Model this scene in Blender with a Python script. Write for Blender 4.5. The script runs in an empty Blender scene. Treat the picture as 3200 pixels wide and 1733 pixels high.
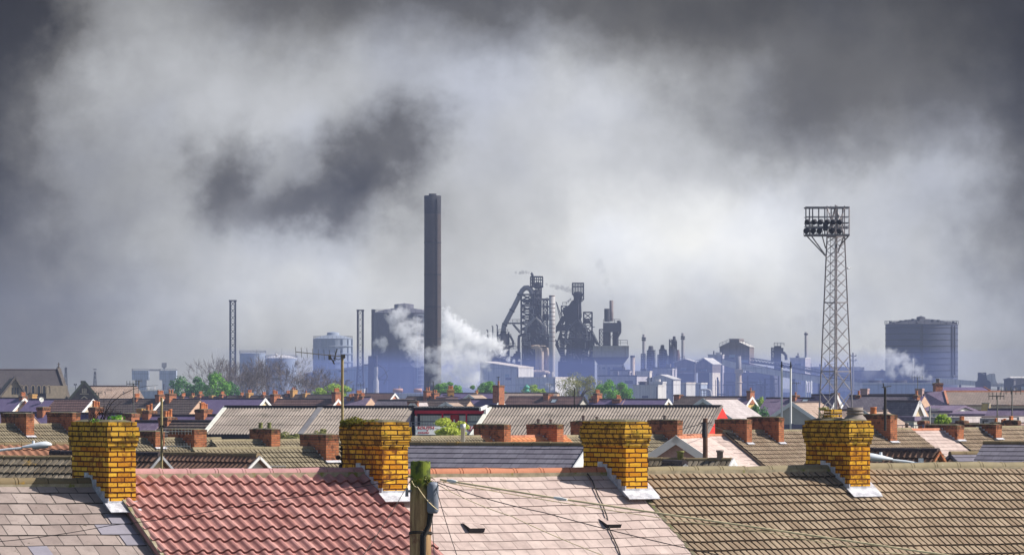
import bpy, math, random
from mathutils import Vector, Matrix
from math import sin, cos, tan, pi, sqrt, exp
R = math.radians
rnd = random.Random(11)
sc = bpy.context.scene
COL = sc.collection
# camera geometry: a long lens looking level across the roofs (shifted up), HC metres above the ground
F, CX, YH, HC = 15000.0, 1600.0, 1210.0, 9.5

def X(px, D): return (px - CX) * D / F
def Z(py, D): return HC - (py - YH) * D / F

# ---------------------------------------------------------------- mesh building
class MB:
    def __init__(s): s.v = []; s.f = []; s.uv = []; s.m = []; s.sm = []
    def face(s, pts, uv=None, m=0):
        i = len(s.v); pts = [Vector(p) for p in pts]
        s.v += pts; s.f.append(list(range(i, i + len(pts)))); s.m.append(m); s.sm.append(False)
        if uv is None:
            n = (pts[1] - pts[0]).cross(pts[2] - pts[0])
            n = n.normalized() if n.length > 1e-12 else Vector((0, 0, 1))
            t = Vector((0, 0, 1)).cross(n)
            t = t.normalized() if t.length > .05 else Vector((1, 0, 0))
            b = n.cross(t)
            uv = [(p.dot(t), p.dot(b)) for p in pts]
        s.uv.append(list(uv))
    def box(s, x0, x1, y0, y1, z0, z1, m=0):
        a = [(x0,y0,z0),(x1,y0,z0),(x1,y1,z0),(x0,y1,z0),(x0,y0,z1),(x1,y0,z1),(x1,y1,z1),(x0,y1,z1)]
        for q in ((0,3,2,1),(4,5,6,7),(0,1,5,4),(1,2,6,5),(2,3,7,6),(3,0,4,7)): s.face([a[i] for i in q], m=m)
    def grid(s, rows, closed=False, smooth=True, m=0, uvs=None):
        i = len(s.v); n = len(rows[0])
        for r in rows: s.v += [Vector(p) for p in r]
        for a in range(len(rows) - 1):
            for b in range(n if closed else n - 1):
                c = (b + 1) % n
                s.f.append([i + a*n + b, i + a*n + c, i + (a+1)*n + c, i + (a+1)*n + b])
                s.m.append(m); s.sm.append(smooth)
                if uvs: s.uv.append([uvs[a][b], uvs[a][c], uvs[a+1][c], uvs[a+1][b]])
                else: s.uv.append([(b/n, a), ((b+1)/n, a), ((b+1)/n, a+1), (b/n, a+1)])
    def tube(s, pts, r, n=8, m=0, cap=True, smooth=True):
        pts = [Vector(p) for p in pts]
        rr = r if isinstance(r, (list, tuple)) else [r] * len(pts)
        rows = []; up = Vector((0, 0, 1)); prev = None
        for i, p in enumerate(pts):
            d = (pts[min(i+1, len(pts)-1)] - pts[max(i-1, 0)]).normalized()
            if prev is None:
                a = d.cross(up if abs(d.z) < .95 else Vector((1, 0, 0))).normalized()
            else:
                a = prev - d * prev.dot(d)
                a = a.normalized() if a.length > 1e-6 else d.cross(Vector((1, 0, 0))).normalized()
            prev = a; b = d.cross(a)
            off = pi / n if n == 4 else 0
            rows.append([p + (a * cos(2*pi*k/n + off) + b * sin(2*pi*k/n + off)) * rr[i] for k in range(n)])
        s.grid(rows, True, smooth and n > 5, m)
        if cap:
            s.face(rows[0], m=m); s.face(rows[-1][::-1], m=m)
    def bar(s, p, q, r, n=4, m=0): s.tube([p, q], r, n, m, smooth=False)
    def cyl(s, x, y, z0, z1, r0, r1=None, n=20, m=0, cap=True):
        r1 = r0 if r1 is None else r1
        s.tube([(x, y, z0), (x, y, z1)], [r0, r1], n, m, cap)
    def lathe(s, x, y, prof, n=24, m=0):
        rows = [[(x + r*cos(2*pi*k/n), y + r*sin(2*pi*k/n), z) for k in range(n)] for r, z in prof]
        s.grid(rows, True, True, m)
    def extr_y(s, poly, y0, y1, m=0):       # polygon in XZ pushed along Y
        n = len(poly)
        s.face([(x, y0, z) for x, z in poly], m=m); s.face([(x, y1, z) for x, z in poly][::-1], m=m)
        for i in range(n):
            a, b = poly[i], poly[(i+1) % n]
            s.face([(a[0], y0, a[1]), (a[0], y1, a[1]), (b[0], y1, b[1]), (b[0], y0, b[1])], m=m)
    def extr_x(s, poly, x0, x1, m=0):       # polygon in YZ pushed along X
        n = len(poly)
        s.face([(x0, y, z) for y, z in poly][::-1], m=m); s.face([(x1, y, z) for y, z in poly], m=m)
        for i in range(n):
            a, b = poly[i], poly[(i+1) % n]
            s.face([(x0, a[0], a[1]), (x1, a[0], a[1]), (x1, b[0], b[1]), (x0, b[0], b[1])], m=m)
    def obox(s, p, q, w, h, m=0):           # a plank from p to q, w wide (horizontally), h thick
        p, q = Vector(p), Vector(q); d = (q - p).normalized()
        t = Vector((0, 0, 1)).cross(d); t = t.normalized() if t.length > .05 else Vector((1, 0, 0))
        b = d.cross(t); c = []
        for e in (p, q):
            for i, j in ((-1,-1),(1,-1),(1,1),(-1,1)): c.append(e + t*(i*w/2) + b*(j*h/2))
        for f in ((0,1,2,3),(7,6,5,4),(0,4,5,1),(1,5,6,2),(2,6,7,3),(3,7,4,0)): s.face([c[i] for i in f], m=m)
    def lattice(s, b4, t4, levels, r, rb=None, n=4, m=0):
        rb = rb or r * .6; b4 = [Vector(p) for p in b4]; t4 = [Vector(p) for p in t4]; N = len(b4)
        L = lambda i, f: b4[i] + (t4[i] - b4[i]) * f
        for i in range(N): s.bar(b4[i], t4[i], r, n, m)
        for k in range(levels + 1):
            f = k / levels
            for i in range(N):
                j = (i + 1) % N
                if k: s.bar(L(i, f), L(j, f), rb, 4, m)
                if k < levels:
                    g = (k + 1) / levels
                    s.bar(L(i, f), L(j, g), rb, 4, m); s.bar(L(j, f), L(i, g), rb, 4, m)
    def rail(s, pts, h=1.1, r=.04, step=2.0, m=0):
        for a, b in zip(pts[:-1], pts[1:]):
            a, b = Vector(a), Vector(b); n = max(1, int((b - a).length / step)); up = Vector((0, 0, h))
            s.bar(a + up, b + up, r, 4, m); s.bar(a + up*.5, b + up*.5, r*.8, 4, m)
            for i in range(n + 1):
                p = a + (b - a) * (i / n); s.bar(p, p + up, r, 4, m)
    def build(s, name, mats, parent=None, loc=None, rz=None):
        me = bpy.data.meshes.new(name)
        me.from_pydata([tuple(v) for v in s.v], [], s.f)
        uvl = me.uv_layers.new(name='UVMap')
        flat = [c for f in s.uv for p in f for c in p]
        if len(flat) == 2 * len(me.loops): uvl.data.foreach_set('uv', flat)
        if not isinstance(mats, (list, tuple)): mats = [mats]
        for mt in mats: me.materials.append(mt)
        me.polygons.foreach_set('material_index', s.m)
        me.polygons.foreach_set('use_smooth', s.sm)
        me.update()
        o = bpy.data.objects.new(name, me); COL.objects.link(o)
        if parent: o.parent = parent
        if loc: o.location = loc
        if rz is not None: o.rotation_euler.z = rz
        return o

def tag(o, label=None, cat=None, group=None, kind=None):
    if label: o['label'] = label
    if cat: o['category'] = cat
    if group: o['group'] = group
    if kind: o['kind'] = kind
    return o
def thing(name, label, cat, loc=(0,0,0), rz=0.0, group=None):
    o = bpy.data.objects.new(name, None); COL.objects.link(o)
    o.location = loc; o.rotation_euler.z = rz; o.empty_display_size = .3
    return tag(o, label, cat, group)

# ---------------------------------------------------------------- materials
class NT:
    def __init__(s, tree): s.t = tree; s.t.nodes.clear()
    def n(s, typ, ins=None, **props):
        d = s.t.nodes.new(typ)
        for k, v in props.items(): setattr(d, k, v)
        for k, v in (ins or {}).items(): s.set(d.inputs[k], v)
        return d
    def set(s, sock, v):
        if hasattr(v, 'is_linked') and hasattr(v, 'node'): s.t.links.new(v, sock)
        else:
            if sock.type == 'RGBA' and len(v) == 3: v = (*v, 1)
            sock.default_value = v
    def math(s, op, a, b=0.0, c=0.0, clamp=False):
        return s.n('ShaderNodeMath', {0: a, 1: b, 2: c}, operation=op, use_clamp=clamp).outputs[0]
    def vmath(s, op, a, b=(0,0,0)):
        d = s.n('ShaderNodeVectorMath', {0: a, 1: b}, operation=op)
        return d.outputs['Value'] if op in ('LENGTH', 'DOT_PRODUCT', 'DISTANCE') else d.outputs[0]
    def mix(s, f, a, b, blend='MIX'):
        d = s.n('ShaderNodeMix', data_type='RGBA', blend_type=blend)
        s.set(d.inputs[0], f); s.set(d.inputs[6], a); s.set(d.inputs[7], b)
        return d.outputs[2]
    def noise(s, vec, scale, detail=4, rough=.55):
        d = s.n('ShaderNodeTexNoise', {'Scale': scale, 'Detail': detail, 'Roughness': rough})
        if vec is not None: s.set(d.inputs['Vector'], vec)
        return d.outputs['Fac']
    def ramp(s, fac, lo, hi):
        return s.n('ShaderNodeMapRange', {0: fac, 1: lo, 2: hi, 3: 0.0, 4: 1.0}, interpolation_type='SMOOTHSTEP').outputs[0]

MATS = {}
def newmat(name):
    m = bpy.data.materials.new(name); m.use_nodes = True
    nt = NT(m.node_tree); b = nt.n('ShaderNodeBsdfPrincipled'); o = nt.n('ShaderNodeOutputMaterial')
    nt.t.links.new(b.outputs[0], o.inputs[0]); MATS[name] = m
    return m, nt, b
def dim(c, f): return tuple(x * f for x in c)

def plain(name, col, rough=.8, metal=0.0, var=.25, scale=3.0, col2=None, spots=None, bump=0.0, seam=None, stain=0.0):
    m, nt, b = newmat(name)
    co = nt.n('ShaderNodeTexCoord').outputs['Object']
    n1 = nt.noise(co, scale, 6); n2 = nt.noise(co, scale * 7, 4)
    f = nt.math('MULTIPLY_ADD', n1, .7, nt.math('MULTIPLY', n2, .3))
    c = nt.mix(nt.ramp(f, .32, .68), dim(col, 1 - var), col2 or dim(col, 1 + var * .7))
    if spots: c = nt.mix(nt.ramp(nt.noise(co, spots[1], 5, .65), spots[2], spots[2] + .08), c, spots[0])
    if stain or seam:
        uv = nt.n('ShaderNodeTexCoord').outputs['UV']
        if stain: c = nt.mix(nt.math('MULTIPLY', nt.ramp(nt.noise(nt.vmath('MULTIPLY', uv, (1.3, .10, 1)), 1.0, 5, .6), .46, .70), stain), c, dim(col, .45))
        if stain: c = nt.mix(nt.math('MULTIPLY', nt.ramp(nt.noise(nt.vmath('MULTIPLY', uv, (.5, .07, 1)), 1.0, 4, .6), .56, .72), stain*.8), c, (col[0]*.62, col[1]*.42, col[2]*.32))
        if seam:
            sp = nt.n('ShaderNodeSeparateXYZ', {0: uv}).outputs
            for k_, w_ in zip((0, 1), seam): c = nt.mix(nt.math('MULTIPLY', nt.math('LESS_THAN', nt.math('FRACT', nt.math('DIVIDE', sp[k_], w_)), .09), .45), c, dim(col, .5))
    nt.set(b.inputs['Base Color'], c); b.inputs['Roughness'].default_value = rough; b.inputs['Metallic'].default_value = metal
    b.inputs['Specular IOR Level'].default_value = .3
    if bump:
        bp = nt.n('ShaderNodeBump', {'Strength': bump, 'Height': n2, 'Distance': .05}); nt.set(b.inputs['Normal'], bp.outputs[0])
    return m

def tilemat(name, c1, c2, joint, tw, ch, mortar=.012, moss=None, moss_at=.62, lichen=(.5,.42,.3), lich_at=.70, dirt=.5, rough=.85, streak=True, off=.5):
    m, nt, b = newmat(name)
    tc = nt.n('ShaderNodeTexCoord'); uv, co = tc.outputs['UV'], tc.outputs['Object']
    br = nt.n('ShaderNodeTexBrick', {'Vector': uv, 'Color1': c1, 'Color2': c2, 'Mortar': joint, 'Scale': 1.0, 'Mortar Size': mortar,
                                     'Mortar Smooth': .3, 'Bias': 0.0, 'Brick Width': tw, 'Row Height': ch}, offset=off)
    c = br.outputs['Color']
    big = nt.noise(co, .55, 5, .6); mid = nt.noise(co, 4.0, 6, .65); fine = nt.noise(co, 30.0, 4, .6)
    c = nt.mix(nt.math('MULTIPLY', nt.ramp(mid, .40, .72), dirt), c, dim(c1, .55))
    c = nt.mix(nt.math('MULTIPLY', nt.ramp(big, .45, .70), .35), c, dim(c2, 1.25))
    if streak:
        sv = nt.vmath('MULTIPLY', uv, (9.0, .8, 1.0)); st = nt.noise(sv, 1.0, 3)
        c = nt.mix(nt.math('MULTIPLY', nt.ramp(st, .52, .75), .35), c, dim(c1, .6))
    c = nt.mix(nt.math('MULTIPLY', nt.ramp(fine, .5, .8), .35), c, dim(c1, .7))
    if lichen: c = nt.mix(nt.ramp(nt.noise(co, 11.0, 3, .7), lich_at, lich_at + .05), c, lichen)
    if moss: c = nt.mix(nt.ramp(nt.math('ADD', nt.math('MULTIPLY', big, .45), nt.math('MULTIPLY', mid, .55)), moss_at, moss_at + .10), c, moss)
    nt.set(b.inputs['Base Color'], c); b.inputs['Roughness'].default_value = rough; b.inputs['Specular IOR Level'].default_value = .25
    bp = nt.n('ShaderNodeBump', {'Strength': .35, 'Height': mid, 'Distance': .02}); nt.set(b.inputs['Normal'], bp.outputs[0])
    return m

def brickmat(name, c1, c2, mortar, soot=(.03,.02,.015), soot_at=.58, moss=None, size=.012, rough=.85):
    m, nt, b = newmat(name)
    tc = nt.n('ShaderNodeTexCoord'); uv, co = tc.outputs['UV'], tc.outputs['Object']
    wob = nt.n('ShaderNodeTexNoise', {'Vector': co, 'Scale': 9.0, 'Detail': 2.0}).outputs['Color']
    uv2 = nt.vmath('ADD', uv, nt.vmath('MULTIPLY', nt.vmath('SUBTRACT', wob, (.5,.5,.5)), (.014,.014,0)))
    br = nt.n('ShaderNodeTexBrick', {'Vector': uv2, 'Color1': c1, 'Color2': c2, 'Mortar': mortar, 'Scale': 1.0, 'Mortar Size': size,
                                     'Mortar Smooth': .25, 'Bias': 0.0, 'Brick Width': .225, 'Row Height': .075}, offset=.5)
    c = br.outputs['Color']; mid = nt.noise(co, 5.0, 6, .65); fine = nt.noise(co, 40.0, 4, .6)
    c = nt.mix(nt.math('MULTIPLY', nt.ramp(fine, .45, .75), .3), c, dim(c1, .7))
    c = nt.mix(nt.math('MULTIPLY', nt.ramp(mid, soot_at, soot_at + .16), .8), c, soot)
    if moss: c = nt.mix(nt.ramp(nt.noise(co, 7.0, 5, .7), .55, .66), c, moss)
    nt.set(b.inputs['Base Color'], c); b.inputs['Roughness'].default_value = rough; b.inputs['Specular IOR Level'].default_value = .2
    h = nt.math('MULTIPLY_ADD', br.outputs['Fac'], -1.0, nt.math('MULTIPLY', fine, .4))
    bp = nt.n('ShaderNodeBump', {'Strength': .7, 'Height': h, 'Distance': .012}); nt.set(b.inputs['Normal'], bp.outputs[0])
    return m

# roofs
tilemat('tile_choc', (.17,.095,.065), (.25,.15,.105), (.03,.02,.016), .2, .28, .006, lichen=(.4,.33,.2), lich_at=.72, moss=(.30,.2,.05), moss_at=.70)
tilemat('slate_grey', (.27,.21,.188), (.375,.305,.275), (.05,.045,.04), .31, .29, .009, moss=(.07,.075,.02), moss_at=.69, lichen=(.07,.06,.035), lich_at=.66, dirt=.45, streak=False)
tilemat('pantile_pink', (.40,.18,.155), (.55,.29,.255), (.12,.05,.045), .20, .32, .002, lichen=(.60,.42,.38), lich_at=.72, dirt=.55, off=0.0, moss=(.20,.13,.08), moss_at=.70)
tilemat('tile_pale', (.49,.375,.335), (.59,.47,.42), (.14,.10,.09), .25, .25, .006, lichen=(.72,.6,.54), lich_at=.70, dirt=.5)
tilemat('tile_brown', (.25,.178,.115), (.36,.275,.19), (.05,.04,.03), .23, .27, .004, lichen=(.02,.018,.012), lich_at=.68, dirt=.45, moss=(.30,.20,.03), moss_at=.70)
tilemat('tile_mossy', (.12,.095,.065), (.22,.185,.14), (.03,.025,.02), .2, .30, .008, moss=(.38,.22,.02), moss_at=.545, lichen=(.5,.45,.3), lich_at=.7)
tilemat('pantile_brown', (.27,.125,.075), (.34,.17,.11), (.06,.03,.02), 30.0, .30, .004, moss=(.35,.22,.05), moss_at=.67)
tilemat('tile_olive', (.22,.18,.115), (.30,.25,.165), (.05,.04,.03), .23, .27, .006, lichen=(.5,.45,.34), lich_at=.72, moss=(.30,.23,.05), moss_at=.68)
tilemat('tile_dark', (.11,.08,.07), (.16,.12,.105), (.02,.016,.016), .3, .33, .02, lichen=(.35,.3,.28), lich_at=.74)
tilemat('tile_red_brown', (.17,.095,.085), (.23,.135,.115), (.035,.02,.02), .3, .36, .03, lichen=None)
tilemat('tile_orange', (.60,.24,.10), (.68,.31,.14), (.2,.07,.03), 30.0, .27, .006, lichen=None, dirt=.25)
tilemat('slate_blue', (.17,.155,.19), (.225,.21,.25), (.09,.085,.10), .22, .20, .005, lichen=(.42,.4,.36), lich_at=.74, dirt=.35, moss=(.3,.25,.06), moss_at=.74)
tilemat('slate_purple', (.155,.11,.175), (.21,.16,.23), (.06,.05,.075), .3, .25, .01, lichen=None, dirt=.5)
tilemat('slate_violet', (.12,.088,.18), (.15,.115,.21), (.06,.055,.09), .3, .25, .006, lichen=None, dirt=.3)
tilemat('slate_fleck', (.12,.10,.13), (.19,.165,.19), (.04,.035,.045), .3, .25, .02, lichen=(.5,.47,.44), lich_at=.64)
tilemat('slate_church', (.05,.042,.046), (.062,.054,.056), (.05,.04,.045), .4, .3, .01, lichen=None)
tilemat('tile_tan', (.36,.26,.20), (.46,.34,.27), (.15,.1,.08), .3, .3, .02, lichen=(.6,.5,.42), lich_at=.7)
tilemat('tile_lightgrey', (.44,.38,.37), (.53,.47,.46), (.2,.17,.17), .3, .3, .015, lichen=None)
tilemat('ridge_clay', (.50,.20,.115), (.56,.26,.16), (.12,.05,.03), .45, 3.0, .01, lichen=(.12,.07,.05), lich_at=.66, streak=False)
tilemat('ridge_pink', (.47,.25,.24), (.53,.30,.29), (.5,.42,.3), .45, 3.0, .012, lichen=None, streak=False)
tilemat('ridge_moss', (.20,.15,.08), (.27,.2,.12), (.05,.04,.02), .45, 3.0, .012, moss=(.33,.19,.02), moss_at=.56, lichen=(.55,.5,.4), lich_at=.7, streak=False)
tilemat('ridge_olive', (.26,.215,.13), (.32,.265,.17), (.07,.055,.03), .45, 3.0, .012, moss=(.40,.26,.04), moss_at=.66, lichen=(.6,.55,.45), lich_at=.7, streak=False)
tilemat('ridge_dark', (.06,.045,.05), (.09,.07,.07), (.02,.015,.02), .45, 3.0, .012, lichen=None, streak=False)
# bricks and walls
brickmat('brick_yellow', (.56,.20,.01), (.90,.52,.05), (.075,.018,.006), soot=(.17,.05,.01), soot_at=.50)
brickmat('brick_yellow_sooty', (.62,.33,.03), (.70,.41,.05), (.04,.016,.006), soot=(.06,.028,.006), soot_at=.46, moss=(.24,.17,.014))
for nm, sa in (('brick_yellow_worn', .50), ('brick_yellow_clean', .60), ('brick_yellow_dark', .47)): brickmat(nm, (.60,.22,.006), (.93,.52,.04), (.075,.018,.006), soot=(.13,.04,.01), soot_at=sa - .03)
brickmat('brick_red', (.36,.11,.05), (.50,.18,.075), (.27,.14,.08), soot=(.05,.022,.016), soot_at=.50)
brickmat('brick_red_sooty', (.30,.10,.05), (.36,.15,.07), (.12,.07,.05), soot=(.035,.022,.015), soot_at=.42, moss=(.1,.1,.02))
brickmat('brick_ochre', (.55,.30,.08), (.62,.36,.12), (.25,.13,.06), soot_at=.6)
brickmat('brick_school', (.45,.20,.10), (.52,.27,.14), (.3,.2,.12), soot_at=.68)
plain('render_cream', (.78,.62,.40), .9, var=.1, spots=((.6,.45,.28), 25, .6))
plain('render_tan', (.55,.36,.25), .9, var=.15)
plain('render_mauve', (.40,.27,.25), .95, var=.15, scale=14, bump=.3)
plain('render_grey', (.46,.43,.38), .9, var=.1)
plain('render_white', (.78,.75,.70), .85, var=.06)
plain('render_ochre', (.62,.42,.14), .9, var=.2)
plain('terracotta', (.62,.27,.16), .85, var=.15)
plain('church_trim', (.26,.21,.15), .9, var=.2)
plain('stone_church', (.15,.115,.08), .95, var=.35, scale=2.5, bump=.3)
plain('stone_dark', (.12,.10,.085), .95, var=.35)
plain('stone_pale', (.55,.46,.34), .9, var=.2)
plain('white_paint', (.80,.78,.76), .5, var=.06)
plain('black_paint', (.02,.02,.024), .6, var=.2)
plain('red_paint', (.70,.03,.018), .5, var=.12)
plain('crimson_paint', (.85,.02,.06), .5, var=.15)
plain('lead', (.50,.50,.55), .55, var=.35, scale=9, col2=(.72,.71,.74))
plain('mortar', (.66,.60,.52), .95, var=.25, scale=8, spots=((.3,.27,.2), 20, .62))
plain('mortar_and_shade', (.16,.14,.09), .95, var=.4, scale=9, spots=((.12,.13,.03), 8, .55))  # dark mortar of the chimney caps; also the painted shadow strip
plain('bedding', (.34,.29,.20), .95, var=.3, scale=9, spots=((.2,.2,.05), 6, .56))
plain('clay_pot', (.55,.19,.07), .8, var=.25, scale=6)
plain('pot_grey', (.24,.20,.18), .85, var=.3, scale=6)
plain('pot_mossy', (.20,.21,.07), .9, var=.4, scale=10)
plain('aluminium', (.55,.54,.50), .45, .6, var=.2)
plain('pylon_steel', (.30,.27,.28), .6, .2, var=.3)
plain('galvanised', (.36,.36,.38), .6, .3, var=.25)
plain('aerial_grey', (.13,.13,.115), .6, .2, var=.3)
plain('mast_ochre', (.34,.27,.13), .7, var=.35, scale=5)
plain('lamp_white', (.72,.76,.80), .35, var=.08)
plain('cable_black', (.03,.027,.024), .7, var=.2)
plain('cable_cream', (.95,.76,.45), .7, var=.2)
plain('glass_dark', (.03,.035,.045), .15, var=.1)
plain('glass_pale', (.30,.36,.42), .2, var=.2)
plain('corrugated', (.28,.235,.20), .85, var=.25, scale=.6, spots=((.17,.145,.12), 1.4, .60))
plain('sheet_pale', (.78,.77,.68), .6, var=.12)
plain('banner_white', (.80,.80,.80), .6, var=.05)
plain('panel_blue', (.48,.56,.62), .6, var=.08)
plain('letter_red', (.50,.02,.03), .6, var=.05)
plain('copper_green', (.10,.36,.28), .7, var=.2)
plain('fence_blue', (.17,.17,.24), .8, var=.2)
plain('paving', (.28,.26,.25), .95, var=.2)
# works
plain('steel_dark', (.045,.045,.055), .8, .1, var=.35, scale=.25)
plain('steel_black', (.025,.026,.034), .8, .1, var=.3, scale=.3)
plain('steel_rust', (.16,.10,.075), .85, .1, var=.4, scale=.3)
plain('steel_grey', (.22,.21,.22), .7, .2, var=.25, scale=.3)
plain('steel_pale', (.42,.40,.39), .7, .1, var=.2, scale=.25, stain=.5)
plain('stove_plate', (.50,.40,.32), .75, .1, var=.3, scale=.35, spots=((.30,.15,.08), .5, .6), stain=.5)
plain('stack_concrete', (.06,.048,.045), .9, var=.25, scale=.12, stain=.7)
plain('stack_black', (.03,.03,.035), .9, var=.2)
plain('holder_dark', (.10,.10,.125), .8, .1, var=.2, scale=.08, stain=.5)
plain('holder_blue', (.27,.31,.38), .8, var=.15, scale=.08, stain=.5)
plain('holder_grey', (.055,.065,.115), .75, var=.15, scale=.08, stain=.5)
plain('clad_grey', (.60,.57,.54), .8, var=.1, scale=.1, seam=(2.4, 5.0), stain=.55)
plain('clad_lilac', (.46,.42,.44), .8, var=.12, scale=.1, seam=(2.4, 5.0), stain=.55)
plain('clad_brown', (.20,.165,.16), .8, var=.15, scale=.1, seam=(2.4, 5.0), stain=.55)
plain('clad_cream', (.66,.58,.50), .8, var=.1, scale=.1, seam=(2.4, 5.0), stain=.55)
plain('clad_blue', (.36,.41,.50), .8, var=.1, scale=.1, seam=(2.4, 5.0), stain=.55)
plain('clad_dark', (.09,.085,.10), .85, var=.2, scale=.15)
plain('concrete', (.38,.35,.32), .9, var=.2, scale=.2, stain=.5)
plain('tank_pink', (.55,.30,.25), .7, var=.2, scale=.3)
# plants
def leafmat(name, c1, c2, c3):
    m, nt, b = newmat(name)
    tc = nt.n('ShaderNodeTexCoord').outputs['Object']
    n1 = nt.noise(tc, 1.1, 3); n2 = nt.noise(tc, 6.0, 2)
    c = nt.mix(nt.ramp(n1, .35, .65), c1, c2); c = nt.mix(nt.ramp(n2, .45, .7), c, c3)
    nt.set(b.inputs['Base Color'], c); b.inputs['Roughness'].default_value = .6
    b.inputs['Specular IOR Level'].default_value = .25
    tr = nt.n('ShaderNodeBsdfTranslucent'); nt.set(tr.inputs[0], c)
    mx = nt.n('ShaderNodeMixShader', {0: .35, 1: b.outputs[0], 2: tr.outputs[0]})
    out = [x for x in nt.t.nodes if x.type == 'OUTPUT_MATERIAL'][0]; nt.t.links.new(mx.outputs[0], out.inputs[0])
    return m
leafmat('leaf_green', (.07,.26,.03), (.15,.38,.035), (.30,.52,.06))
leafmat('leaf_dark', (.03,.13,.04), (.06,.20,.045), (.14,.32,.05))
leafmat('leaf_lime', (.20,.36,.025), (.32,.46,.035), (.46,.58,.08))
leafmat('leaf_yellow', (.42,.52,.05), (.58,.64,.10), (.70,.72,.18))
leafmat('leaf_olive', (.20,.22,.06), (.29,.29,.09), (.40,.38,.16))
leafmat('moss', (.06,.075,.008), (.15,.15,.015), (.28,.25,.03))
plain('bark', (.085,.065,.06), .95, var=.3)
plain('bark_pale', (.17,.14,.13), .95, var=.3)
plain('twig_dark', (.05,.036,.04), .95, var=.3)
plain('twig', (.17,.14,.13), .95, var=.3)
MT = MATS
# ---------------------------------------------------------------- roofs, chimneys, houses
PAN = [(0,0.0),(.12,.25),(.28,.8),(.42,1.0),(.56,.8),(.70,.3),(.82,0.0)]
RIB = [(0,1.0),(.35,1.06),(.70,1.0),(.76,.0),(.93,.0)]
CHUNK = [(0,.1),(.30,.0),(.5,.55),(.68,1.0),(.86,.55)]
def frame(L, p, zr, side=-1):
    c, s = cos(p), sin(p)
    def place(u, q, h): return (u - L/2, side * (q*c + h*s), zr - q*s + h*c)
    return place
def tiles_wave(mb, L, S, pitch, course, amp, step, prof, place, sag=None, off=0.0):
    us = []
    n = int(L / pitch) + 2
    for i in range(-1, n):
        for f, h in prof:
            u = (i + f) * pitch + off
            if 0 < u < L: us.append((u, h * amp))
    us = ([(0.0, us[0][1])] + us + [(L, us[-1][1])]) if us else [(0.0, 0.0), (L, 0.0)]
    rows, uvs = [], []
    q = 0.0; k = 0
    while q < S - 1e-6:
        q1 = min(S, q + course)
        for qq, st in ((q, 0.0), (q1, step)):
            jit = 0.0
            rows.append([place(u, qq, h + st + (sag(u, qq) if sag else 0) + jit) for u, h in us]); uvs.append([(u, qq - (.001 if st else -.001)) for u, h in us])
        q = q1; k += 1
    mb.grid(rows, False, False, 0, uvs)
def tiles_flat(mb, L, S, tw, course, step, jit, place, rg, sag=None):
    q = 0.0; k = 0
    while q < S - 1e-6:
        q1 = min(S, q + course)
        u = -tw/2 if k % 2 == 0 else 0.0
        while u < L:
            a, b = max(0, u), min(L, u + tw)
            if b - a > .01:
                j = rg.uniform(0, jit); t = rg.uniform(-jit, jit) * .5
                sg = sag or (lambda u, q: 0)
                A = place(a, q, j + sg(a, q)); B = place(b, q, j + t + sg(b, q)); C = place(b, q1, j + t + step + sg(b, q1)); Dp = place(a, q1, j + step + sg(a, q1))
                E = place(b, q1, sg(b, q1) - .004); G = place(a, q1, sg(a, q1) - .004)
                mb.face([A, Dp, C, B], [(a, q+.001), (a, q1-.001), (b, q1-.001), (b, q+.001)])
                mb.face([Dp, G, E, C], [(a, q1), (a, q1), (b, q1), (b, q1)])
            u += tw
        q = q1; k += 1

HI = {}
STYLE = {   # kind, pitch, course, amp, step
 'slate_grey': ('flat', .31, .29, .004, .012), 'pantile_pink': ('pan', .20, .32, .052, .040), 'tile_pale': ('flat', .25, .25, .003, .009),
 'tile_brown': ('rib', .115, .27, .030, .030), 'tile_mossy': ('rib', .13, .28, .035, .028), 'pantile_brown': ('pan', .21, .30, .035, .026),
 'tile_olive': ('rib', .13, .27, .032, .026), 'tile_dark': ('chunk', .19, .28, .035, .03), 'tile_choc': ('chunk', .17, .28, .035, .03), 'tile_orange': ('pan', .21, .30, .03, .025),
 'slate_blue': ('flat', .22, .20, .003, .012), 'tile_lightgrey': ('flat', .3, .3, .004, .012)}

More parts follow.
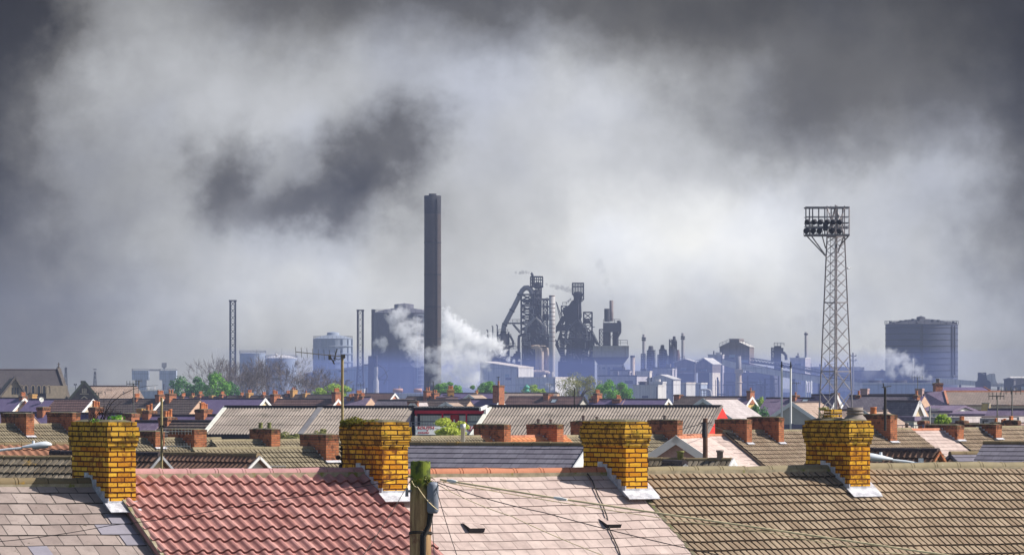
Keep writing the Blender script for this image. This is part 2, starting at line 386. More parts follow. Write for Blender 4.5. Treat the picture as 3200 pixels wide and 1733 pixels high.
def chimney(root, u, w, dep, zb, zt, clean='brick_red', sooty='brick_red_sooty', pots=(), flash=None, corbel=.045, rows=4, y=0.0, label=None, flaunch=True, cap='mortar_and_shade', fs=1.0, mast=False):
    """brick stack straddling the ridge; corbelled head, pots and lead flashing as sub-parts"""
    m = MB(); x0, x1, y0, y1 = u - w/2, u + w/2, y - dep/2, y + dep/2
    zc = zt - rows * .075
    if flash and fs > .8:
        z_ = zb; m.box(x0, x1, y0, y1, zb, zc - 12*.075, 0)
        for i in range(12):
            a, b, c2, d2 = [rnd.uniform(-.004, .004) for _ in range(4)]; q = zc - (12 - i)*.075; m.box(x0 + a, x1 + b, y0 + c2, y1 + d2, q + .0005, q + .075, 0)
    else: m.box(x0, x1, y0, y1, zb, zc, 0)
    for i in range(rows):
        e = corbel * ((.45, .8, 1.05, .95, .3)[i] if rows == 5 else (.55 if i == 0 else 1.0 if i < rows - 1 else .6)) if corbel else 0
        if i: m.box(x0 - e, x1 + e, y0 - e, y1 + e, zc + i*.075 + .001, zc + (i+1)*.075, 1)
        else: m.box(x0 - e, x1 + e, y0 - e, y1 + e, zc, zc + .075, 1)
    c = m.build('chimney', [MT[clean], MT[sooty]], root)
    if label: c['label'] = label
    if flaunch:
        f = MB(); r = [(x0+.01, y0+.01, zt+.002), (x1-.01, y0+.01, zt+.002), (x1-.01, y1-.01, zt+.002), (x0+.01, y1-.01, zt+.002)]
        g = [(u - w*.25, y - dep*.36, zt+.035), (u + w*.25, y - dep*.36, zt+.035), (u + w*.25, y + dep*.36, zt+.035), (u - w*.25, y + dep*.36, zt+.035)]
        for i in range(4): f.face([r[i], r[(i+1) % 4], g[(i+1) % 4], g[i]])
        f.face(g); f.build('mortar_cap', MT[cap], c)
    for (fy, r, h, mat) in pots:
        p = MB(); py = y + fy * dep
        p.lathe(u, py, [(r*1.05, zt+.03), (r, zt+.1), (r*.9, zt+h*.8), (r*1.08, zt+h*.86), (r*1.05, zt+h), (r*.75, zt+h), (r*.7, zt+h*.7)], 12)
        p.build('chimney_pot', MT[mat], c)
    if mast:
        f = MB(); h_ = rnd.uniform(1.0, 1.9); f.bar((u, y + dep*.3, zt - .3), (u, y + dep*.3, zt + h_), .035, 5); a_ = rnd.uniform(-.6, .6); q0 = Vector((u - .55*cos(a_), y + dep*.3 - .55*sin(a_), zt + h_)); q1 = Vector((u + .45*cos(a_), y + dep*.3 + .45*sin(a_), zt + h_)); f.bar(q0, q1, .03)
        for i in range(5): q = q0 + (q1 - q0)*(i/4); f.bar(q - Vector((0,0,.18)), q + Vector((0,0,.18)), .02)
        f.build('aerial', MT['aerial_grey'], c)
    if flash:
        tp, zr = flash; f = MB(); n = max(4, int(dep / 2 / .13))
        for i in range(n + 1):            # stepped lead up the side, one piece per brick course or so
            ya = y0 + i * (dep/2 + .06) / n; zrf = zr + ya * tp if ya < 0 else zr - ya * tp
            f.box(x0 - .012, x0 + .004, ya - .004, ya + .135, zrf - .06, zrf + (.15 + .02 * (i % 2)) * fs)
        z0 = zr + y0 * tp
        f.box(x0 - .02, x1 + .02, y0 - .016, y0 + .004, z0 - .04, z0 + .11*fs)
        p, q = Vector((x0 - .10, y0 - .01, z0 + .055)), Vector((x0 - .10, y0 - .27, z0 + .055 - .26 * tp))
        f.obox(((x0+x1)/2 + .01, y0 - .012, z0 + .075), ((x0+x1)/2 + .01, y0 - .02 - .22*fs, z0 + .07 - .21*fs*tp), w + .16*fs, .012)
        if fs > .8: f.obox((x1 + .07, y0 + dep*.34, z0 + .065 + dep*.34*tp), (x1 + .07, y0 - .15, z0 + .065 - .15*tp), .12, .014)
        f.build('lead_flashing', MT['lead'], c)
    return c

def pots_for(n, mats=('clay_pot',), r=.11, h=.42):
    return [((i + .5) / n * .8 - .4, r * rnd.uniform(.9, 1.1), h * rnd.uniform(.85, 1.2), mats[i % len(mats)]) for i in range(n)]

def house_at(name, label, mid, L, yaw, zr, roof, wall='render_tan', ridge=None, pitch=30, half=4.2, barge=None, far=False, cat='house', group=None,
             sag=None, off=0.0, verge=None, gable_l=False, bw=None, fascia=None):
    p = R(pitch); root = thing(name, label, cat, (mid[0], mid[1], 0), R(yaw), group)
    HI[root.name] = (L, zr, p)
    S = half / cos(p); hw = half - .3; ze = zr - (.07 if bw else .14) - hw * tan(p)
    w = MB(); o = .012; ga = .07 if bw else .14
    w.extr_x([(-hw, 0), (hw, 0), (hw, ze), (0, zr - ga), (-hw, ze)], -L/2 + o, L/2 - o)
    wobj = w.build('wall', MT[wall], root)
    mb = MB(); vg = (.12 if barge else 0) if verge is None else verge; Lr = L + vg
    place0 = frame(L, p, zr)
    plc = lambda u, q, h: place0(u, q, h)
    st = STYLE.get(roof)
    if far or not st:
        n = max(2, int(S / .36))
        if far and roof in ('tile_red_brown', 'tile_dark'):
            tiles_wave(mb, Lr, S, Lr, .36, 0, .06, [(0, 0)], plc, sag)
        else:
            mb.face([plc(0,0,0), plc(0,S,0), plc(Lr,S,0), plc(Lr,0,0)], [(0,0),(0,S),(Lr,S),(Lr,0)])
    elif st[0] == 'flat': tiles_flat(mb, Lr, S, st[1], st[2], st[4], st[3], plc, rnd, sag)
    else: tiles_wave(mb, Lr, S, st[1], st[2], st[3], st[4], {'pan': PAN, 'rib': RIB, 'chunk': CHUNK}[st[0]], plc, sag, off)
    pb = frame(L, p, zr, 1)
    mb.face([pb(0,0,0), pb(Lr,0,0), pb(Lr,S,0), pb(0,S,0)], [(0,0),(Lr,0),(Lr,S),(0,S)])
    # underside and eave so that the covering has thickness
    for pl in (plc, pb): mb.face([pl(0,0,-.07), pl(Lr,0,-.07), pl(Lr,S,-.07), pl(0,S,-.07)])
    mb.face([plc(0,S,-.07), plc(Lr,S,-.07), plc(Lr,S,.0), plc(0,S,.0)])
    for uu in (0, Lr):
        for pl in (plc, pb): mb.face([pl(uu,0,-.07), pl(uu,S,-.07), pl(uu,S,0.0), pl(uu,0,0.0)])
    ro = mb.build('roof', MT[roof], root)
    near = group == 'terraced houses of the front row'; rg = MB(); rr = .092 if near else .07; rh = .035 if roof in ('pantile_pink', 'tile_brown', 'tile_mossy', 'tile_olive', 'tile_dark') else .015; n = max(1, int(Lr / .45)); sg = sag or (lambda a, b: 0)
    if far:
        rg.tube([(-L/2, 0, zr + .02), (Lr - L/2, 0, zr + .02)], .11, 6)
    else:
        for i in range(n):
            a, b = i * Lr / n, (i + 1) * Lr / n - .014
            dz = rnd.uniform(-.006, .006)
            h0 = zr - .03 + rh + dz
            rg.tube([(a - L/2, 0, h0 + sg(a, 0)), (b - .04 - L/2, 0, h0 + sg(b, 0))], rr, 12); rg.tube([(b - .04 - L/2, 0, h0 + sg(b, 0)), (b - L/2, 0, h0 + sg(b, 0))], rr*1.06, 12)
        if near: rg.obox((-L/2, -.085, zr - .055 + rh), (Lr - L/2, -.085, zr - .055 + rh), .05, .05 + rh, 1)
    if ridge is None:
        ridge = {'slate_grey': 'ridge_moss', 'pantile_pink': 'ridge_pink', 'tile_pale': 'ridge_clay', 'tile_brown': 'ridge_olive', 'tile_mossy': 'ridge_moss',
                 'pantile_brown': 'ridge_moss', 'tile_olive': 'ridge_olive', 'tile_orange': 'ridge_clay', 'slate_blue': 'ridge_moss'}.get(roof, 'ridge_dark')
    rg.build('ridge_tiles', [MT[ridge], MT['bedding']], ro)
    if barge:
        ends = [Lr] + ([0] if gable_l else [])
        for e in ends:
            for pl in (plc, pb):
                b = MB(); x = e - L/2 + (.02 if e else -.02)
                A, B = Vector(pl(e, .0 if bw else -.05, -.03 if bw else -.06)), Vector(pl(e, S, -.03 if bw else -.06)); A.x = B.x = x
                b.obox(A, B, .04, .30 if far else (bw or .22)); b.build('bargeboard', MT[barge], root)
    if fascia:
        g = MB(); A, B = Vector(plc(0, S, -.09)), Vector(plc(Lr, S, -.09)); g.tube([A, B], .06, 6); g.build('gutter', MT[fascia], root)
    return root

def local_u(root, px):
    yaw = root.rotation_euler.z; m = root.location; t = (px - CX) / F
    # (m.x + u cos) = t (m.y + u sin)
    return (t * m.y - m.x) / (cos(yaw) - t * sin(yaw))

def row(name, label, x0, x1, y, D0, yaw, roof, z=None, chims=(), **kw):
    """house whose ridge runs in the picture from x0 to x1; D0 is the distance of its left end"""
    a = R(yaw); t = (x1 - CX) / F; X0 = X(x0, D0)
    L = (t * D0 - X0) / (cos(a) - t * sin(a))
    zr = z if z is not None else Z(y, D0)
    h = house_at(name, label, (X0 + L/2*cos(a), D0 + L/2*sin(a)), L, yaw, zr, roof, **kw)
    stacks(h, chims); return h
def wing(name, label, ax, ay, D, yaw, L, roof, chims=(), **kw):
    """house whose gable (right-hand end) faces us: apex at ax, ay, D and ridge running back for L metres"""
    a = R(yaw); P = Vector((X(ax, D), D))
    m = P - Vector((cos(a), sin(a))) * (L / 2)
    h = house_at(name, label, (m.x, m.y), L, yaw, Z(ay, D), roof, **kw)
    stacks(h, chims); return h
def stacks(h, chims):
    HL, hz, hp = HI[h.name]
    for c in chims:
        px, top = c[0], c[1]; o = c[2] if len(c) > 2 else {}
        o = dict(o); u = local_u(h, px); u = max(-HL/2 + .1, min(HL/2 - .1, u)) if not o.pop('free', False) else u
        Dp = h.location.y + u * sin(h.rotation_euler.z); zt = Z(top, Dp)
        w = o.pop('w', .45); dep = o.pop('dep', 1.1); fl = o.pop('flash', False); np_ = o.pop('pots', 0)
        if isinstance(np_, int): np_ = pots_for(np_, o.pop('pm', ('clay_pot',)), *((.07, .2) if Dp < 250 else (.11, .42)))
        else: o.pop('pm', None)
        y = o.get('y', 0.0); zb = hz - (dep/2 + abs(y)) * tan(hp) - .45
        chimney(h, u, w, dep, min(zb, zt - .5), zt, pots=np_, flash=(tan(hp), hz + .02) if fl else None, **o)
SUN_EL, SUN_AZ, SUN_E = 40.0, 88.0, 5.0
SKY_STRENGTH, CLOUD_STRENGTH, EXPO = .075, .86, .38
HAZE_COL, HAZE_DEN = (.54, .62, .93), .00015
BANK_COL, BANK_DEN = (.27, .38, 1.0), .00058
SKY_BASE = .67
SKY_LOW = (1.06, 1.03, .90)
SKY = [(2.15,.74,.75,.24,.26),(.95,.93,.45,.20,.16),(1.70,.34,.45,.18,.12),(.72,.27,.36,.16,.08),(2.95,.56,.5,.10,.08),(2.45,1.0,.5,.2,.08),(3.1,1.05,.35,.2,.12),(1.5,.75,.25,.15,-.06),
 (1.14,.53,.14,.13,-.42),(.69,.55,.12,.12,-.38),(.95,.67,.22,.07,-.33),(1.28,.42,.13,.08,-.24),(1.10,.59,.08,.06,-.12),(.87,.40,.12,.07,.06),
 (2.6,-.05,1.0,.24,-.36),(1.25,-.10,.75,.22,-.34),(2.52,.36,.26,.18,-.22),(2.9,.25,.45,.25,-.15),(1.9,.03,.4,.12,-.02),
 (3.40,.3,.30,.5,-.36),(3.25,-.02,.32,.25,-.20),(3.35,.85,.35,.5,-.26),
 (-.12,-.10,.27,.38,-1.0),(-.14,.55,.24,.28,-.42),(-.05,.9,.38,.45,-.24),(.25,1.1,.4,.2,-.10)]
SKY_RAMP = [(0.0,(.004,.0035,.003)),(.18,(.024,.0225,.020)),(.40,(.118,.115,.108)),(.60,(.295,.298,.298)),(.78,(.53,.54,.555)),(.92,(.80,.81,.82)),(1.0,(.97,.97,.96))]
# ---------------------------------------------------------------- the terrace right in front of us (ridge about 75 m away)
YAW = 29.0
def rowD(px, D=75.0, x0=1600, yaw=YAW): return D * (1 - (x0-CX)/F*tan(R(yaw))) / (1 - (px - CX) / F * tan(R(yaw))) if True else D
def sag1(a, b, ph):
    return lambda u, q: a * sin(u*.9 + ph) * min(1, q*.5) + b * sin(q*1.3 + u*.5 + ph) + .35*b * sin(u*3.1 + q*2.7 + ph) + .25*b*sin(u*7.3 - q*5.1)
TG = 'terraced houses of the front row'
yel = dict(clean='brick_yellow', sooty='brick_yellow_sooty', corbel=.042, rows=5, w=.44, dep=1.34, flash=True)
P1, P2, P3, P4 = 328, 1184, 1940, 2634
H1S = sag1(.018,.012,1)
H1 = row('terraced_house', 'front row house with a grey slate roof, the leftmost of the row', -420, P1, 0, rowD(-420), YAW, 'slate_grey', z=8.08, half=4.7, group=TG, sag=sag1(.018,.012,1),
         wall='render_grey', chims=[(P1-4, 1317, dict(yel, free=True, label='yellow brick chimney with twigs growing on its head'))])
H2 = row('terraced_house', 'front row house with a pink wavy pantile roof', P1, P2, 0, rowD(P1), YAW, 'pantile_pink', z=8.185, half=4.7, group=TG, sag=sag1(.012,.009,2),
         wall='render_cream', chims=[(P2-12, 1317, dict(yel, free=True, clean='brick_yellow_dark', label='yellow brick chimney carrying moss on its top left corner'))])
H3 = row('terraced_house', 'front row house with a pale flat tile roof behind the wooden pole', P2, P3, 0, rowD(P2), YAW, 'tile_pale', z=8.175, half=4.7, group=TG, sag=sag1(.016,.010,3),
         wall='render_white', chims=[(P3, 1316, dict(yel, w=.40, clean='brick_yellow_clean', label='clean yellow brick chimney between pale and brown roofs'))])
H4 = row('terraced_house', 'front row house with brown ribbed tiles, left of the chimney with a pot', P3, P4, 0, rowD(P3), YAW, 'tile_brown', z=8.16, half=4.7, group=TG, sag=sag1(.02,.014,4.0),
         wall='render_tan', chims=[(P4, 1313, dict(yel, w=.39, dep=1.32, clean='brick_yellow_worn', label='yellow brick chimney with one round pot'))])
H5 = row('terraced_house', 'front row house with brown lichen-flecked tiles, rightmost of the row', P4, 3480, 0, rowD(P4), YAW, 'tile_brown', z=8.165, half=4.7, group=TG, sag=sag1(.022,.016,.4),
         wall='render_tan')
# strips where coverings meet; the brown roof's dark one is painted shadow
def roofpt(h, u, q, hh=0.0):
    L, zr, p = HI[h.name]; return frame(L, p, zr)(u + L/2, q, hh)
for h, mat in ((H2, 'bedding'), (H4, 'mortar_and_shade')):
    L, zr, p = HI[h.name]; m = MB()
    m.obox(roofpt(h, -L/2 + .02, .7, .03), roofpt(h, -L/2 + .02, 5.3, .03), .07, .02); m.build('verge_shade_strip', MT[mat], h)
L, zr, p = HI[H1.name]; S1 = STYLE['slate_grey']
for a, b, rw in ((.34, .03, 3), (.62, .05, 4), (.33, .03, 5), (.30, .03, 7), (1.9, 1.6, 6)):
    m = MB(); q0, q1 = rw*.29 + .01, rw*.29 + .288; m.obox(roofpt(H1, L/2 - a, (q0+q1)/2, .026), roofpt(H1, L/2 - b, (q0+q1)/2, .026), .01, .01) if 0 else None
    A, B, Cq, Dq = [Vector(roofpt(H1, L/2 - x, q, h + H1S(L - x, q))) for x, q, h in ((a, q0, .012), (b, q0, .012), (b, q1, .026), (a, q1, .026))]
    m.face([A, Dq, Cq, B]); dn = Vector((0, 0, -.012)); m.face([Dq, Dq + dn, Cq + dn, Cq]); m.face([A, A + dn, Dq + dn, Dq]); m.face([B, Cq, Cq + dn, B + dn])
    m.build('replacement_slate', plain('new_slate', (.27,.25,.29), .6, var=.12) if 'new_slate' not in MT else MT['new_slate'], H1)
# two slate-tile vents and a thin cable on the pale roof
for px, q in ((1480, 1.62), (1898, 1.57)):
    v = MB(); L, zr, p = HI[H3.name]
    u = local_u(H3, px) - (q * cos(p)) * .55 + .0
    m = [roofpt(H3, u + a, q + b, c) for a, b, c in ((-.13,-.15,.015),(.13,-.15,.015),(.13,.13,.075),(-.13,.13,.075),(-.13,.13,.0),(.13,.13,.0))]
    v.face([m[0], m[3], m[2], m[1]]); v.face([m[3], m[4], m[5], m[2]], m=1); v.face([m[0], m[4], m[3]], m=1); v.face([m[1], m[2], m[5]], m=1)
    v.build('roof_vent', [MT['tile_pale'], MT['black_paint']], H3)
v = MB(); u0 = local_u(H3, 1826)
v.tube([roofpt(H3, u0 + dx, q, .03) for dx, q in ((.0,.05),(-.03,.35),(-.14,.75),(-.20,1.05),(-.30,1.4),(-.45,1.8),(-.56,2.3),(-.74,2.9),(-.90,3.4),(-1.1,4.2))], .011, 5)
v.build('roof_cable', MT['cable_black'], H3)
# what stands on chimney 4: a pot, and a stub of stacked bricks
c4 = [o for o in H4.children if o.name.startswith('chimney')][0]
L4, z4, p4 = HI[H4.name]; uc = local_u(H4, P4); Dc = H4.location.y + uc * sin(R(YAW)); zt = Z(1313, Dc)
p = MB(); p.lathe(uc, -.36, [(.20, zt), (.17, zt+.05), (.13, zt+.085), (.13, zt+.11), (.145, zt+.115), (.145, zt+.13), (.13, zt+.135), (.13, zt+.155), (.145, zt+.16), (.145, zt+.175), (.13, zt+.18), (.135, zt+.215), (.09, zt+.215), (.085, zt+.15)], 16)
p.build('chimney_pot', MT['pot_grey'], c4)
p = MB()
for i in range(4): p.box(uc - .115 + .01*(i % 2), uc + .10, .18, .40, zt + i*.045 + .01, zt + i*.045 + .045)
p.build('brick_stub', MT['brick_yellow_sooty'], c4)

# growth on the chimney heads
def stack_top(h, px, top):
    u = local_u(h, px); a = h.rotation_euler.z; D = h.location.y + u * sin(a)
    return Vector((h.location.x + u*cos(a), D, Z(top, D))), Vector((cos(a), sin(a), 0)), Vector((sin(a), -cos(a), 0))
def leafcloud(mb, c, rad, n, size, rg, flat=1.0, m=0):
    for i in range(n):
        while True:
            d = Vector((rg.uniform(-1,1), rg.uniform(-1,1), rg.uniform(-1,1)))
            if .05 < d.length <= 1: break
        pt = c + Vector((d.x*rad[0], d.y*rad[1], d.z*rad[2]))
        nrm = (d + Vector((rg.uniform(-.9,.9), rg.uniform(-.9,.9), rg.uniform(-.4,1.1)))).normalized()
        t = nrm.cross(Vector((rg.uniform(-1,1), rg.uniform(-1,1), rg.uniform(-1,1)))).normalized(); b = nrm.cross(t)
        s = size * rg.uniform(.6, 1.3)
        mb.face([pt - t*s*.5, pt - b*s*.32, pt + t*s*.5, pt + b*s*.32], m=m)
rg = random.Random(5)
c, r, d = stack_top(H1, P1 - 4, 1317)
t = thing('bare_shrub', 'leafless wiry shrub with long arching twigs growing on a yellow chimney', 'shrub', c + r*(-.02) + d*.06)
m = MB()
base = Vector((0, 0, -.01))
def twig(mb, pts, r0):
    n = len(pts); mb.tube(pts, [r0 * (1 - .75*i/(n-1)) for i in range(n)], 5)
k = Vector
main = [[(0,0,0),(.03,0,.14),(.11,0,.28),(.25,.02,.40),(.44,.02,.49),(.62,.03,.53),(.80,.05,.545)],
        [(0,0,0),(.01,0,.12),(.05,0,.25),(.12,.01,.36),(.19,.02,.43)], [(0,0,0),(-.02,0,.1),(-.06,.02,.2),(-.10,.02,.33)],
        [(-.05,0,0),(-.02,0,.12),(.0,.02,.25),(-.01,.03,.36)], [(.03,0,0),(.10,-.02,.12),(.16,-.02,.22),(.26,-.02,.30)]]
for q in main: twig(m, [k(a) for a in q], .0085)
for i in range(46):
    a0 = k((rg.uniform(-.22,.2), rg.uniform(-.15,.15), 0)); h = rg.uniform(.06, .24); lean = rg.uniform(-.16, .18)
    twig(m, [a0, a0 + k((lean*.3, 0, h*.45)), a0 + k((lean, rg.uniform(-.05,.05), h))], .0045)
    a1 = a0 + k((lean*.4, 0, h*.55)); twig(m, [a1, a1 + k((rg.uniform(-.06,.06), 0, .05)), a1 + k((rg.uniform(-.1,.1), 0, .09))], .003)
m.build('stem', MT['twig_dark'], t)
t = thing('chimney_plant', 'small green leafy weed beside the bare shrub on a yellow chimney', 'plant', c + r*.10 + d*(.25))
m = MB(); leafcloud(m, k((0,0,.05)), (.14,.10,.055), 130, .045, rg); leafcloud(m, k((-.3,-.1,.02)), (.10,.08,.03), 40, .03, rg); m.build('foliage', MT['leaf_green'], t)
c, r, d = stack_top(H2, P2 - 12, 1317)
t = thing('moss_clump', 'shaggy moss hanging over the left corner of a yellow chimney head', 'moss', c - d*.3 - r*.16)
m = MB()
for cx_, cy_, cz, a, b, e, n in ((-.05,.0,.02,.14,.20,.06,260),(-.12,.05,-.04,.07,.16,.07,120),(-.08,-.32,.0,.10,.14,.05,120),(.02,-.55,.01,.12,.16,.03,90),(-.09,.3,-.03,.05,.2,.06,120),(-.17,.1,-.02,.05,.10,.05,70),(.3,-.1,.01,.06,.1,.03,40)):
    leafcloud(m, r*cx_ - d*cy_ + k((0,0,cz)), (a, b, e), n, .045, rg)
m.build('foliage', MT['moss'], t)
c, r, d = stack_top(H4, P4, 1313)
t = thing('chimney_weed', 'dry spiky weed on the yellow chimney beside the brick stub', 'plant', c - d*.42 - r*.05)
m = MB()
for i in range(60):
    a0 = k((rg.uniform(-.1,.1), rg.uniform(-.1,.1), 0)); e = a0 + k((rg.gauss(0,.08), rg.gauss(0,.05), rg.uniform(.05,.2))); m.tube([a0, (a0+e)/2 + k((0,0,.02)), e], [.004,.003,.0015], 4)
leafcloud(m, k((-.04,0,.19)), (.09,.06,.035), 90, .035, rg); leafcloud(m, k((.10,0,.16)), (.06,.06,.03), 50, .03, rg)
m.build('foliage', MT['leaf_olive'], t)

# ---------------------------------------------------------------- telephone poles and cables
DP = 62.0
t = thing('telephone_pole', 'thick wooden telephone pole with a mossy top and a grey box', 'pole', (X(1314, DP), DP, 0))
ztop = Z(1436, DP)
m = MB(); n = 26; rows = []
for z, rr in ((0,.155),(3,.148),(5.5,.142),(ztop-.62,.136),(ztop-.3,.131),(ztop-.02,.128)):
    rows.append([(rr*cos(2*pi*i/n)*(1+.012*sin(i*7.3)), rr*sin(2*pi*i/n)*(1+.012*sin(i*7.3)), z) for i in range(n)])
m.grid(rows, True, True); m.face([(.128*cos(2*pi*i/n), .128*sin(2*pi*i/n), ztop-.02 + .012*sin(i*2.1)) for i in range(n)])
pm, nt, b = newmat('pole_wood')
co = nt.n('ShaderNodeTexCoord').outputs['Object']; st = nt.noise(nt.vmath('MULTIPLY', co, (16,16,1.2)), 1.0, 6, .7)
cc = nt.mix(nt.ramp(st, .3, .7), (.15,.075,.03), (.56,.36,.17)); cc = nt.mix(nt.ramp(nt.noise(co, 3.5, 5), .52, .66), cc, (.17,.055,.03))
sep = nt.n('ShaderNodeSeparateXYZ', {0: co}).outputs
gz = nt.math('ADD', sep[2], nt.math('MULTIPLY', nt.noise(co, 6, 4), .5))
cc = nt.mix(nt.ramp(gz, ztop - .32, ztop + .0), cc, nt.mix(nt.ramp(nt.noise(co, 9, 5), .4, .62), (.16,.20,.012), (.045,.06,.01)))
nt.set(b.inputs['Base Color'], cc); b.inputs['Roughness'].default_value = .9
nt.set(b.inputs['Normal'], nt.n('ShaderNodeBump', {'Strength': .6, 'Height': st, 'Distance': .02}).outputs[0])
m.build('pole', pm, t)
m = MB(); bx, by, bz0, bz1 = (1353-1314)*DP/F, -.12, Z(1602, DP), Z(1503, DP)
prof = [(0, bz0), (.055, bz0), (.075, bz0+.03), (.075, bz1-.05), (.06, bz1-.012), (0, bz1)]
m.lathe(bx, by, prof, 18); m.build('terminal_box', plain('box_grey', (.20,.22,.27), .5, var=.15), t)
m = MB(); m.tube([(bx-.02, by, bz0), (bx-.05, by+.02, bz0-.15), (.045, -.135, bz0-.30), (.04, -.14, bz0-1.0), (.045, -.145, 3)], .03, 8)
m.tube([(bx-.05, by, bz0), (bx-.07, by+.02, bz0-.15), (.01, -.14, bz0-.28), (.0, -.145, bz0-1.0), (.005, -.15, 3)], .014, 6)
for zc in (bz0 - .25, bz0 - .27): m.tube([(.145*cos(a), .145*sin(a), zc - .02*sin(a)) for a in [i*2*pi/16 for i in range(17)]], .008, 5)
m.build('conduit', MT['cable_black'], t)
for sx in (-1, 1):
    m = MB(); m.bar((sx*.10, -.05, ztop-.40), (sx*.19, -.06, ztop-.40), .018, 6); m.cyl(sx*.175, -.06, ztop-.47, ztop-.36, .022, .016, 8); m.build('cable_hook', MT['galvanised'], t)
m = MB(); leafcloud(m, Vector((.0, -.05, ztop - .27)), (.13, .10, .10), 50, .05, rg); 
for i in range(14):
    a = rg.uniform(-2.6, -.5); p0 = Vector((.13*cos(a), .13*sin(a), ztop-.3 + rg.uniform(-.1,.05))); m.tube([p0, p0 + Vector((cos(a)*.05, sin(a)*.05, .05)), p0 + Vector((cos(a)*.11, sin(a)*.08, .02))], [.006,.005,.002], 4)
m.build('moss_tuft', MT['moss'], t)

def cable(name, label, pts, r, mat, sag=.12, group=None, seg=14):
    P = [Vector((X(x, D), D, Z(y, D))) for x, y, D in pts]; out = [P[0]]
    for a, b in zip(P[:-1], P[1:]):
        for i in range(1, seg + 1):
            f = i / seg; q = a + (b - a) * f; q.z -= sag * 4 * f * (1 - f); out.append(q)
    m = MB(); m.tube(out, r, 6); return tag(m.build(name, MT[mat]), label, 'cable', group)
GC = 'cables strung from the mossy pole'
o = cable('telephone_cable', 'thick pale cable with a white joint running from the mossy pole to the lower right', [(1376, 1497, 61.9), (1730, 1554, 60.5), (3040, 1745, 57)], .0135, 'cable_cream', .0, GC)
m = MB(); P = lambda x, y, D: Vector((X(x, D), D, Z(y, D)))
m.tube([P(1398, 1500, 61.8), P(1412, 1502.5, 61.75), P(1428, 1505, 61.7)], [.016, .03, .02], 8); m.tube([P(1732, 1553.5, 60.45), P(1750, 1557, 60.4), P(1772, 1560, 60.35)], [.016, .026, .014], 8); m.build('cable_joint', MT['white_paint'], o)
for lab, pts, r in (
  ('thin pale wire hanging just under the thick cable from the mossy pole', [(1376, 1503, 61.9), (2400, 1662, 59), (3060, 1758, 57)], .006),
  ('dark wire sloping from the mossy pole across both roof vents toward the brown roof', [(1366, 1506, 61.9), (1700, 1600, 60), (2420, 1768, 56)], .006),
  ('dark wire crossing the pale roof below its left vent', [(1366, 1512, 61.9), (1600, 1612, 60), (1990, 1770, 56)], .005),
  ('steep dark wire dropping right of the grey terminal box', [(1362, 1520, 61.9), (1432, 1745, 59)], .005),
  ('short dark wire falling straight down beside the mossy pole', [(1350, 1610, 61.8), (1358, 1750, 60)], .005),
  ('thin wire slanting down left from the mossy pole over pink pantiles', [(1288, 1490, 61.9), (1130, 1740, 58)], .005),
  ('long thin wire from the left edge over grey slates to the mossy pole', [(-60, 1695, 66), (345, 1640, 65), (800, 1568, 63.5), (1288, 1486, 61.9)], .005),
  ('white wire looping over the moss of the wooden pole', [(1286, 1500, 61.84), (1305, 1520, 61.8), (1368, 1592, 61.8)], .005)):
    cable('telephone_wire', lab, pts, r, 'cable_cream' if 'pale' in lab or 'white' in lab else 'cable_black', .03, GC)
D2 = 140
t = thing('telephone_pole', 'slim dark telephone pole standing before the pale roof in the middle distance', 'pole', (X(2204, D2), D2, 0))
m = MB(); m.cyl(0, 0, 0, Z(1306, D2), .095, .07, 12); m.build('pole', plain('pole_brown', (.14,.075,.05), .9, var=.35, scale=4), t)
m = MB(); zt = Z(1320, D2); m.cyl(-.03, -.1, zt - .42, zt, .075, .06, 8); m.bar((-.2, 0, zt), (.2, 0, zt), .015); m.bar((-.12,0,Z(1450,D2)), (.1,0,Z(1450,D2)), .012); m.build('terminal_box', MT['black_paint'], t)
GW = 'wires of the slim dark pole'
cable('telephone_wire', 'sagging wire from the slim dark pole to the left over the corrugated stand', [(2198, 1320, 140), (1990, 1338, 150), (1800, 1345, 160)], .008, 'cable_black', .15, GW)
cable('telephone_wire', 'wire from the slim dark pole down to the red chimney at its right', [(2208, 1320, 140), (2310, 1355, 162)], .008, 'cable_black', .05, GW)

# ---------------------------------------------------------------- street lamps
def street_lamp(px, py, D, dirx, label, armpx):
    t = thing('street_lamp', label, 'street lamp', (X(px, D), D, 0), 0, 'street lamps over the roofs')
    k_ = D / F; z0 = Z(py, D)
    # pole stands where the arm ends
    ax = armpx * k_ * dirx
    m = MB(); m.cyl(ax, 0, 0, z0 + .04, .085, .055, 12); m.build('post', MT['lamp_white'], t)
    m = MB(); m.tube([(ax, 0, z0 - .02), (ax*.5, 0, z0 + .03), (0, 0, z0 + .06)], .028, 8); m.box(ax - .05, ax + .05, -.05, .05, z0 - .08, z0 + .1); m.build('arm', MT['lamp_white'], t)
    m = MB(); s = -dirx; n = 14; rows = []
    for f, w, h in ((0,.05,.04),(.12,.07,.05),(.3,.105,.075),(.6,.125,.10),(.8,.115,.10),(.94,.07,.06),(1,.02,.02)):
        cx_ = s * f * .68; zc = z0 + .07 + .06*f
        rows.append([(cx_, w*cos(2*pi*i/n), zc + (h*sin(2*pi*i/n) if sin(2*pi*i/n) > 0 else .35*h*sin(2*pi*i/n))) for i in range(n)])
    m.grid(rows, True, True); m.build('lamp_head', MT['lamp_white'], t)
    m = MB(); rows = [[(s*f*.68, w*.9*cos(2*pi*i/n), z0 + .055 + .06*f + .05*min(0, sin(2*pi*i/n))) for i in range(n)] for f, w in ((.34,.08),(.6,.11),(.86,.09))]
    m.grid(rows, True, True); m.build('lens', MT['glass_pale'], t)
    m = MB(); m.cyl(s*.25, 0, z0+.13, z0+.23, .035, .028, 8); m.build('light_sensor', MT['lamp_white'], t)
street_lamp(70, 1407, 110, -1, 'pale street lamp reaching in from the left edge', 95)
street_lamp(2790, 1446, 100, 1, 'white street lamp head low beside the red bordered gable', 88)
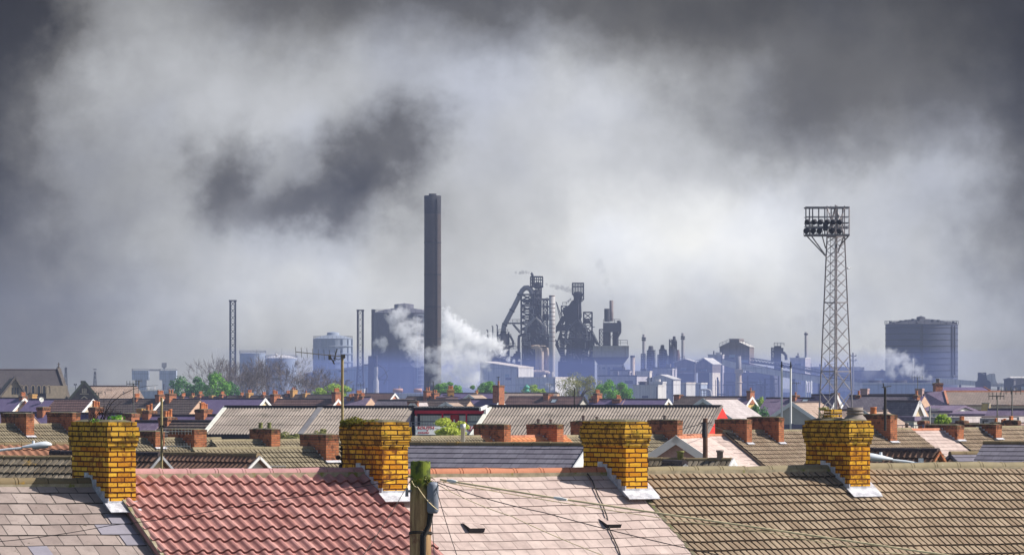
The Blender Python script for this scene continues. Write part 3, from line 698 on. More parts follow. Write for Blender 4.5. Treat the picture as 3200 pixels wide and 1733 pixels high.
# ---------------------------------------------------------------- second row and the terrace beyond (80 to 190 m)
G2 = 'houses of the middle distance'
row('rear_extension', 'low mossy ribbed roof at the left edge just behind the front row', -260, 300, 1432, 89, -25, 'tile_mossy', half=3.2, group=G2, cat='house',
    chims=[])
h = row('terraced_house', 'brown pantiled house behind the left street lamp', -260, 330, 1390, 116, 29, 'pantile_brown', half=3.6, group=G2)
def pipe(h, px, y, h_, r, mat, name='flue_pipe'):
    u = local_u(h, px); L, zr, p = HI[h.name]; z = zr - abs(y) * tan(p)
    m = MB(); m.lathe(u, y, [(r, z - .25), (r, z + h_*.8), (r*1.25, z + h_*.82), (r*1.25, z + h_), (r*.8, z + h_)], 12); m.build(name, MT[mat], h)
pipe(h, 200, -.55, .45, .10, 'pot_mossy', 'chimney_pot'); pipe(h, 95, -.8, .1, .07, 'pot_grey')
YR = 42.0
def rD(px, D=160, x0=1300): return D * (1 - (x0 - CX)/F*tan(R(YR))) / (1 - (px - CX)/F*tan(R(YR)))
red = dict(w=.36, dep=1.45, flash=True, fs=.45, corbel=.016, rows=2)
# left part of the far terrace
def lD(px, D=182, x0=0): return D * (1 - (x0 - CX)/F*tan(R(40))) / (1 - (px - CX)/F*tan(R(40)))
a = row('terraced_house', 'olive tiled house at the left edge with a diamond patterned red chimney', -300, 92, 0, lD(-300), 40, 'tile_olive', z=8.08, half=4.2, group=G2, chims=[(55, 1291, dict(red, dep=1.7))])
b = row('terraced_house', 'olive tiled house between two diamond patterned red chimneys', 92, 214, 0, lD(92), 40, 'tile_olive', z=8.06, half=4.2, group=G2, chims=[(199, 1289, dict(red, dep=1.7))])
c = row('terraced_house', 'olive tiled house hidden mostly by the leftmost yellow chimney', 214, 420, 0, lD(214), 40, 'tile_olive', z=7.8, half=4.2, group=G2)
pipe(b, 163, -1.6, .5, .08, 'pot_mossy')
for h in (a, b):       # yellow brick diamonds let into the stack
    ch = [o for o in h.children if o.name.startswith('chimney')][0]
    me = ch.data; xs = [v.co.x for v in me.vertices]; ys = [v.co.y for v in me.vertices]; zs = [v.co.z for v in me.vertices]
    x0, y0, y1, zt = sorted(xs)[len(xs)//8], min(ys) + .03, max(ys) - .03, max(zs)
    x0 = min(xs) + .03; x1 = max(xs) - .03
    m = MB()
    for yc in (y0 + (y1-y0)*.38, y0 + (y1-y0)*.72):
        for i, w in enumerate((.05,.12,.2,.12,.05)): m.box(x0 - .008, x0 + .02, yc - w/2, yc + w/2, zt - .62 + i*.075, zt - .62 + i*.075 + .055)
    for i, w in enumerate((.05,.12,.2,.12,.05)): m.box((x0+x1)/2 - w/2, (x0+x1)/2 + w/2, y0 - .008, y0 + .02, zt - .62 + i*.075, zt - .62 + i*.075 + .055)
    m.build('brick_diamond', MT['brick_yellow'], ch)
row('terraced_house', 'brown ribbed roof with two red chimneys one carrying aerials', 340, 690, 1374, 160, 38, 'tile_olive', half=3.6, group=G2,
    chims=[(470, 1347, dict(red, dep=1.15)), (585, 1341, dict(red, w=.5, dep=1.6))])
row('terraced_house', 'olive roof with a low red chimney just under the left end of the corrugated stand', 660, 1085, 1379, 158, 38, 'tile_olive', half=3.6, group=G2, chims=[(828, 1340, dict(red, w=.36, dep=1.25, pots=2, pm=('pot_mossy',)))])
row('terraced_house', 'long olive ribbed roof left of the mossy yellow chimney with a white stepped red stack', 600, 1130, 1404, 134, 33, 'tile_olive', half=3.8, group=G2, chims=[(998, 1357, dict(red, w=.42, dep=1.45))])
wing('rear_extension', 'small grey edged gable with cream wall beside the leftmost yellow chimney', 492, 1418, 108, -48, 4, 'tile_choc', bw=.055, pitch=43, half=1.7, barge='galvanised', wall='render_cream', group=G2)
wing('rear_extension', 'dark brown pantiled roof ending in a small white edged gable above pink pantiles', 800, 1422, 110, -50, 4.2, 'tile_choc', bw=.055, pitch=40, half=1.9, barge='white_paint', wall='render_white', ridge='ridge_moss', group=G2)
h = row('rear_extension', 'blue slate roof with a cream gable and white bargeboards in the middle', 1264, 1826, 1385, 107, -25, 'slate_blue', half=3.4, pitch=31, barge='white_paint', wall='render_cream', group=G2)
h = row('terraced_house', 'olive ribbed roof with a pale flue behind the blue slate roof', 1180, 1500, 0, rD(1180), YR, 'tile_olive', z=7.82, half=3.8, group=G2, chims=[(1538, 1326, dict(red, w=.3, dep=1.55, free=True))])
pipe(h, 1385, -1.0, 1.05, .075, 'aluminium')
row('terraced_house', 'house with a patch of bright orange pantiles', 1500, 1768, 0, rD(1500), YR, 'tile_orange', z=7.83, half=3.8, group=G2, chims=[(1703, 1325, dict(red, w=.3, dep=1.55, pots=2, pm=('pot_grey',)))])
row('terraced_house', 'brown tiled house with red chimneys either side of the third yellow chimney', 1768, 2128, 0, rD(1768), YR, 'tile_olive', z=7.80, half=3.8, group=G2,
    chims=[(1845, 1316, dict(red, w=.3, dep=1.7, pots=2, pm=('pot_grey',))), (2078, 1312, dict(red, w=.26, dep=1.5, pots=1, pm=('pot_grey',)))])
row('terraced_house', 'pale flat tiled house behind the slim dark pole', 2128, 2262, 0, rD(2128), YR, 'tile_pale', z=7.82, half=3.8, group=G2)
h = row('terraced_house', 'brown tiled house with two dark red chimneys behind its ridge', 2262, 2556, 0, rD(2262), YR, 'tile_brown', z=7.93, half=3.8, group=G2,
    chims=[(2292, 1310, dict(red, w=.26, dep=1.6)), (2392, 1303, dict(red, w=.26, dep=1.6))])
pipe(row('terraced_house', 'brown tiled house with a tall brown brick chimney right of the pot', 2556, 2846, 0, rD(2556), YR, 'tile_brown', z=7.96, half=3.8, group=G2,
    chims=[(2740, 1295, dict(red, w=.36, dep=1.7, pots=[(.1, .12, .28, 'clay_pot'), (-.25, .08, .2, 'pot_grey')]))]), 2840, .1, .3, .06, 'pot_grey')
row('terraced_house', 'narrow strip of pale tiles between brown roofs at the right', 2846, 2946, 0, rD(2846), YR, 'tile_pale', z=7.95, half=3.8, group=G2)
row('terraced_house', 'brown tiled house between two short ochre edged chimneys', 2946, 3066, 0, rD(2946), YR, 'tile_brown', z=7.96, half=3.8, group=G2, chims=[(2950, 1327, dict(red, w=.36, dep=1.6))])
row('terraced_house', 'brown tiled house reaching the right edge in the middle distance', 3066, 3420, 0, rD(3066), YR, 'tile_brown', z=8.0, half=3.8, group=G2, chims=[(3070, 1325, dict(red, w=.32, dep=1.6))])
wing('rear_extension', 'pinkish pebbledash gable with broad white bargeboards left of the slim pole', 2115, 1366, 142, -104, 4.5, 'tile_pale', pitch=33, half=3.2, barge='white_paint', wall='render_mauve', group=G2)
h = row('rear_extension', 'low dark pantiled roof behind the brown front roof with a tiny white gable', 2000, 2272, 1438, 106, -22, 'tile_mossy', half=2.2, pitch=33, barge='white_paint', wall='render_white', group=G2)
pipe(h, 2126, .0, .22, .07, 'pot_mossy', 'chimney_pot'); pipe(h, 2250, .0, .24, .07, 'pot_grey', 'chimney_pot')
wing('dormer_window', 'small bright white gablet over the low dark roof near the third yellow chimney', 2135, 1447, 103.5, -72, 1.2, 'tile_dark', pitch=40, bw=.055, half=.75, barge='white_paint', wall='render_white', group=G2, cat='dormer')
wing('rear_extension', 'dark pantiled roof with a red edged yellow gable behind the right street lamp', 2922, 1406, 112, -42, 3.6, 'tile_choc', pitch=46, half=1.9, bw=.055, barge='brick_red', wall='render_cream', group=G2)
row('rear_extension', 'dark slate roof at the right edge above the front row', 3074, 3420, 1383, 116, -25, 'slate_blue', half=3.4, ridge='ridge_moss', group=G2)
row('rear_extension', 'small grey slate roof tucked left of the dark slate roof at right', 2968, 3110, 1416, 119, 30, 'slate_blue', half=2.2, group=G2)

# ---------------------------------------------------------------- town roofs farther off, all of their fronts in shade
GT = 'houses of the far town'
def town(label, x0, x1, y, D, roof, chims=(), yaw=-25, **kw):
    kw.setdefault('half', 4.2); kw.setdefault('far', True); kw.setdefault('group', GT)
    return row('town_house', label, x0, x1, y, D, yaw, roof, chims=chims, **kw)
def gab(label, ax, ay, D, L, roof, yaw=-65, chims=(), **kw):
    kw.setdefault('half', 2.6); kw.setdefault('far', True); kw.setdefault('group', GT); kw.setdefault('barge', 'white_paint')
    return wing('town_house', label, ax, ay, D, yaw, L, roof, chims=chims, **kw)
cr = dict(w=.5, dep=1.2, corbel=.05, rows=3); co_ = dict(cr, clean='brick_ochre', sooty='brick_ochre')
NP = [2, 3, 2, 4, 1, 3]; NC = [0]
def C(px, top, n=0, **k):
    NC[0] += 1
    if n == 0 and k.get('clean') != 'render_mauve' and NC[0] % 4: n = NP[NC[0] % 6]
    d = dict(cr); d.update(k); d['pots'] = n; d['mast'] = (NC[0] % 3 == 1); return (px, top + (3 if n else 0), d)
def O(px, top, n=0, **k): d = dict(co_); d.update(k); d['pots'] = n; return (px, top, d)
# far left
town('purple slate house with row of chimneys below the church wall', -60, 215, 1239, 690, 'slate_purple', [C(5, 1226), O(46, 1236), C(140, 1224), O(170, 1235)])
town('dark blue slate house at the left edge with a tan white edged gable', -90, 74, 1243, 600, 'slate_violet', [C(77, 1234), O(103, 1231, free=True)], barge='white_paint', wall='render_tan')
h = town('plain violet slate house with a tilted dish aerial on its roof', 92, 196, 1247, 545, 'slate_violet')
m = MB(); u = local_u(h, 140); L, zr, p = HI[h.name]; y_, z_ = -.75, zr - .75*tan(p); n = 14; ax = Vector((.75, -.55, .3)).normalized(); e1 = ax.cross(Vector((0,0,1))).normalized(); e2 = ax.cross(e1); c0 = Vector((u, y_, z_ + .4))
m.grid([[c0 + ax*(r*r*.5) + e1*r*cos(2*pi*i/n) + e2*r*sin(2*pi*i/n) for i in range(n)] for r in (.02, .14, .28)], True, True); m.grid([[c0 - ax*.03 + ax*(r*r*.5) + e1*r*cos(2*pi*i/n) + e2*r*sin(2*pi*i/n) for i in range(n)][::-1] for r in (.02, .14, .28)], True, True)
m.bar((u, y_, z_ - .05), c0, .04, 6); m.bar(c0, c0 + ax*.5 - e2*.1, .025); m.build('dish_aerial', MT['sheet_pale'], h)
town('brown ribbed house with a white edged stone gable under the gabled hall', 172, 288, 1248, 535, 'tile_red_brown', barge='white_paint', wall='stone_pale')
town('dark ribbed house with pots on its chimney and a tan gable behind the leafless twigs', 296, 505, 1247, 535, 'tile_dark', [C(428, 1238, 4, free=False), C(501, 1229, 4, dep=1.5)], barge='white_paint', wall='render_tan')
town('dark ribbed house with a broad red chimney at its left end', 516, 626, 1247, 525, 'tile_dark', [C(534, 1226, dep=1.6)])
town('long violet slate house ending in a bright cream gable', 622, 826, 1245, 530, 'slate_violet', barge='white_paint', wall='render_cream')
town('distant purple slate house with five chimneys under the green trees', 520, 712, 1239, 720, 'slate_purple', [C(573, 1234, 5, clean='brick_ochre'), O(603, 1236, 2), C(626, 1228, 4), O(663, 1235), C(695, 1228, 0)])
town('distant ribbed house under the bare trees with clustered pots', 690, 880, 1236, 730, 'tile_dark', [C(756, 1231, 3), O(780, 1227, 3, dep=1.5), C(825, 1230, 4)])
# lower left
town('low blue slate house with a small red chimney behind the left olive roofs', 96, 250, 1290, 350, 'slate_violet', [C(136, 1271, dep=1.1)], half=3.2)
town('low dark slate house at the left edge behind a diamond patterned chimney', -90, 100, 1289, 345, 'slate_purple', half=3.4)
town('blue slate house with a red chimney left of the bare shrub', 238, 385, 1292, 345, 'slate_violet', [C(300, 1269, dep=1.2, w=.55)], half=3.2)
town('low violet slate house with red chimney between shrub and corrugated stand', 430, 622, 1297, 345, 'slate_violet', [C(467, 1279, dep=1.2), O(440, 1276, dep=.5, w=.4)], half=3.2)
town('small slate house with a red chimney touching the left corner of the corrugated stand', 620, 720, 1297, 335, 'slate_purple', [C(636, 1275, dep=1.2, w=.7)], half=3.0)
town('slate house with a red chimney close behind the leftmost yellow chimney', 385, 506, 1316, 296, 'slate_purple', [C(410, 1291, dep=1.0, w=.6)], half=3.2)
town('ribbed dark house left of the corrugated stand with an aerial mast before it', 512, 720, 1316, 290, 'tile_dark', [C(524, 1300, dep=1.2, w=.6)], half=3.4)
# middle: behind the stand
town('distant ribbed house with an ochre chimney above the stand', 880, 1048, 1233, 740, 'tile_dark', [C(900, 1226, 3), O(918, 1218, 2, dep=1.6), O(957, 1228, 1, dep=1.6)])
town('long brown ribbed house with a red chimney at both ends', 838, 1054, 1247, 560, 'tile_red_brown', [C(860, 1228, 3, dep=1.5), C(1056, 1221, 4, dep=1.5)], barge='white_paint', wall='render_tan')
town('dark ribbed house with a steep white edged pinkish gable', 1128, 1232, 1229, 760, 'tile_red_brown', barge='white_paint', wall='terracotta')
town('purple slate house with a cluster of red chimneys and many pots', 1072, 1160, 1240, 640, 'slate_purple', [C(1098, 1236, 3, dep=1.8), C(1122, 1226, 4, dep=1.8), C(1133, 1234, 0)])
gab('small grey roofed house with low gable in the middle of the town', 1231, 1248, 585, 6, 'tile_lightgrey', yaw=-112, pitch=30, wall='render_grey')
town('dark slate house with narrow flank above the left stand', 1180, 1300, 1250, 545, 'slate_fleck')
gab('tiny bright cream gable above the right end of the left stand roof', 1290, 1256, 540, 5, 'tile_lightgrey', yaw=-108, pitch=42, wall='render_white', chims=[C(1284, 1252, 0)])
town('purple ribbed house with tall chimneys behind the pavilion', 1272, 1400, 1239, 650, 'tile_dark', [C(1337, 1217, 2, dep=1.8), C(1360, 1224, 0, dep=1.5)])
town('ribbed grey house directly behind the pavilion roof', 1342, 1470, 1249, 545, 'tile_dark')
gab('broad mauve rendered end wall with an ochre chimney behind the pavilion', 1412, 1236, 560, 5, 'slate_purple', yaw=-78, pitch=8, half=1.05, wall='render_mauve', barge=None, chims=[O(1408, 1216, 3, w=.8, dep=.7, y=0.0)])
gab('low pale gable peeping over the pavilion', 1394, 1257, 520, 4, 'tile_tan', yaw=-108, pitch=28, half=2.2, wall='render_grey')
town('distant dark slate house under the two round green trees', 1380, 1562, 1228, 780, 'slate_violet', [O(1490, 1226, 2)])
gab('small tan gable roof among dark slates left of the tall red chimney', 1466, 1233, 700, 5, 'tile_tan', yaw=-112, pitch=32, half=2.0, wall='render_tan')
town('violet slate house with the tallest red chimney of the town', 1440, 1562, 1247, 560, 'slate_violet', [C(1558, 1200, 1, dep=1.5, w=.8)], barge='white_paint', wall='render_tan')
town('tan roofed hall under the green cupola', 1560, 1745, 1227, 800, 'tile_tan', half=5)
town('brown tiled house with a skylight behind the right stand', 1590, 1822, 1239, 620, 'tile_red_brown', [C(1713, 1229, 0, dep=1.6, w=.7)], barge='black_paint', wall='render_grey')
town('violet slate house with an upright red chimney at its left end', 1850, 1952, 1247, 580, 'slate_violet', [C(1868, 1225, 0, dep=1.5), C(1852, 1242, 0), C(1933, 1243, 0, dep=1.6, w=1.0, clean='brick_red')])
town('violet slate house ending in a narrow white gable', 1955, 2086, 1247, 575, 'slate_violet', barge='white_paint', wall='render_cream')
town('grey grid tiled house with a dark end chimney left of the pale roof', 2116, 2300, 1239, 640, 'tile_dark', [C(2120, 1232, 0, dep=1.4, w=.8)])
gab('house with a white edged grey gable and pale right slope behind the red stand end', 2198, 1246, 430, 9, 'tile_lightgrey', yaw=-112, pitch=33, half=3.4, wall='render_grey')
town('purple slate house with an ochre white edged gable and one tall chimney', 2226, 2348, 1239, 610, 'slate_purple', [C(2347, 1217, 1, dep=1.5)], barge='white_paint', wall='render_ochre', half=4.8)
town('broad purple slate house with a skylight behind the pylon', 2394, 2616, 1243, 560, 'slate_purple', [C(2486, 1231, 1, dep=1.4), C(2611, 1224, 1, dep=1.4)], barge='white_paint', wall='terracotta', half=5)
h = gab('grey rendered house with a wide gable behind the two white poles', 2475, 1257, 420, 9, 'tile_tan', yaw=-110, pitch=33, half=4.0, wall='render_grey')
m = MB(); m.box(3.96 - 4 + 4.49, 4.53, -1.7, -1.1, 5.2, 6.1); m.build('window', MT['glass_pale'], h)
m = MB()
for y_, z_ in ((-1.75, 5.1),): m.box(4.48, 4.56, -1.78, -1.70, 5.1, 6.2); m.box(4.48, 4.56, -1.10, -1.02, 5.1, 6.2); m.box(4.48, 4.56, -1.78, -1.02, 6.1, 6.18); m.box(4.48, 4.56, -1.78, -1.02, 5.08, 5.18); m.box(4.48, 4.55, -1.42, -1.36, 5.1, 6.2)
m.build('window_frame', MT['white_paint'], h)
town('large flecked slate house with rendered chimneys right of the pylon', 2655, 2868, 1236, 460, 'slate_fleck', [C(2684, 1231, 1, w=.5, dep=.8), C(2866, 1231, 1, w=.4, dep=.8)], half=4.6)
town('higher slate house behind with two broad mauve chimneys', 2690, 2890, 1233, 500, 'slate_violet', [C(2703, 1213, 0, w=.75, dep=.6, clean='render_mauve', sooty='render_mauve', flaunch=False), C(2874, 1213, 0, w=.75, dep=.6, clean='render_mauve', sooty='render_mauve', flaunch=False)])
gab('steep narrow cream gable with white edges right of the flecked roof', 2871, 1253, 440, 4.5, 'slate_fleck', yaw=-52, pitch=60, half=1.15, wall='render_cream', chims=[])
gab('white edged gable low behind the tall brown brick chimney', 2700, 1285, 330, 6, 'tile_tan', yaw=-110, pitch=32, half=2.6, wall='render_grey')
town('terracotta roofed outhouse at the foot of the pylon', 2612, 2672, 1280, 430, 'tile_tan', half=3)
gab('white edged gable of terracotta render at the foot of the pylon', 2614, 1233, 555, 4, 'slate_purple', yaw=-48, pitch=62, half=1.3, wall='terracotta')

# blocks: flat roofed and lean-to houses
def block(name, label, x0, xc, x1, yt, D, wall, roofm=None, yaw=-25, cat='building', group=None, yb=None, kind='flat', rise=0, over=.25, mind=4):
    """box with a front face x0..xc and a right flank xc..x1; kinds: flat, gable (ridge runs back), ridge (runs along), mono (rises to the left)"""
    a = R(yaw); k_ = D / F; w = (xc - x0) * k_ / cos(a); d = max((x1 - xc) * k_ / max(.15, abs(sin(a))), mind)
    h = Z(yt, D); z0 = 0 if yb is None else Z(yb, D); r = rise * k_
    t = thing(name, label, cat, (X(xc, D), D, 0), a, group); m = MB(); g = MB(); o = over
    if kind == 'flat':
        m.box(-w, 0, 0, d, z0, h - .02); g.box(-w - .1, .1, -.1, d + .1, h - .018, h + .35)
    elif kind == 'gable':
        m.extr_y([(-w, z0), (0, z0), (0, h), (-w/2, h + r), (-w, h)], 0, d)
        for sx in (-1, 1):
            x_ = -w/2 + sx * (w/2 + o); zz = h - o * r / (w/2)
            g.face([(-w/2, -o, h + r + .05), (x_, -o, zz + .05), (x_, d + o, zz + .05), (-w/2, d + o, h + r + .05)][::sx])
            g.face([(-w/2, -o, h + r + .25), (x_, -o, zz + .25), (x_, d + o, zz + .25), (-w/2, d + o, h + r + .25)][::-sx])
            g.face([(-w/2, -o, h + r + .05), (x_, -o, zz + .05), (x_, -o, zz + .25), (-w/2, -o, h + r + .25)])
    elif kind == 'ridge':
        m.extr_x([(0, z0), (d, z0), (d, h), (d/2, h + r), (0, h)], -w, 0)
        for s in (0, 1):
            y_ = -o if s == 0 else d + o; zz = h - o * r / (d/2)
            for q in (.05, .25): g.face([(-w - o, d/2, h + r + q), (-w - o, y_, zz + q), (o, y_, zz + q), (o, d/2, h + r + q)])
            g.face([(o, d/2, h + r + .05), (o, y_, zz + .05), (o, y_, zz + .25), (o, d/2, h + r + .25)]); g.face([(-w - o, y_, zz + .05), (o, y_, zz + .05), (o, y_, zz + .25), (-w - o, y_, zz + .25)])
    elif kind == 'mono':
        m.extr_y([(-w, z0), (0, z0), (0, h), (-w, h + r)], 0, d)
        for q in (.05, .4): g.face([(-w, -o, h + r + q), (0, -o, h + q), (0, d + o, h + q), (-w, d + o, h + r + q)])
        g.face([(-w, -o, h + r + .05), (0, -o, h + .05), (0, -o, h + .4), (-w, -o, h + r + .4)]); g.face([(0, -o, h + .05), (0, d+o, h + .05), (0, d+o, h + .4), (0, -o, h + .4)])
    m.build('wall', MT[wall], t); g.build('roof', MT[roofm or wall], t)
    INF[t.name] = (w, d, h, k_)
    return t
INF = {}
GB = 'low buildings of the town'
block('garden_building', 'small white walled house under the pale sloping roof beside the dark bush', 2262, 2330, 2340, 1297, 500, 'render_white', 'slate_purple', group=GB, cat='outbuilding')
block('lean_to', 'grey lean-to under the flecked slate roof', 2784, 2856, 2864, 1314, 400, 'render_grey', 'slate_purple', group=GB, cat='outbuilding')
b = block('garden_building', 'purple roofed low building with a white window strip before the school', 2882, 2972, 2985, 1289, 470, 'render_white', 'slate_purple', group=GB, kind='ridge', rise=15, cat='outbuilding', mind=7)
w_, d_, h_, k_ = INF[b.name]
for i in range(6):
    m = MB(); m.box(-w_ + .2 + i*w_/6, -w_ + w_/6*(i+.82), -.03, .05, h_ - .75, h_ - .12); m.build('window', MT['glass_pale'], b)
block('garden_building', 'long dark purple roof in front of the school windows', 2976, 3074, 3080, 1300, 440, 'render_mauve', 'slate_purple', group=GB, kind='ridge', rise=8, cat='outbuilding', mind=6)
town('dark purple roofed house right of the yellow bell gablet', 3088, 3290, 1278, 430, 'slate_purple', half=4.6)
gab('pale blue roofed outhouse with a low white gable right of the light green bush', 2984, 1304, 330, 9, 'tile_lightgrey', yaw=-128, pitch=24, half=2.4, wall='render_grey')
block('garden_building', 'flat grey roof left of the pale blue outhouse', 2890, 2996, 3002, 1319, 310, 'render_mauve', 'tile_lightgrey', group=GB, cat='outbuilding')
block('garden_building', 'flat grey roof right of the pale blue outhouse', 3070, 3106, 3112, 1323, 300, 'render_mauve', 'tile_lightgrey', group=GB, cat='outbuilding')
block('garden_building', 'low pale roof at the right edge behind paired chimneys', 3136, 3182, 3215, 1318, 320, 'render_mauve', 'tile_lightgrey', group=GB, cat='outbuilding')
h = town('low dark house at the right edge with paired ochre edged chimneys', 3050, 3260, 1334, 240, 'slate_purple', [C(3112, 1316, 1, w=.35, dep=.7), C(3136, 1318, 0, w=.3, dep=.7), C(3006, 1311, 0, w=.4, dep=.7, free=True), C(3160, 1310, 0, w=.8, dep=.4)], half=2.4)
h = town('low dark house behind the narrow pale roof with a small red chimney', 2880, 3060, 1331, 250, 'slate_purple', [C(2886, 1314, 0, w=.35, dep=.7)], half=2.4)
# arched metal shed between the two dark red chimneys
t = thing('metal_shed', 'small grey arched metal shed between two dark red chimneys', 'shed', (X(2338, 215), 215, 0)); k_ = 215/F
m = MB(); n = 10; prof = [(-.62, 0)] + [(-.62*cos(pi*i/n*.5) if 0 else -.62 + 0*i, Z(1330,215)) for i in range(1)] + [(-.62 + 1.24*i/n, Z(1330,215) + .25*sin(pi*i/n)) for i in range(1, n)] + [(.62, Z(1330,215)), (.62, 0)]
m.extr_y(prof, 0, 3); m.build('shell', MT['galvanised'], t)
# fence and railing
def fence(name, label, x0, x1, yt, D, post_every=2.0, mat='fence_blue', slats=True, hh=None):
    k_ = D/F; t = thing(name, label, 'fence', (X((x0+x1)/2, D), D, 0)); w = (x1-x0)*k_; z1 = Z(yt, D); z0 = max(0, z1 - 1.9) if hh is None else z1 - hh
    n = max(2, int(w/post_every))
    for i in range(n+1):
        m = MB(); m.box(-w/2 + w*i/n - .05, -w/2 + w*i/n + .05, -.06, .06, 0, z1 + .05); m.build('post', MT[mat], t)
    m = MB()
    if slats: m.box(-w/2, w/2, .062, .10, z0, z1)
    else:
        m.bar((-w/2, .08, z1), (w/2, .08, z1), .03); m.bar((-w/2, .08, z0), (w/2, .08, z0), .03)
        for i in range(int(w/.22)): m.bar((-w/2 + i*.22, .08, z0), (-w/2 + i*.22, .08, z1), .018)
    m.build('panel' if slats else 'railing', MT[mat], t); return t
fence('board_fence', 'blue grey board fence behind the two white poles', 2424, 2530, 1325, 262)
fence('iron_railing', 'dark iron railing in front of the flecked slate house', 2778, 2886, 1328, 235, slats=False, hh=.7)

# ---------------------------------------------------------------- church, gabled hall, school
D = 640; k_ = D/F
ch = row('church', 'long stone church with a dark slate roof and arched windows at the left edge', -150, 181, 1154, D, 28, 'slate_church', wall='stone_church', pitch=49, half=3.6, far=True, cat='church')
L, zr, p = HI[ch.name]; hw = 3.3
for i, px in enumerate((38, 51, 73, 91, 108, 122)):
    u = local_u(ch, px) ; z0, z1 = Z(1228, D), Z(1211, D)
    m = MB(); n = 8; w_ = .26; pr = [(u - w_, z0), (u + w_, z0), (u + w_, z1)] + [(u + w_*cos(pi*j/n), z1 + .35*sin(pi*j/n)) for j in range(1, n)] + [(u - w_, z1)]
    m.extr_y(pr, -hw - .05, -hw + .1); o = m.build('window', MT['glass_dark'], ch)
    m = MB(); m.tube([(x_, -hw - .07, z_) for x_, z_ in pr[1:] + pr[:1]], .06, 4); m.build('window_surround', MT['church_trim'], o)
m = MB(); e = L/2 + .1
m.obox((e, 0, zr + .15), (e, -3.7, zr - 3.7*tan(p) + .15), .5, .35); m.obox((e, 0, zr + .15), (e, 3.7, zr - 3.7*tan(p) + .15), .5, .35); m.box(e - .35, e + .35, -4.1, -3.5, zr - 3.7*tan(p) - .5, zr - 3.7*tan(p) + .6)
m.build('gable_coping', MT['stone_dark'], ch)
m = MB(); m.bar((e, 0, zr), (e, 0, zr + 1.0), .07); m.bar((e - .2, 0, zr + .72), (e + .2, 0, zr + .72), .06); m.cyl(e, 0, zr + .1, zr + .5, .25, .15, 8); m.build('finial_cross', MT['stone_dark'], ch)
m = MB(); u = local_u(ch, 24); m.box(L/2 - 3.1, L/2 - .02, -hw - .06, -hw + .1, 0, Z(1204, D)); m.build('porch_wall', MT['church_trim'], ch)
g = MB(); ax = local_u(ch, 6); za = Z(1181, D) - .0
m = MB(); m.extr_y([(ax - 2.2, 0), (ax + 1.6, 0), (ax + 1.6, za - 2.4), (ax, za), (ax - 2.2, za - 2.4)], -hw - 1.2, -hw + .5); o = m.build('transept_gable', MT['church_trim'], ch)
m = MB(); m.obox((ax, -hw - 1.3, za + .12), (ax + 1.9, -hw - 1.3, za - 2.7), .4, .25); m.obox((ax, -hw - 1.3, za + .12), (ax - 2.3, -hw - 1.3, za - 2.6), .4, .25)
m.build('gable_coping', MT['stone_dark'], o)
m = MB()
for dx in (-.25, .1, .45): m.box(ax + dx - .10, ax + dx + .10, -hw - 1.25, -hw - 1.15, za - 2.1, za - 1.2)
m.build('lancet_window', MT['glass_dark'], o)

D = 610
hall = row('gabled_hall', 'brown roofed hall with a dark pointed front gable behind the left town roofs', 250, 428, 1206, D, 8, 'tile_tan', wall='stone_dark', pitch=40, half=4.0, far=True, cat='hall', ridge='ridge_dark')
L, zr, p = HI[hall.name]; gx = -L/2 + .3; za = Z(1194, D); gw = (295-213)*D/F/2
m = MB(); m.extr_y([(gx - gw, 0), (gx + gw, 0), (gx + gw, za - gw*1.18), (gx, za), (gx - gw, za - gw*1.18)], -4.6, 1.0); gb = m.build('front_gable', MT['stone_dark'], hall)
m = MB(); m.obox((gx, -4.65, za + .1), (gx + gw + .15, -4.65, za - (gw+.15)*1.18 + .1), .5, .3); m.obox((gx, -4.65, za + .1), (gx - gw - .15, -4.65, za - (gw+.15)*1.18 + .1), .5, .3); m.obox((gx, -4.5, za+.05), (gx, 1.0, za+.05), .35, .3)
m.build('gable_coping', plain('stone_mossy', (.10,.11,.075), .95, var=.3), gb)
m = MB()
for dx in (-.22, 0, .22): m.box(gx + dx - .07, gx + dx + .07, -4.66, -4.58, za - 1.35, za - .75)
m.obox((gx - .55, -4.66, za - 1.45), (gx + .55, -4.66, za - 1.45), .08, .1); m.build('small_window', MT['stone_pale'], gb)
m = MB(); m.obox((gx, -4.67, za - 1.75), (gx + .75, -4.67, za - 2.35), .1, .12); m.obox((gx, -4.67, za - 1.75), (gx - .75, -4.67, za - 2.35), .1, .12)
for dx in (-.35, -.12, .12, .35): m.box(gx + dx - .05, gx + dx + .05, -4.68, -4.59, za - 2.6, za - 2.1)
m.build('traceried_window', MT['stone_pale'], gb)
# right hip end of the hall roof
m = MB(); e = L/2; S = 4.0
m.face([(e, 0, zr + .02), (e + 1.8, -S, zr - S*tan(p)), (e, -S, zr - S*tan(p) + .01)]); m.face([(e, 0, zr + .02), (e, S, zr - S*tan(p)), (e + 1.8, S, zr - S*tan(p))]); m.face([(e, 0, zr + .02), (e + 1.8, S, zr - S*tan(p)), (e + 1.8, -S, zr - S*tan(p))])
m.build('hip_end', MT['tile_tan'], hall)
for px in (338, 396):
    u = local_u(hall, px); m = MB(); m.extr_x([(-1.5, zr - 1.5*tan(p)), (-.9, zr - .75*tan(p)), (-.4, zr - .75*tan(p) + .1), (-.4, zr - .4*tan(p))], u - .4, u + .4); m.build('roof_vent', MT['tile_tan'], hall)

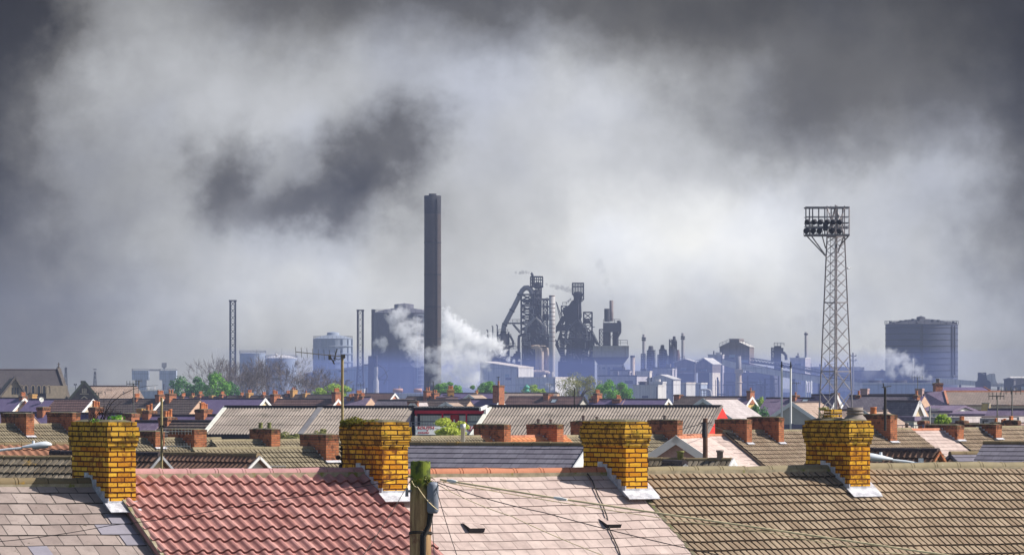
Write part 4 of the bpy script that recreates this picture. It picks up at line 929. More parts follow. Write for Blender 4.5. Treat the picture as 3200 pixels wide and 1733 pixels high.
D = 520; k_ = D/F
s = thing('school', 'large school with a hipped tan roof brick walls and tall windows at the right', 'school', (X(2968, D), D, 0), R(14))
ze, zr = Z(1264, D), Z(1223, D); Lx, dp = 10.6, 5.2       # eave line along local x from the left corner, 0..Lx; ridge set back dp
m = MB(); m.box(.1, Lx, .1, 10, 0, ze - .05); w = m.build('wall', MT['brick_school'], s)
m = MB(); m.box(-.05, Lx, .0, .098, ze - .55, ze - .12); m.build('cornice', MT['stone_pale'], s)
A, B, Cc, Dd = (-.3, -.3, ze), (Lx, -.3, ze), (Lx, dp, zr), (1.2, dp, zr)
m = MB(); m.face([A, B, Cc, Dd], [(0,0),(Lx,0),(Lx,5),(1.2,5)]); m.face([A, Dd, (-1.0, 9.0, zr), (-3.4, 9.4, ze)][::-1] if 0 else [A, Dd, (-.6, 7.0, zr), (-2.9, 9.0, ze)]); m.face([Dd, Cc, (Lx, 11, ze), (-.6, 11, ze)]); r = m.build('roof', tilemat('tile_school', (.20,.155,.13), (.27,.21,.175), (.09,.07,.06), .3, .3, .02, lichen=(.5,.45,.4), lich_at=.72), s)
m = MB(); m.face([(-.34, -.3, ze+.02), (1.19, dp, zr + .03), (-.62, 7.0, zr+.03), (-2.95, 9.0, ze+.02)]); m.build('shaded_hip_slope', MT['slate_purple'], s)  # purple sheet over the left roof face: its shade put into colour
m = MB(); m.obox((-.3, -.35, ze + .1), (1.2, dp - .02, zr + .08), .22, .15); m.obox((1.2, dp, zr + .05), (Lx, dp, zr + .05), .3, .18); m.build('ridge_tiles', MT['ridge_clay'], r)
m = MB(); z2 = Z(1209, D); m.face([(.9, dp + .2, zr - .1), (6.2, dp + .2, zr - .1), (6.3, dp + 1.6, z2), (1.5, dp + 1.6, z2)]); m.face([(6.3, dp + 1.6, z2), (6.2, dp + .2, zr - .1), (9.2, dp, zr - 1.4), (9.4, dp + 6, zr - 1.4)]); m.face([(1.5, dp + 1.6, z2), (6.3, dp + 1.6, z2), (9.4, dp + 6, zr - 1.4), (.9, dp + 6, zr-1)]); m.build('upper_roof', MT['slate_violet'], s)
m = MB(); m.obox((6.3, dp + 1.55, z2 + .05), (9.2, dp - .05, zr - 1.35), .2, .12); m.build('hip_tiles', MT['ridge_clay'], s)
chimney(s, .85, .85, .9, zr - .6, Z(1196, D + 5), pots=[(f, .09, .5, 'pot_grey') for f in (-.4, -.2, 0, .2, .4)], corbel=.06, y=dp + 1.2, clean='brick_red')
def schoolwin(u0):
    for i in range(3):
        u = u0 + i*.52
        m = MB(); m.box(u, u + .36, .02, .16, ze - 1.75, ze - .70); o = m.build('window', MT['glass_dark'], s)
        m = MB(); m.box(u - .03, u + .39, -.0, .018, ze - 1.25, ze - 1.17); m.box(u - .05, u + .01, -.01, .1, ze - 1.75, ze - .7); m.box(u + .35, u + .41, -.01, .1, ze - 1.75, ze - .7); m.build('window_frame', MT['white_paint'], o)
for u0 in (.35, 2.2, 4.0, 5.6, 7.2): schoolwin(u0)
m = MB()
for u in (.02, 2.0, 3.78, 5.4, 7.0, 8.8): m.box(u, u + .14, -.03, .0985, ze - 1.9, ze - .56)
m.build('brick_pilaster', MT['brick_red'], s)
bg = thing('bell_gablet', 'narrow bright yellow gablet with a dark slot in front of the school', 'bell gable', (X(3083, 490), 490, 0), R(-30))
m = MB(); zt = Z(1259, 490); w_ = .26; m.extr_x([(-w_*1.0, 0), (w_*1.0, 0), (w_, zt - .6), (0, zt), (-w_, zt - .6)], -.5, .3); m.build('wall', MT['render_ochre'], bg)
m = MB(); m.obox((-.55, 0, zt + .02), (.36, 0, zt + .02), .1, .1)
for sy in (-1, 1): m.obox((.32, 0, zt + .03), (.32, sy*(w_ + .1), zt - .8), .12, .09)
m.build('coping', MT['stone_pale'], bg)
m = MB(); m.box(.28, .315, -.07, .07, zt - 1.35, zt - .55); m.build('slot', MT['black_paint'], bg)
# green copper cupola on the tan hall
t = thing('copper_cupola', 'green copper cupola standing on the tan hall roof', 'cupola', (X(1646, 801), 801, 0)); k_ = 801/F
m = MB(); m.lathe(0, 0, [(.42, 0), (.42, Z(1222,801)), (.55, Z(1221.5,801)), (.55, Z(1220,801)), (.34, Z(1219,801)), (.34, Z(1212,801)), (.52, Z(1211.5,801)), (.5, Z(1208,801)), (.30, Z(1204,801)), (.06, Z(1202,801)), (.04, Z(1198,801))], 14); m.build('dome', MT['copper_green'], t)
# skylights
def skylight(h, px, q, w=.75, l=.9):
    L, zr, p = HI[h.name]; u = local_u(h, px); m = MB(); a = frame(L, p, zr); g = MB()
    P = lambda du, dq, hh: a(u + L/2 + du, q + dq, hh)
    m.face([P(-w/2,-l/2,.06), P(-w/2,l/2,.06), P(w/2,l/2,.06), P(w/2,-l/2,.06)]); 
    for A, B in (((-1,-1),(1,-1)),((1,-1),(1,1)),((1,1),(-1,1)),((-1,1),(-1,-1))): g.obox(P(A[0]*w/2, A[1]*l/2, .05), P(B[0]*w/2, B[1]*l/2, .05), .1, .08)
    o = g.build('skylight', MT['black_paint'], h); m.build('skylight_pane', MT['glass_pale'], o)
for o in list(COL.objects):
    l = o.get('label', '')
    if l.startswith('brown tiled house with a skylight'): skylight(o, 1741, 1.1)
    if l.startswith('broad purple slate house with a skylight'): skylight(o, 2522, .75); skylight(o, 2578, .75)
    if l.startswith('pale flat tiled house behind'): skylight(o, 2158, .9, .45, 1.6)
# ---------------------------------------------------------------- sports ground: corrugated stand, pavilion, banner, pylon
DS = 250.0; ks = DS / F; yawS = R(-13); pS = R(19)
def corr_roof(mb, L, S, pitch, amp, place):
    us = []; n = int(L / pitch)
    for i in range(n):
        for f, h in ((0, 0), (.25, .7), (.5, 1), (.75, .7)): us.append(((i + f) * pitch, h * amp))
    us.append((L, 0)); rows, uvs = [], []
    q = 0; kk = max(1, round(S / 1.6))
    for i in range(kk):
        for qq, st in ((S*i/kk, 0), (S*(i+1)/kk, .02)):
            rows.append([place(u, qq, h + st) for u, h in us]); uvs.append([(u, qq) for u, h in us])
    mb.grid(rows, False, False, 0, uvs)
def stand(label, x0, x1, y, D0, S, gable=None):
    a = yawS; t = (x1 - CX)/F; X0 = X(x0, D0); L = (t*D0 - X0)/(cos(a) - t*sin(a)); zr = Z(y, D0)
    root = thing('corrugated_stand', label, 'grandstand', (X0 + L/2*cos(a), D0 + L/2*sin(a), 0), a, 'sheds of the sports ground'); HI[root.name] = (L, zr, pS)
    mb = MB(); pl = frame(L, pS, zr); corr_roof(mb, L, S, .16, .06, pl)
    pb = frame(L, pS, zr, 1); mb.face([pb(0,0,0), pb(L,0,0), pb(L,S,0), pb(0,S,0)]); mb.face([pl(0,0,-.05), pl(L,0,-.05), pl(L,S,-.05), pl(0,S,-.05)])
    r = mb.build('roof', MT['corrugated'], root)
    m = MB(); m.obox((-L/2, 0, zr + .06), (L/2, 0, zr + .06), .4, .10); m.build('ridge_cap', MT['steel_black'], r)
    m = MB(); A, B = Vector(pl(0, S, -.1)), Vector(pl(L, S, -.1)); m.tube([A, B], .09, 6); m.build('gutter', MT['black_paint'], r)
    hw = S*cos(pS) - .35; ze = zr - .08 - hw*tan(pS)
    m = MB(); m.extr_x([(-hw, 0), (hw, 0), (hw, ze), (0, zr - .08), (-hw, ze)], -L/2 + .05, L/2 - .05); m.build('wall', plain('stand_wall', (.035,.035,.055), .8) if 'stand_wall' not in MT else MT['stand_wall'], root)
    m = MB(); m.obox(pl(.03, -.0, .05), pl(.03, S, .05), .22, .05); m.build('verge_trim', MT['sheet_pale'], root)
    if gable:
        m = MB(); m.extr_x([(-hw - .2, zr - .1 - (hw + .2)*tan(pS) - .02), (hw + .2, zr - .1 - (hw + .2)*tan(pS) - .02), (0, zr - .03)], L/2 - .04, L/2 + .06)
        m.box(L/2 - .04, L/2 + .06, -hw - .2, hw + .2, ze - 3.0, ze - .06); m.build('gable_end', MT[gable], root)
        m = MB(); m.obox(pl(L + .03, 0, .06), pl(L + .03, S, .06), .16, .05); m.build('verge_board', MT['corrugated'], root)
    return root
s1 = stand('long corrugated stand roof left of the crimson pavilion', 704, 1296, 1272, DS, 4.3)
DL = DS + (1296-704)*ks*tan(yawS)
s2 = stand('corrugated stand roof with a bright red gable end right of the pavilion', 1532, 2254, 1270, DL - 1.0, 4.5, 'red_paint')
m = MB(); L, zr, p = HI[s1.name]; pl = frame(L, p, zr); m.obox(pl(local_u(s1, 975) + L/2 + .5, .05, .07), pl(local_u(s1, 975) + L/2 + .5, 4.3, .07), .28, .04); m.build('roof_strip', MT['steel_grey'], s1)
# pavilion
Dp = DL - .6; kp = Dp/F
pv = thing('pavilion', 'crimson fronted pavilion with pale sheet panels and a red door between the corrugated stands', 'pavilion', (X(1411, Dp), Dp, 0), yawS, 'sheds of the sports ground')
w = (1526 - 1297)*kp/cos(yawS)/2; fx = lambda px: (px - 1411)*kp/cos(yawS); zz = lambda y: Z(y, Dp)
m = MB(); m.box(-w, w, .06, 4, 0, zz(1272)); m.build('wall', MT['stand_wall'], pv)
m = MB(); m.box(-w - .1, w + .1, -.3, 4, zz(1271.5), zz(1269)); r = m.build('roof', MT['black_paint'], pv)
m = MB(); n = 48
for i in range(n): m.box(-w + (i + .25)*2*w/n, -w + (i + .72)*2*w/n, -.33, -.28, zz(1272.6), zz(1270.4))
m.build('eaves_trim', MT['white_paint'], r)
m = MB(); m.box(-w, w, -.12, .055, zz(1291.5), zz(1281.5)); m.build('fascia', MT['crimson_paint'], pv)
for x0, x1 in ((1312, 1381), (1385, 1407), (1435, 1456), (1460, 1522)):
    m = MB(); a, b = fx(x0), fx(x1); n = int((b - a)/.13); rows = []
    for i in range(n*2 + 1): rows.append(a + (b-a)*i/(n*2))
    for z0, z1 in ((zz(1315), zz(1297)), (zz(1331), zz(1317))):
        m.grid([[(x, .02 + .035*(i % 2), z) for i, x in enumerate(rows)] for z in (z0, z1)], False, False)
    m.build('sheet_panel', MT['sheet_pale'], pv)
for px in (1300, 1383, 1458, 1524):
    m = MB(); m.box(fx(px) - .035, fx(px) + .035, -.08, .05, 0, zz(1291.5)); m.build('post', MT['crimson_paint'], pv)
m = MB(); m.box(fx(1408), fx(1434), -.05, .05, zz(1334), zz(1294)); d_ = m.build('door', plain('door_red', (.5,.015,.02), .5, var=.15), pv)
m = MB(); m.box(fx(1418), fx(1423), -.075, -.052, zz(1317), zz(1309)); m.build('door_notice', MT['white_paint'], d_)
m = MB(); m.rail([(fx(1302), -1.2, zz(1334)), (fx(1522), -1.2, zz(1334))], h=.28, r=.02, step=.9); m.build('railing', MT['galvanised'], pv)
m = MB(); m.box(fx(1303), fx(1306), -.5, -.42, zz(1335), zz(1298)); m.box(fx(1308), fx(1310), -.5, -.42, zz(1330), zz(1299)); m.build('downpipe', MT['white_paint'], pv)
m = MB(); m.obox((fx(1523), -.15, zz(1269)), (fx(1537), -2.6, zz(1277)), .10, .16); m.box(fx(1529.5), fx(1536), -1.2, -1.0, zz(1340), zz(1276)); m.build('white_gable_trim', MT['white_paint'], pv)
# banner
Db = DL - 4.5; kb = Db/F
bn = thing('banner', 'white banner with red lettering below the crimson pavilion', 'banner', (X(1398, Db), Db, 0), R(16))
wb = (1500 - 1296)*kb/2; zb1, zb0 = Z(1331, Db), Z(1357, Db)
m = MB(); m.box(-wb, wb, 0, .03, zb0, zb1); m.build('panel', MT['banner_white'], bn)
m = MB(); m.box(-wb + .02, -wb + 32*kb, -.004, -.001, Z(1349,Db), Z(1341,Db)); m.build('blue_patch', MT['panel_blue'], bn)
m = MB(); m.box(-wb, -wb + .05, .04, .12, 0, zb1); m.box(wb - .05, wb, .04, .12, 0, zb1); m.build('frame_post', MT['white_paint'], bn)
def text(body, px, py, size, D, parent, mat, sx=1.0):
    cu = bpy.data.curves.new('lettering', 'FONT'); cu.body = body; cu.size = size; cu.extrude = .006; cu.align_x = 'LEFT'; cu.offset = size*.02
    o = bpy.data.objects.new('lettering', cu); COL.objects.link(o)
    dg = bpy.context.evaluated_depsgraph_get(); me = bpy.data.meshes.new_from_object(o.evaluated_get(dg)); bpy.data.objects.remove(o)
    me.materials.clear(); me.materials.append(MT[mat])
    q = bpy.data.objects.new('lettering', me); COL.objects.link(q); q.parent = parent
    q.rotation_euler = (pi/2, 0, 0); q.scale = (sx, 1, 1); q.location = ((px - 1398)*D/F, -.008, Z(py, D)); return q
text('SOUTH', 1301, 1339.5, 8.2*kb/.72, Db, bn, 'letter_red', 1.45); text('MORTA', 1434, 1339.5, 8.2*kb/.72, Db, bn, 'letter_red', 1.35)
text('T', 1331, 1346.5, 6*kb/.72, Db, bn, 'letter_red', 1.2); text('TED', 1462, 1346.5, 5.5*kb/.72, Db, bn, 'letter_red', 1.3)
text('COLOU', 1303, 1353, 5.2*kb/.72, Db, bn, 'letter_red', 1.4); text('CR', 1476, 1353, 5.2*kb/.72, Db, bn, 'letter_red', 1.3)

# floodlight pylon (four legs, head frame with lamps)
DY = 330.0; ky = DY/F
py_ = thing('floodlight_pylon', 'tall lattice floodlight pylon with a frame of lamps at its top', 'floodlight', (X(2612, DY), DY, 0), R(38))
zb, zt = 0.0, Z(738, DY); zpx = lambda y: Z(y, DY)
def corners(half, z): return [(-half, -half, z), (half, -half, z), (half, half, z), (-half, half, z)]
# widths read off the diagonal: 100 px at y 1300, 52 px at y 760
hw = lambda z: (113 - (z - zpx(1390)) / (zpx(740) - zpx(1390)) * 58) * ky / 2 / 1.42
for i in range(4):
    m = MB(); m.bar(corners(hw(0), 0)[i], corners(hw(zt), zt)[i], .05, 6); m.bar(corners(hw(zt), zt)[i], corners(hw(zt), zpx(641 + 2*(i % 2)))[i], .04, 6); m.build('leg', MT['pylon_steel'], py_)
lv = [0]; z = 0.0
ys = [1470, 1405, 1345, 1285, 1222, 1160, 1110, 1066, 1020, 975, 938, 900, 868, 838, 808, 782, 758, 740]
zs = [0] + [zpx(y) for y in ys]
m = MB()
for a, b in zip(zs[:-1], zs[1:]):
    A, B = corners(hw(a), a), corners(hw(b), b)
    for i in range(4):
        j = (i + 1) % 4; m.bar(A[i], B[j], .021); m.bar(A[j], B[i], .021)
for y in (1160, 945, 740):
    A = corners(hw(zpx(y)), zpx(y))
    for i in range(4): m.bar(A[i], A[(i+1) % 4], .05)
A, B = corners(hw(zt), zt), corners(hw(zt), zpx(645))
for i in range(4): j = (i+1) % 4; m.bar(A[i], B[j], .035); m.bar(A[j], B[i], .035)
m.build('bracing', MT['pylon_steel'], py_)
m = MB(); xa, ya = -hw(0)*.55, -hw(0)*.2; xb, yb = -hw(zt)*.55, -hw(zt)*.2
n = 95
for sx in (-.16, .16): m.bar((xa + sx, ya - sx, 0), (xb + sx, yb - sx, zpx(643)), .02)
for i in range(n):
    f = i/n; x, y, z = xa + (xb-xa)*f, ya + (yb-ya)*f, zpx(643)*f; m.bar((x-.16, y+.16, z), (x+.16, y-.16, z), .014)
m.build('ladder', MT['pylon_steel'], py_)
# head: local frame turned back to face the view
c_, s_ = cos(R(-38)), sin(R(-38))
fr = lambda x, y, z: ((x*c_ - y*s_), (x*s_ + y*c_), z)
hx = lambda px: (px - 2612)*ky
m = MB()
dpt = 0.85
zbt, ztp = zpx(735), zpx(649)
slope = lambda px: (px - 2515)/137*.03
for px in (2516, 2532, 2537, 2556, 2575, 2600, 2614, 2636, 2651):
    yy = -dpt if px not in (2532, 2600, 2636) else dpt
    m.bar(fr(hx(px), yy, zbt), fr(hx(px), yy, ztp), .045)
for yy in (-dpt, dpt):
    for y, r in ((649, .07), (735, .09), (678, .035), (697, .045), (708, .035), (713, .04)): m.bar(fr(hx(2515), yy, zpx(y)), fr(hx(2652), yy, zpx(y)), r)
for px in (2516, 2575, 2614, 2651): m.bar(fr(hx(px), -dpt, zbt), fr(hx(px), dpt, zbt), .06); m.bar(fr(hx(px), -dpt, ztp), fr(hx(px), dpt, ztp), .05)
m.box(0, 0.001, 0, .001, zbt, zbt + .001)
for px, px2, y2 in ((2516, 2582, 802), (2531, 2580, 798), (2652, 2622, 770), (2636, 2618, 790), (2566, 2580, 775)): m.bar(fr(hx(px), -dpt, zbt), fr(hx(px2), 0, zpx(y2)), .045)
m.build('head_frame', MT['pylon_steel'], py_)
m = MB(); m.box(*[0,0,0,0,0,0]) if 0 else None
p0 = [fr(hx(x), y, z) for x, y, z in ((2570,-dpt-.25,zpx(722)),(2584,-dpt-.25,zpx(722)),(2584,-dpt+.3,zpx(722)),(2570,-dpt+.3,zpx(722)),(2570,-dpt-.25,zpx(698)),(2584,-dpt-.25,zpx(698)),(2584,-dpt+.3,zpx(698)),(2570,-dpt+.3,zpx(698)))]
for q in ((0,3,2,1),(4,5,6,7),(0,1,5,4),(1,2,6,5),(2,3,7,6),(3,0,4,7)): m.face([p0[i] for i in q])
m.build('control_box', MT['steel_dark'], py_)
for y, pxs in ((694, (2522, 2542, 2562, 2583, 2603, 2623)), (722, (2518, 2539, 2559, 2598, 2622))):
    for px in pxs:
        m = MB(); pr = [(.01, -.20), (.10, -.20), (.15, -.12), (.19, .03), (.20, .12), (.17, .13), (.01, .08)]; n = 12; rows = []
        c0 = Vector(fr(hx(px), -dpt - .05, zpx(y))); ax = Vector(fr(-.35, -.5, -.35)).normalized(); e1 = ax.cross(Vector((0,0,1))).normalized(); e2 = ax.cross(e1)
        for r, a in pr: rows.append([c0 + ax*a + e1*r*cos(2*pi*i/n) + e2*r*sin(2*pi*i/n) for i in range(n)])
        m.grid(rows, True, True); m.bar(c0 + e1*.22, c0 + e1*.22 + Vector((0,0,-.3)), .02); m.bar(c0 - e1*.22, c0 - e1*.22 + Vector((0,0,-.3)), .02)
        m.build('floodlight_lamp', MT['steel_dark'], py_)
# two white masts of the ground
for px, lab in ((2443, 'slender white pole, the left one of the pair beside the pylon'), (2471, 'slender white pole, the right one of the pair beside the pylon')):
    D = 262; t = thing('net_pole', lab, 'pole', (X(px, D), D, 0), 0, 'white poles of the sports ground'); m = MB(); zt_ = Z(1150 if px > 2450 else 1148, D)
    m.cyl(0, 0, 0, zt_, .075, .055, 10); m.build('pole', MT['white_paint'], t)
    m = MB(); m.cyl(0, 0, zt_, zt_ + .35, .05, .03, 8); m.bar((-.1, 0, zt_ + .1), (.1, 0, zt_ + .16), .02); m.build('pole_top', MT['black_paint'], t)

# ---------------------------------------------------------------- aerials
def mast(t, p, z0, z1, r, mat): m = MB(); m.tube([(p[0], p[1], z0), (p[0], p[1], z1)], r, 8); return m.build('mast', MT[mat], t)
def yagi(t, c, d, n, L, el, tilt, r, mat, taper=0):
    """boom of length L along d (horizontal unit vector) with n rods"""
    c, d = Vector(c), Vector(d).normalized(); up = Vector((0,0,1)); b = MB(); b.bar(c, c + d*L, r*1.4, 6); o = b.build('boom', MT[mat], t)
    m = MB(); side = (up*cos(tilt) + d.cross(up)*sin(tilt))
    for i in range(n):
        p = c + d*(L*i/(n-1)); h = el*(1 - taper*i/n); m.bar(p - side*h, p + side*h, r)
    m.build('aerial_rod', MT[mat], t)
D = 74.5; k_ = D/F
t = thing('tv_aerial', 'big television aerial on a tall mast rising from the mossy yellow chimney', 'aerial', (X(1070, D), D, 0))
mast(t, (0, 0), Z(1480, D), Z(1108, D), .021, 'mast_ochre')
zc = Z(1113, D); dl = Vector((-1, -.25, .10)).normalized()
yagi(t, (-.02, -.03, zc + .0), dl, 9, .72, .085, .25, .0055, 'aerial_grey', .1)
m = MB(); m.box(-.02, .045, -.04, .02, zc - .03, zc + .03); m.bar((-.19, -.05, zc - .0), (-.12, -.04, zc - .12), .012); m.box(-.215, -.175, -.07, -.03, zc - .05, zc + .03)
m.tube([(0, -.02, zc - .02), (-.06, -.03, zc - .05), (-.14, -.04, zc - .02)], .006, 5); m.bar((-.08, -.05, zc + .12), (-.14, -.05, zc - .11), .011); m.build('bracket', MT['aerial_grey'], t)
m = MB()
for zc2 in (Z(1388, D), Z(1400, D), Z(1430, D), Z(1445, D)): m.tube([(-.05, -.03, zc2), (0, -.04, zc2 - .03), (.05, 0, zc2)], .014, 6)
for i in range(8): z_ = Z(1385 + i*9, D); m.tube([(0, -.02, z_), (.02*(-1)**i, -.03, z_ - .02), (0, -.02, z_ - .05)], .016, 6)
for dx, y in ((-.07, 1428), (-.02, 1455)): m.lathe(dx, -.03, [(.005, Z(y, D) - .04), (.035, Z(y, D) - .02), (.035, Z(y, D) + .02), (.005, Z(y, D) + .03)], 10)
m.build('cable_clamp', MT['cable_black'], t)
D = 106; t = thing('tv_aerial', 'thin bare aerial mast standing over the small grey edged gable', 'aerial', (X(505, D), D, 0)); mast(t, (0,0), Z(1480, D), Z(1241, D), .028, 'mast_ochre')
m = MB(); m.bar((-.03, 0, Z(1330, D)), (.06, 0, Z(1330, D)), .03, 6); m.tube([(0, -.03, Z(1333, D)), (.04, -.03, Z(1380, D)), (0, -.03, Z(1440, D))], .010, 5); m.build('clamp', MT['cable_black'], t)
D = 156
for lab, y, x0, x1 in (('upper of two comb-like aerials on the red chimney', 1347, 518, 600), ('lower of two comb-like aerials on the red chimney', 1393, 518, 596)):
    t = thing('tv_aerial', lab, 'aerial', (X(x0, D), D, 0), 0, 'aerials on one red chimney'); yagi(t, (0, 0, Z(y, D)), (1, -.15, .0), 9, (x1 - x0)*D/F, .10, .1, .010, 'aluminium'); m = MB(); m.bar((-.08, 0, Z(y, D)), (.05, .45, Z(y, D) - .02), .014); m.build('bracket', MT['aluminium'], t)
D = 120; t = thing('tv_aerial', 'pale double aerial lying low beside the white edged small gable', 'aerial', (X(833, D), D, 0))
for y in (1455, 1469): yagi(t, (0, 0, Z(y, D)), (1, .1, -.02), 9, 60*D/F, .05, .1, .008, 'aluminium')
m = MB(); m.bar((.05, 0, 0), (.05, 0, Z(1452, D)), .02); m.build('mast', MT['aluminium'], t)
D = 171; t = thing('tv_aerial', 'dark mast with a small aerial strapped to the tall brown brick chimney', 'aerial', (X(2766, D), D, 0)); mast(t, (0,0), Z(1345, D), Z(1210, D), .045, 'cable_black')
yagi(t, (-.1, 0, Z(1209, D)), (.9, .3, .12), 6, .32, .06, 1.4, .012, 'aerial_grey'); yagi(t, (-.06, .0, Z(1206, D)), (.1, -.9, .0), 5, .12, .12, .2, .012, 'aerial_grey')
D = 300; t = thing('tv_aerial', 'pale thin mast with a double aerial before the purple roofs at right', 'aerial', (X(2906, D), D, 0)); mast(t, (0,0), 4, Z(1268, D), .045, 'aluminium'); yagi(t, (0,0,Z(1278,D)), (1,.1,0), 7, .6, .10, .2, .018, 'aluminium'); yagi(t, (-.05,0,Z(1282,D)), (1,.1,0), 7, .5, .06, .2, .018, 'aluminium')
D = 246; t = thing('tv_aerial', 'very thin dark mast in front of the right stand roof', 'aerial', (X(1795, D), D, 0)); mast(t, (0,0), 4, Z(1212, D), .03, 'cable_black')
D = 560; t = thing('tv_aerial', 'dark rod aerial on a chimney below the tall stack', 'aerial', (X(1354, D), D, 0)); mast(t, (0,0), 7, Z(1190, D), .05, 'cable_black')
D = 555; t = thing('tv_aerial', 'small aerial on the tallest red chimney of the town', 'aerial', (X(1557, D), D, 0)); mast(t, (0,0), 8, Z(1176, D), .045, 'cable_black'); yagi(t, (-.05,0,Z(1178,D)), (.2,.9,0), 4, .3, .2, 1.4, .03, 'cable_black')
D = 285; t = thing('tv_aerial', 'small mast on the right pale roofs with a short crossbar', 'aerial', (X(3073, D), D, 0)); mast(t, (0,0), 4, Z(1313, D), .05, 'cable_black'); m = MB(); m.bar((-.05,0,Z(1314,D)), (.3,0,Z(1314,D)), .05); m.build('crossbar', MT['cable_black'], t)

# gull in the sky
D = 600; g = thing('seagull', 'white seagull flying right of the floodlight pylon', 'bird', (X(2650, D), D, Z(839, D)))
m = MB(); rows = []; n = 8
for x, r in ((-.26,.01),(-.2,.05),(-.05,.085),(.1,.075),(.19,.05),(.24,.04),(.28,.012)): rows.append([(x, r*cos(2*pi*i/n), r*.8*sin(2*pi*i/n)) for i in range(n)])
m.grid(rows, True, True); m.face([(-.2,.03,0),(-.36,.07,.0),(-.36,-.07,.0),(-.2,-.03,0)]); 
for s in (-1, 1):
    P = [(.08,s*.05,.03),(.14,s*.3,.16),(.06,s*.62,.20),(-.05,s*.6,.20),(-.03,s*.3,.16),(-.08,s*.05,.03)]
    P = [(y if 0 else x + y*.75, y*.5, z) for x, y, z in P]
    m.face(P); m.face([(a, b, c - .012) for a, b, c in P][::-1])
m.build('body', MT['white_paint'], g)

# ---------------------------------------------------------------- trees and bushes
def leafy(name, label, px, pt, wpx, D, mat, n=1500, size=.32, seed=1, hpx=None, squash=1.0, cat='tree', group=None, lumps=22, tight=.88):
    rg = random.Random(seed); k_ = D/F; zt = Z(pt, D); R_ = wpx*k_/2; hh = (hpx*k_ if hpx else min(zt*.8, R_*1.7)); zc = zt - hh/2
    t = thing(name, label, cat, (X(px, D), D, 0), 0, group)
    m = MB(); r0 = max(.06, R_*.07)
    m.tube([(0,0,0), (.05*R_, 0, max(.3, zc - hh*.3)), (-.03*R_, .02, zc + hh*.1)], [r0, r0*.75, r0*.3], 7)
    for i in range(6):
        a = rg.uniform(0, 2*pi); m.tube([(0,0,max(.2, zc - hh*.35)), (R_*.35*cos(a), R_*.35*sin(a), zc - hh*.05), (R_*.7*cos(a), R_*.7*sin(a), zc + hh*rg.uniform(0,.3))], [r0*.5, r0*.3, r0*.1], 5)
    m.build('trunk', MT['bark'], t)
    m = MB(); L = []
    for i in range(lumps):
        while True:
            d = Vector((rg.uniform(-1,1), rg.uniform(-1,1), rg.uniform(-1,1)))
            if d.length < 1: break
        d = d.normalized() * (d.length ** .5) * tight
        L.append((Vector((d.x*R_, d.y*R_, zc + d.z*hh/2)), rg.uniform(.20,.40)))
    n = int(n*1.8); size *= .74
    for i in range(n):
        c, s = rg.choice(L); d = Vector((rg.gauss(0,1), rg.gauss(0,1), rg.gauss(0,1))).normalized() * rg.uniform(.55, 1.05)
        pt_ = c + Vector((d.x*R_*s, d.y*R_*s, d.z*hh*.5*s*1.1))
        nrm = (d + Vector((rg.uniform(-.7,.7), rg.uniform(-.7,.7), rg.uniform(-.2,1.0)))).normalized(); tt = nrm.cross(Vector((rg.uniform(-1,1), rg.uniform(-1,1), rg.uniform(-1,1)))).normalized(); b = nrm.cross(tt); q = size*rg.uniform(.6,1.4)
        m.face([pt_ - tt*q*.5, pt_ - b*q*.35, pt_ + tt*q*.5, pt_ + b*q*.35])
    m.build('crown', MT[mat], t); return t
GTR = 'leafy trees beyond the town roofs'
leafy('leafy_tree', 'dark green domed tree right of the twin silo building', 585, 1172, 124, 820, 'leaf_dark', 2600, .42, 1, 85, group=GTR, lumps=36)
leafy('leafy_tree', 'bright green tree between the dark domed tree and bare trees', 676, 1167, 90, 800, 'leaf_green', 2000, .40, 2, 85, group=GTR, lumps=30)
leafy('leafy_tree', 'dark green bush filling the gap below the bright green tree', 715, 1190, 70, 815, 'leaf_dark', 1000, .4, 22, 60, group=GTR)
leafy('leafy_tree', 'low lime green tree right of the bare trees', 1036, 1199, 116, 790, 'leaf_lime', 2000, .36, 3, 44, group=GTR, lumps=30)
leafy('leafy_tree', 'round green tree at the foot of the tall stack', 1402, 1192, 86, 860, 'leaf_green', 1800, .38, 4, 52, group=GTR)
leafy('leafy_tree', 'rounded green tree left of the tallest red chimney', 1508, 1186, 80, 860, 'leaf_green', 1800, .38, 5, 56, group=GTR)
leafy('leafy_tree', 'small green tree right of the tallest red chimney', 1574, 1222, 32, 870, 'leaf_green', 400, .35, 6, 26, group=GTR)
leafy('leafy_tree', 'light green tree beside the green cupola', 1668, 1202, 70, 880, 'leaf_lime', 1300, .36, 7, 44, group=GTR)
leafy('leafy_tree', 'big olive thinly leaved tree beneath the second furnace', 1806, 1164, 150, 840, 'leaf_olive', 3200, .30, 8, 105, group=GTR, lumps=26, tight=.85)
leafy('leafy_tree', 'dense green tree sloping down right of the olive tree', 1915, 1184, 110, 830, 'leaf_green', 2400, .40, 9, 82, group=GTR, lumps=34)
leafy('leafy_tree', 'green end of the dense tree, low beside the cream shed', 1966, 1214, 60, 828, 'leaf_green', 900, .38, 19, 50, group=GTR)
leafy('leafy_tree', 'pale green tree between two purple roofs below the conveyor', 2382, 1240, 46, 700, 'leaf_lime', 700, .3, 10, 40, group=GTR)
leafy('bush', 'dark bush beside the ochre gable', 2372, 1268, 74, 480, 'leaf_dark', 1100, .24, 11, 60, cat='bush')
leafy('bush', 'dark low hedge under the violet roof before the dark bush', 2330, 1300, 60, 470, 'leaf_dark', 600, .22, 21, 26, cat='bush')
leafy('bush', 'light green bush before the purple roofs at right', 2946, 1295, 56, 280, 'leaf_lime', 900, .15, 12, 32, cat='bush')
leafy('bush', 'yellow green bush covering the middle of the white banner', 1410, 1308, 150, 236, 'leaf_yellow', 2600, .16, 13, 66, cat='bush', lumps=22, tight=.85)
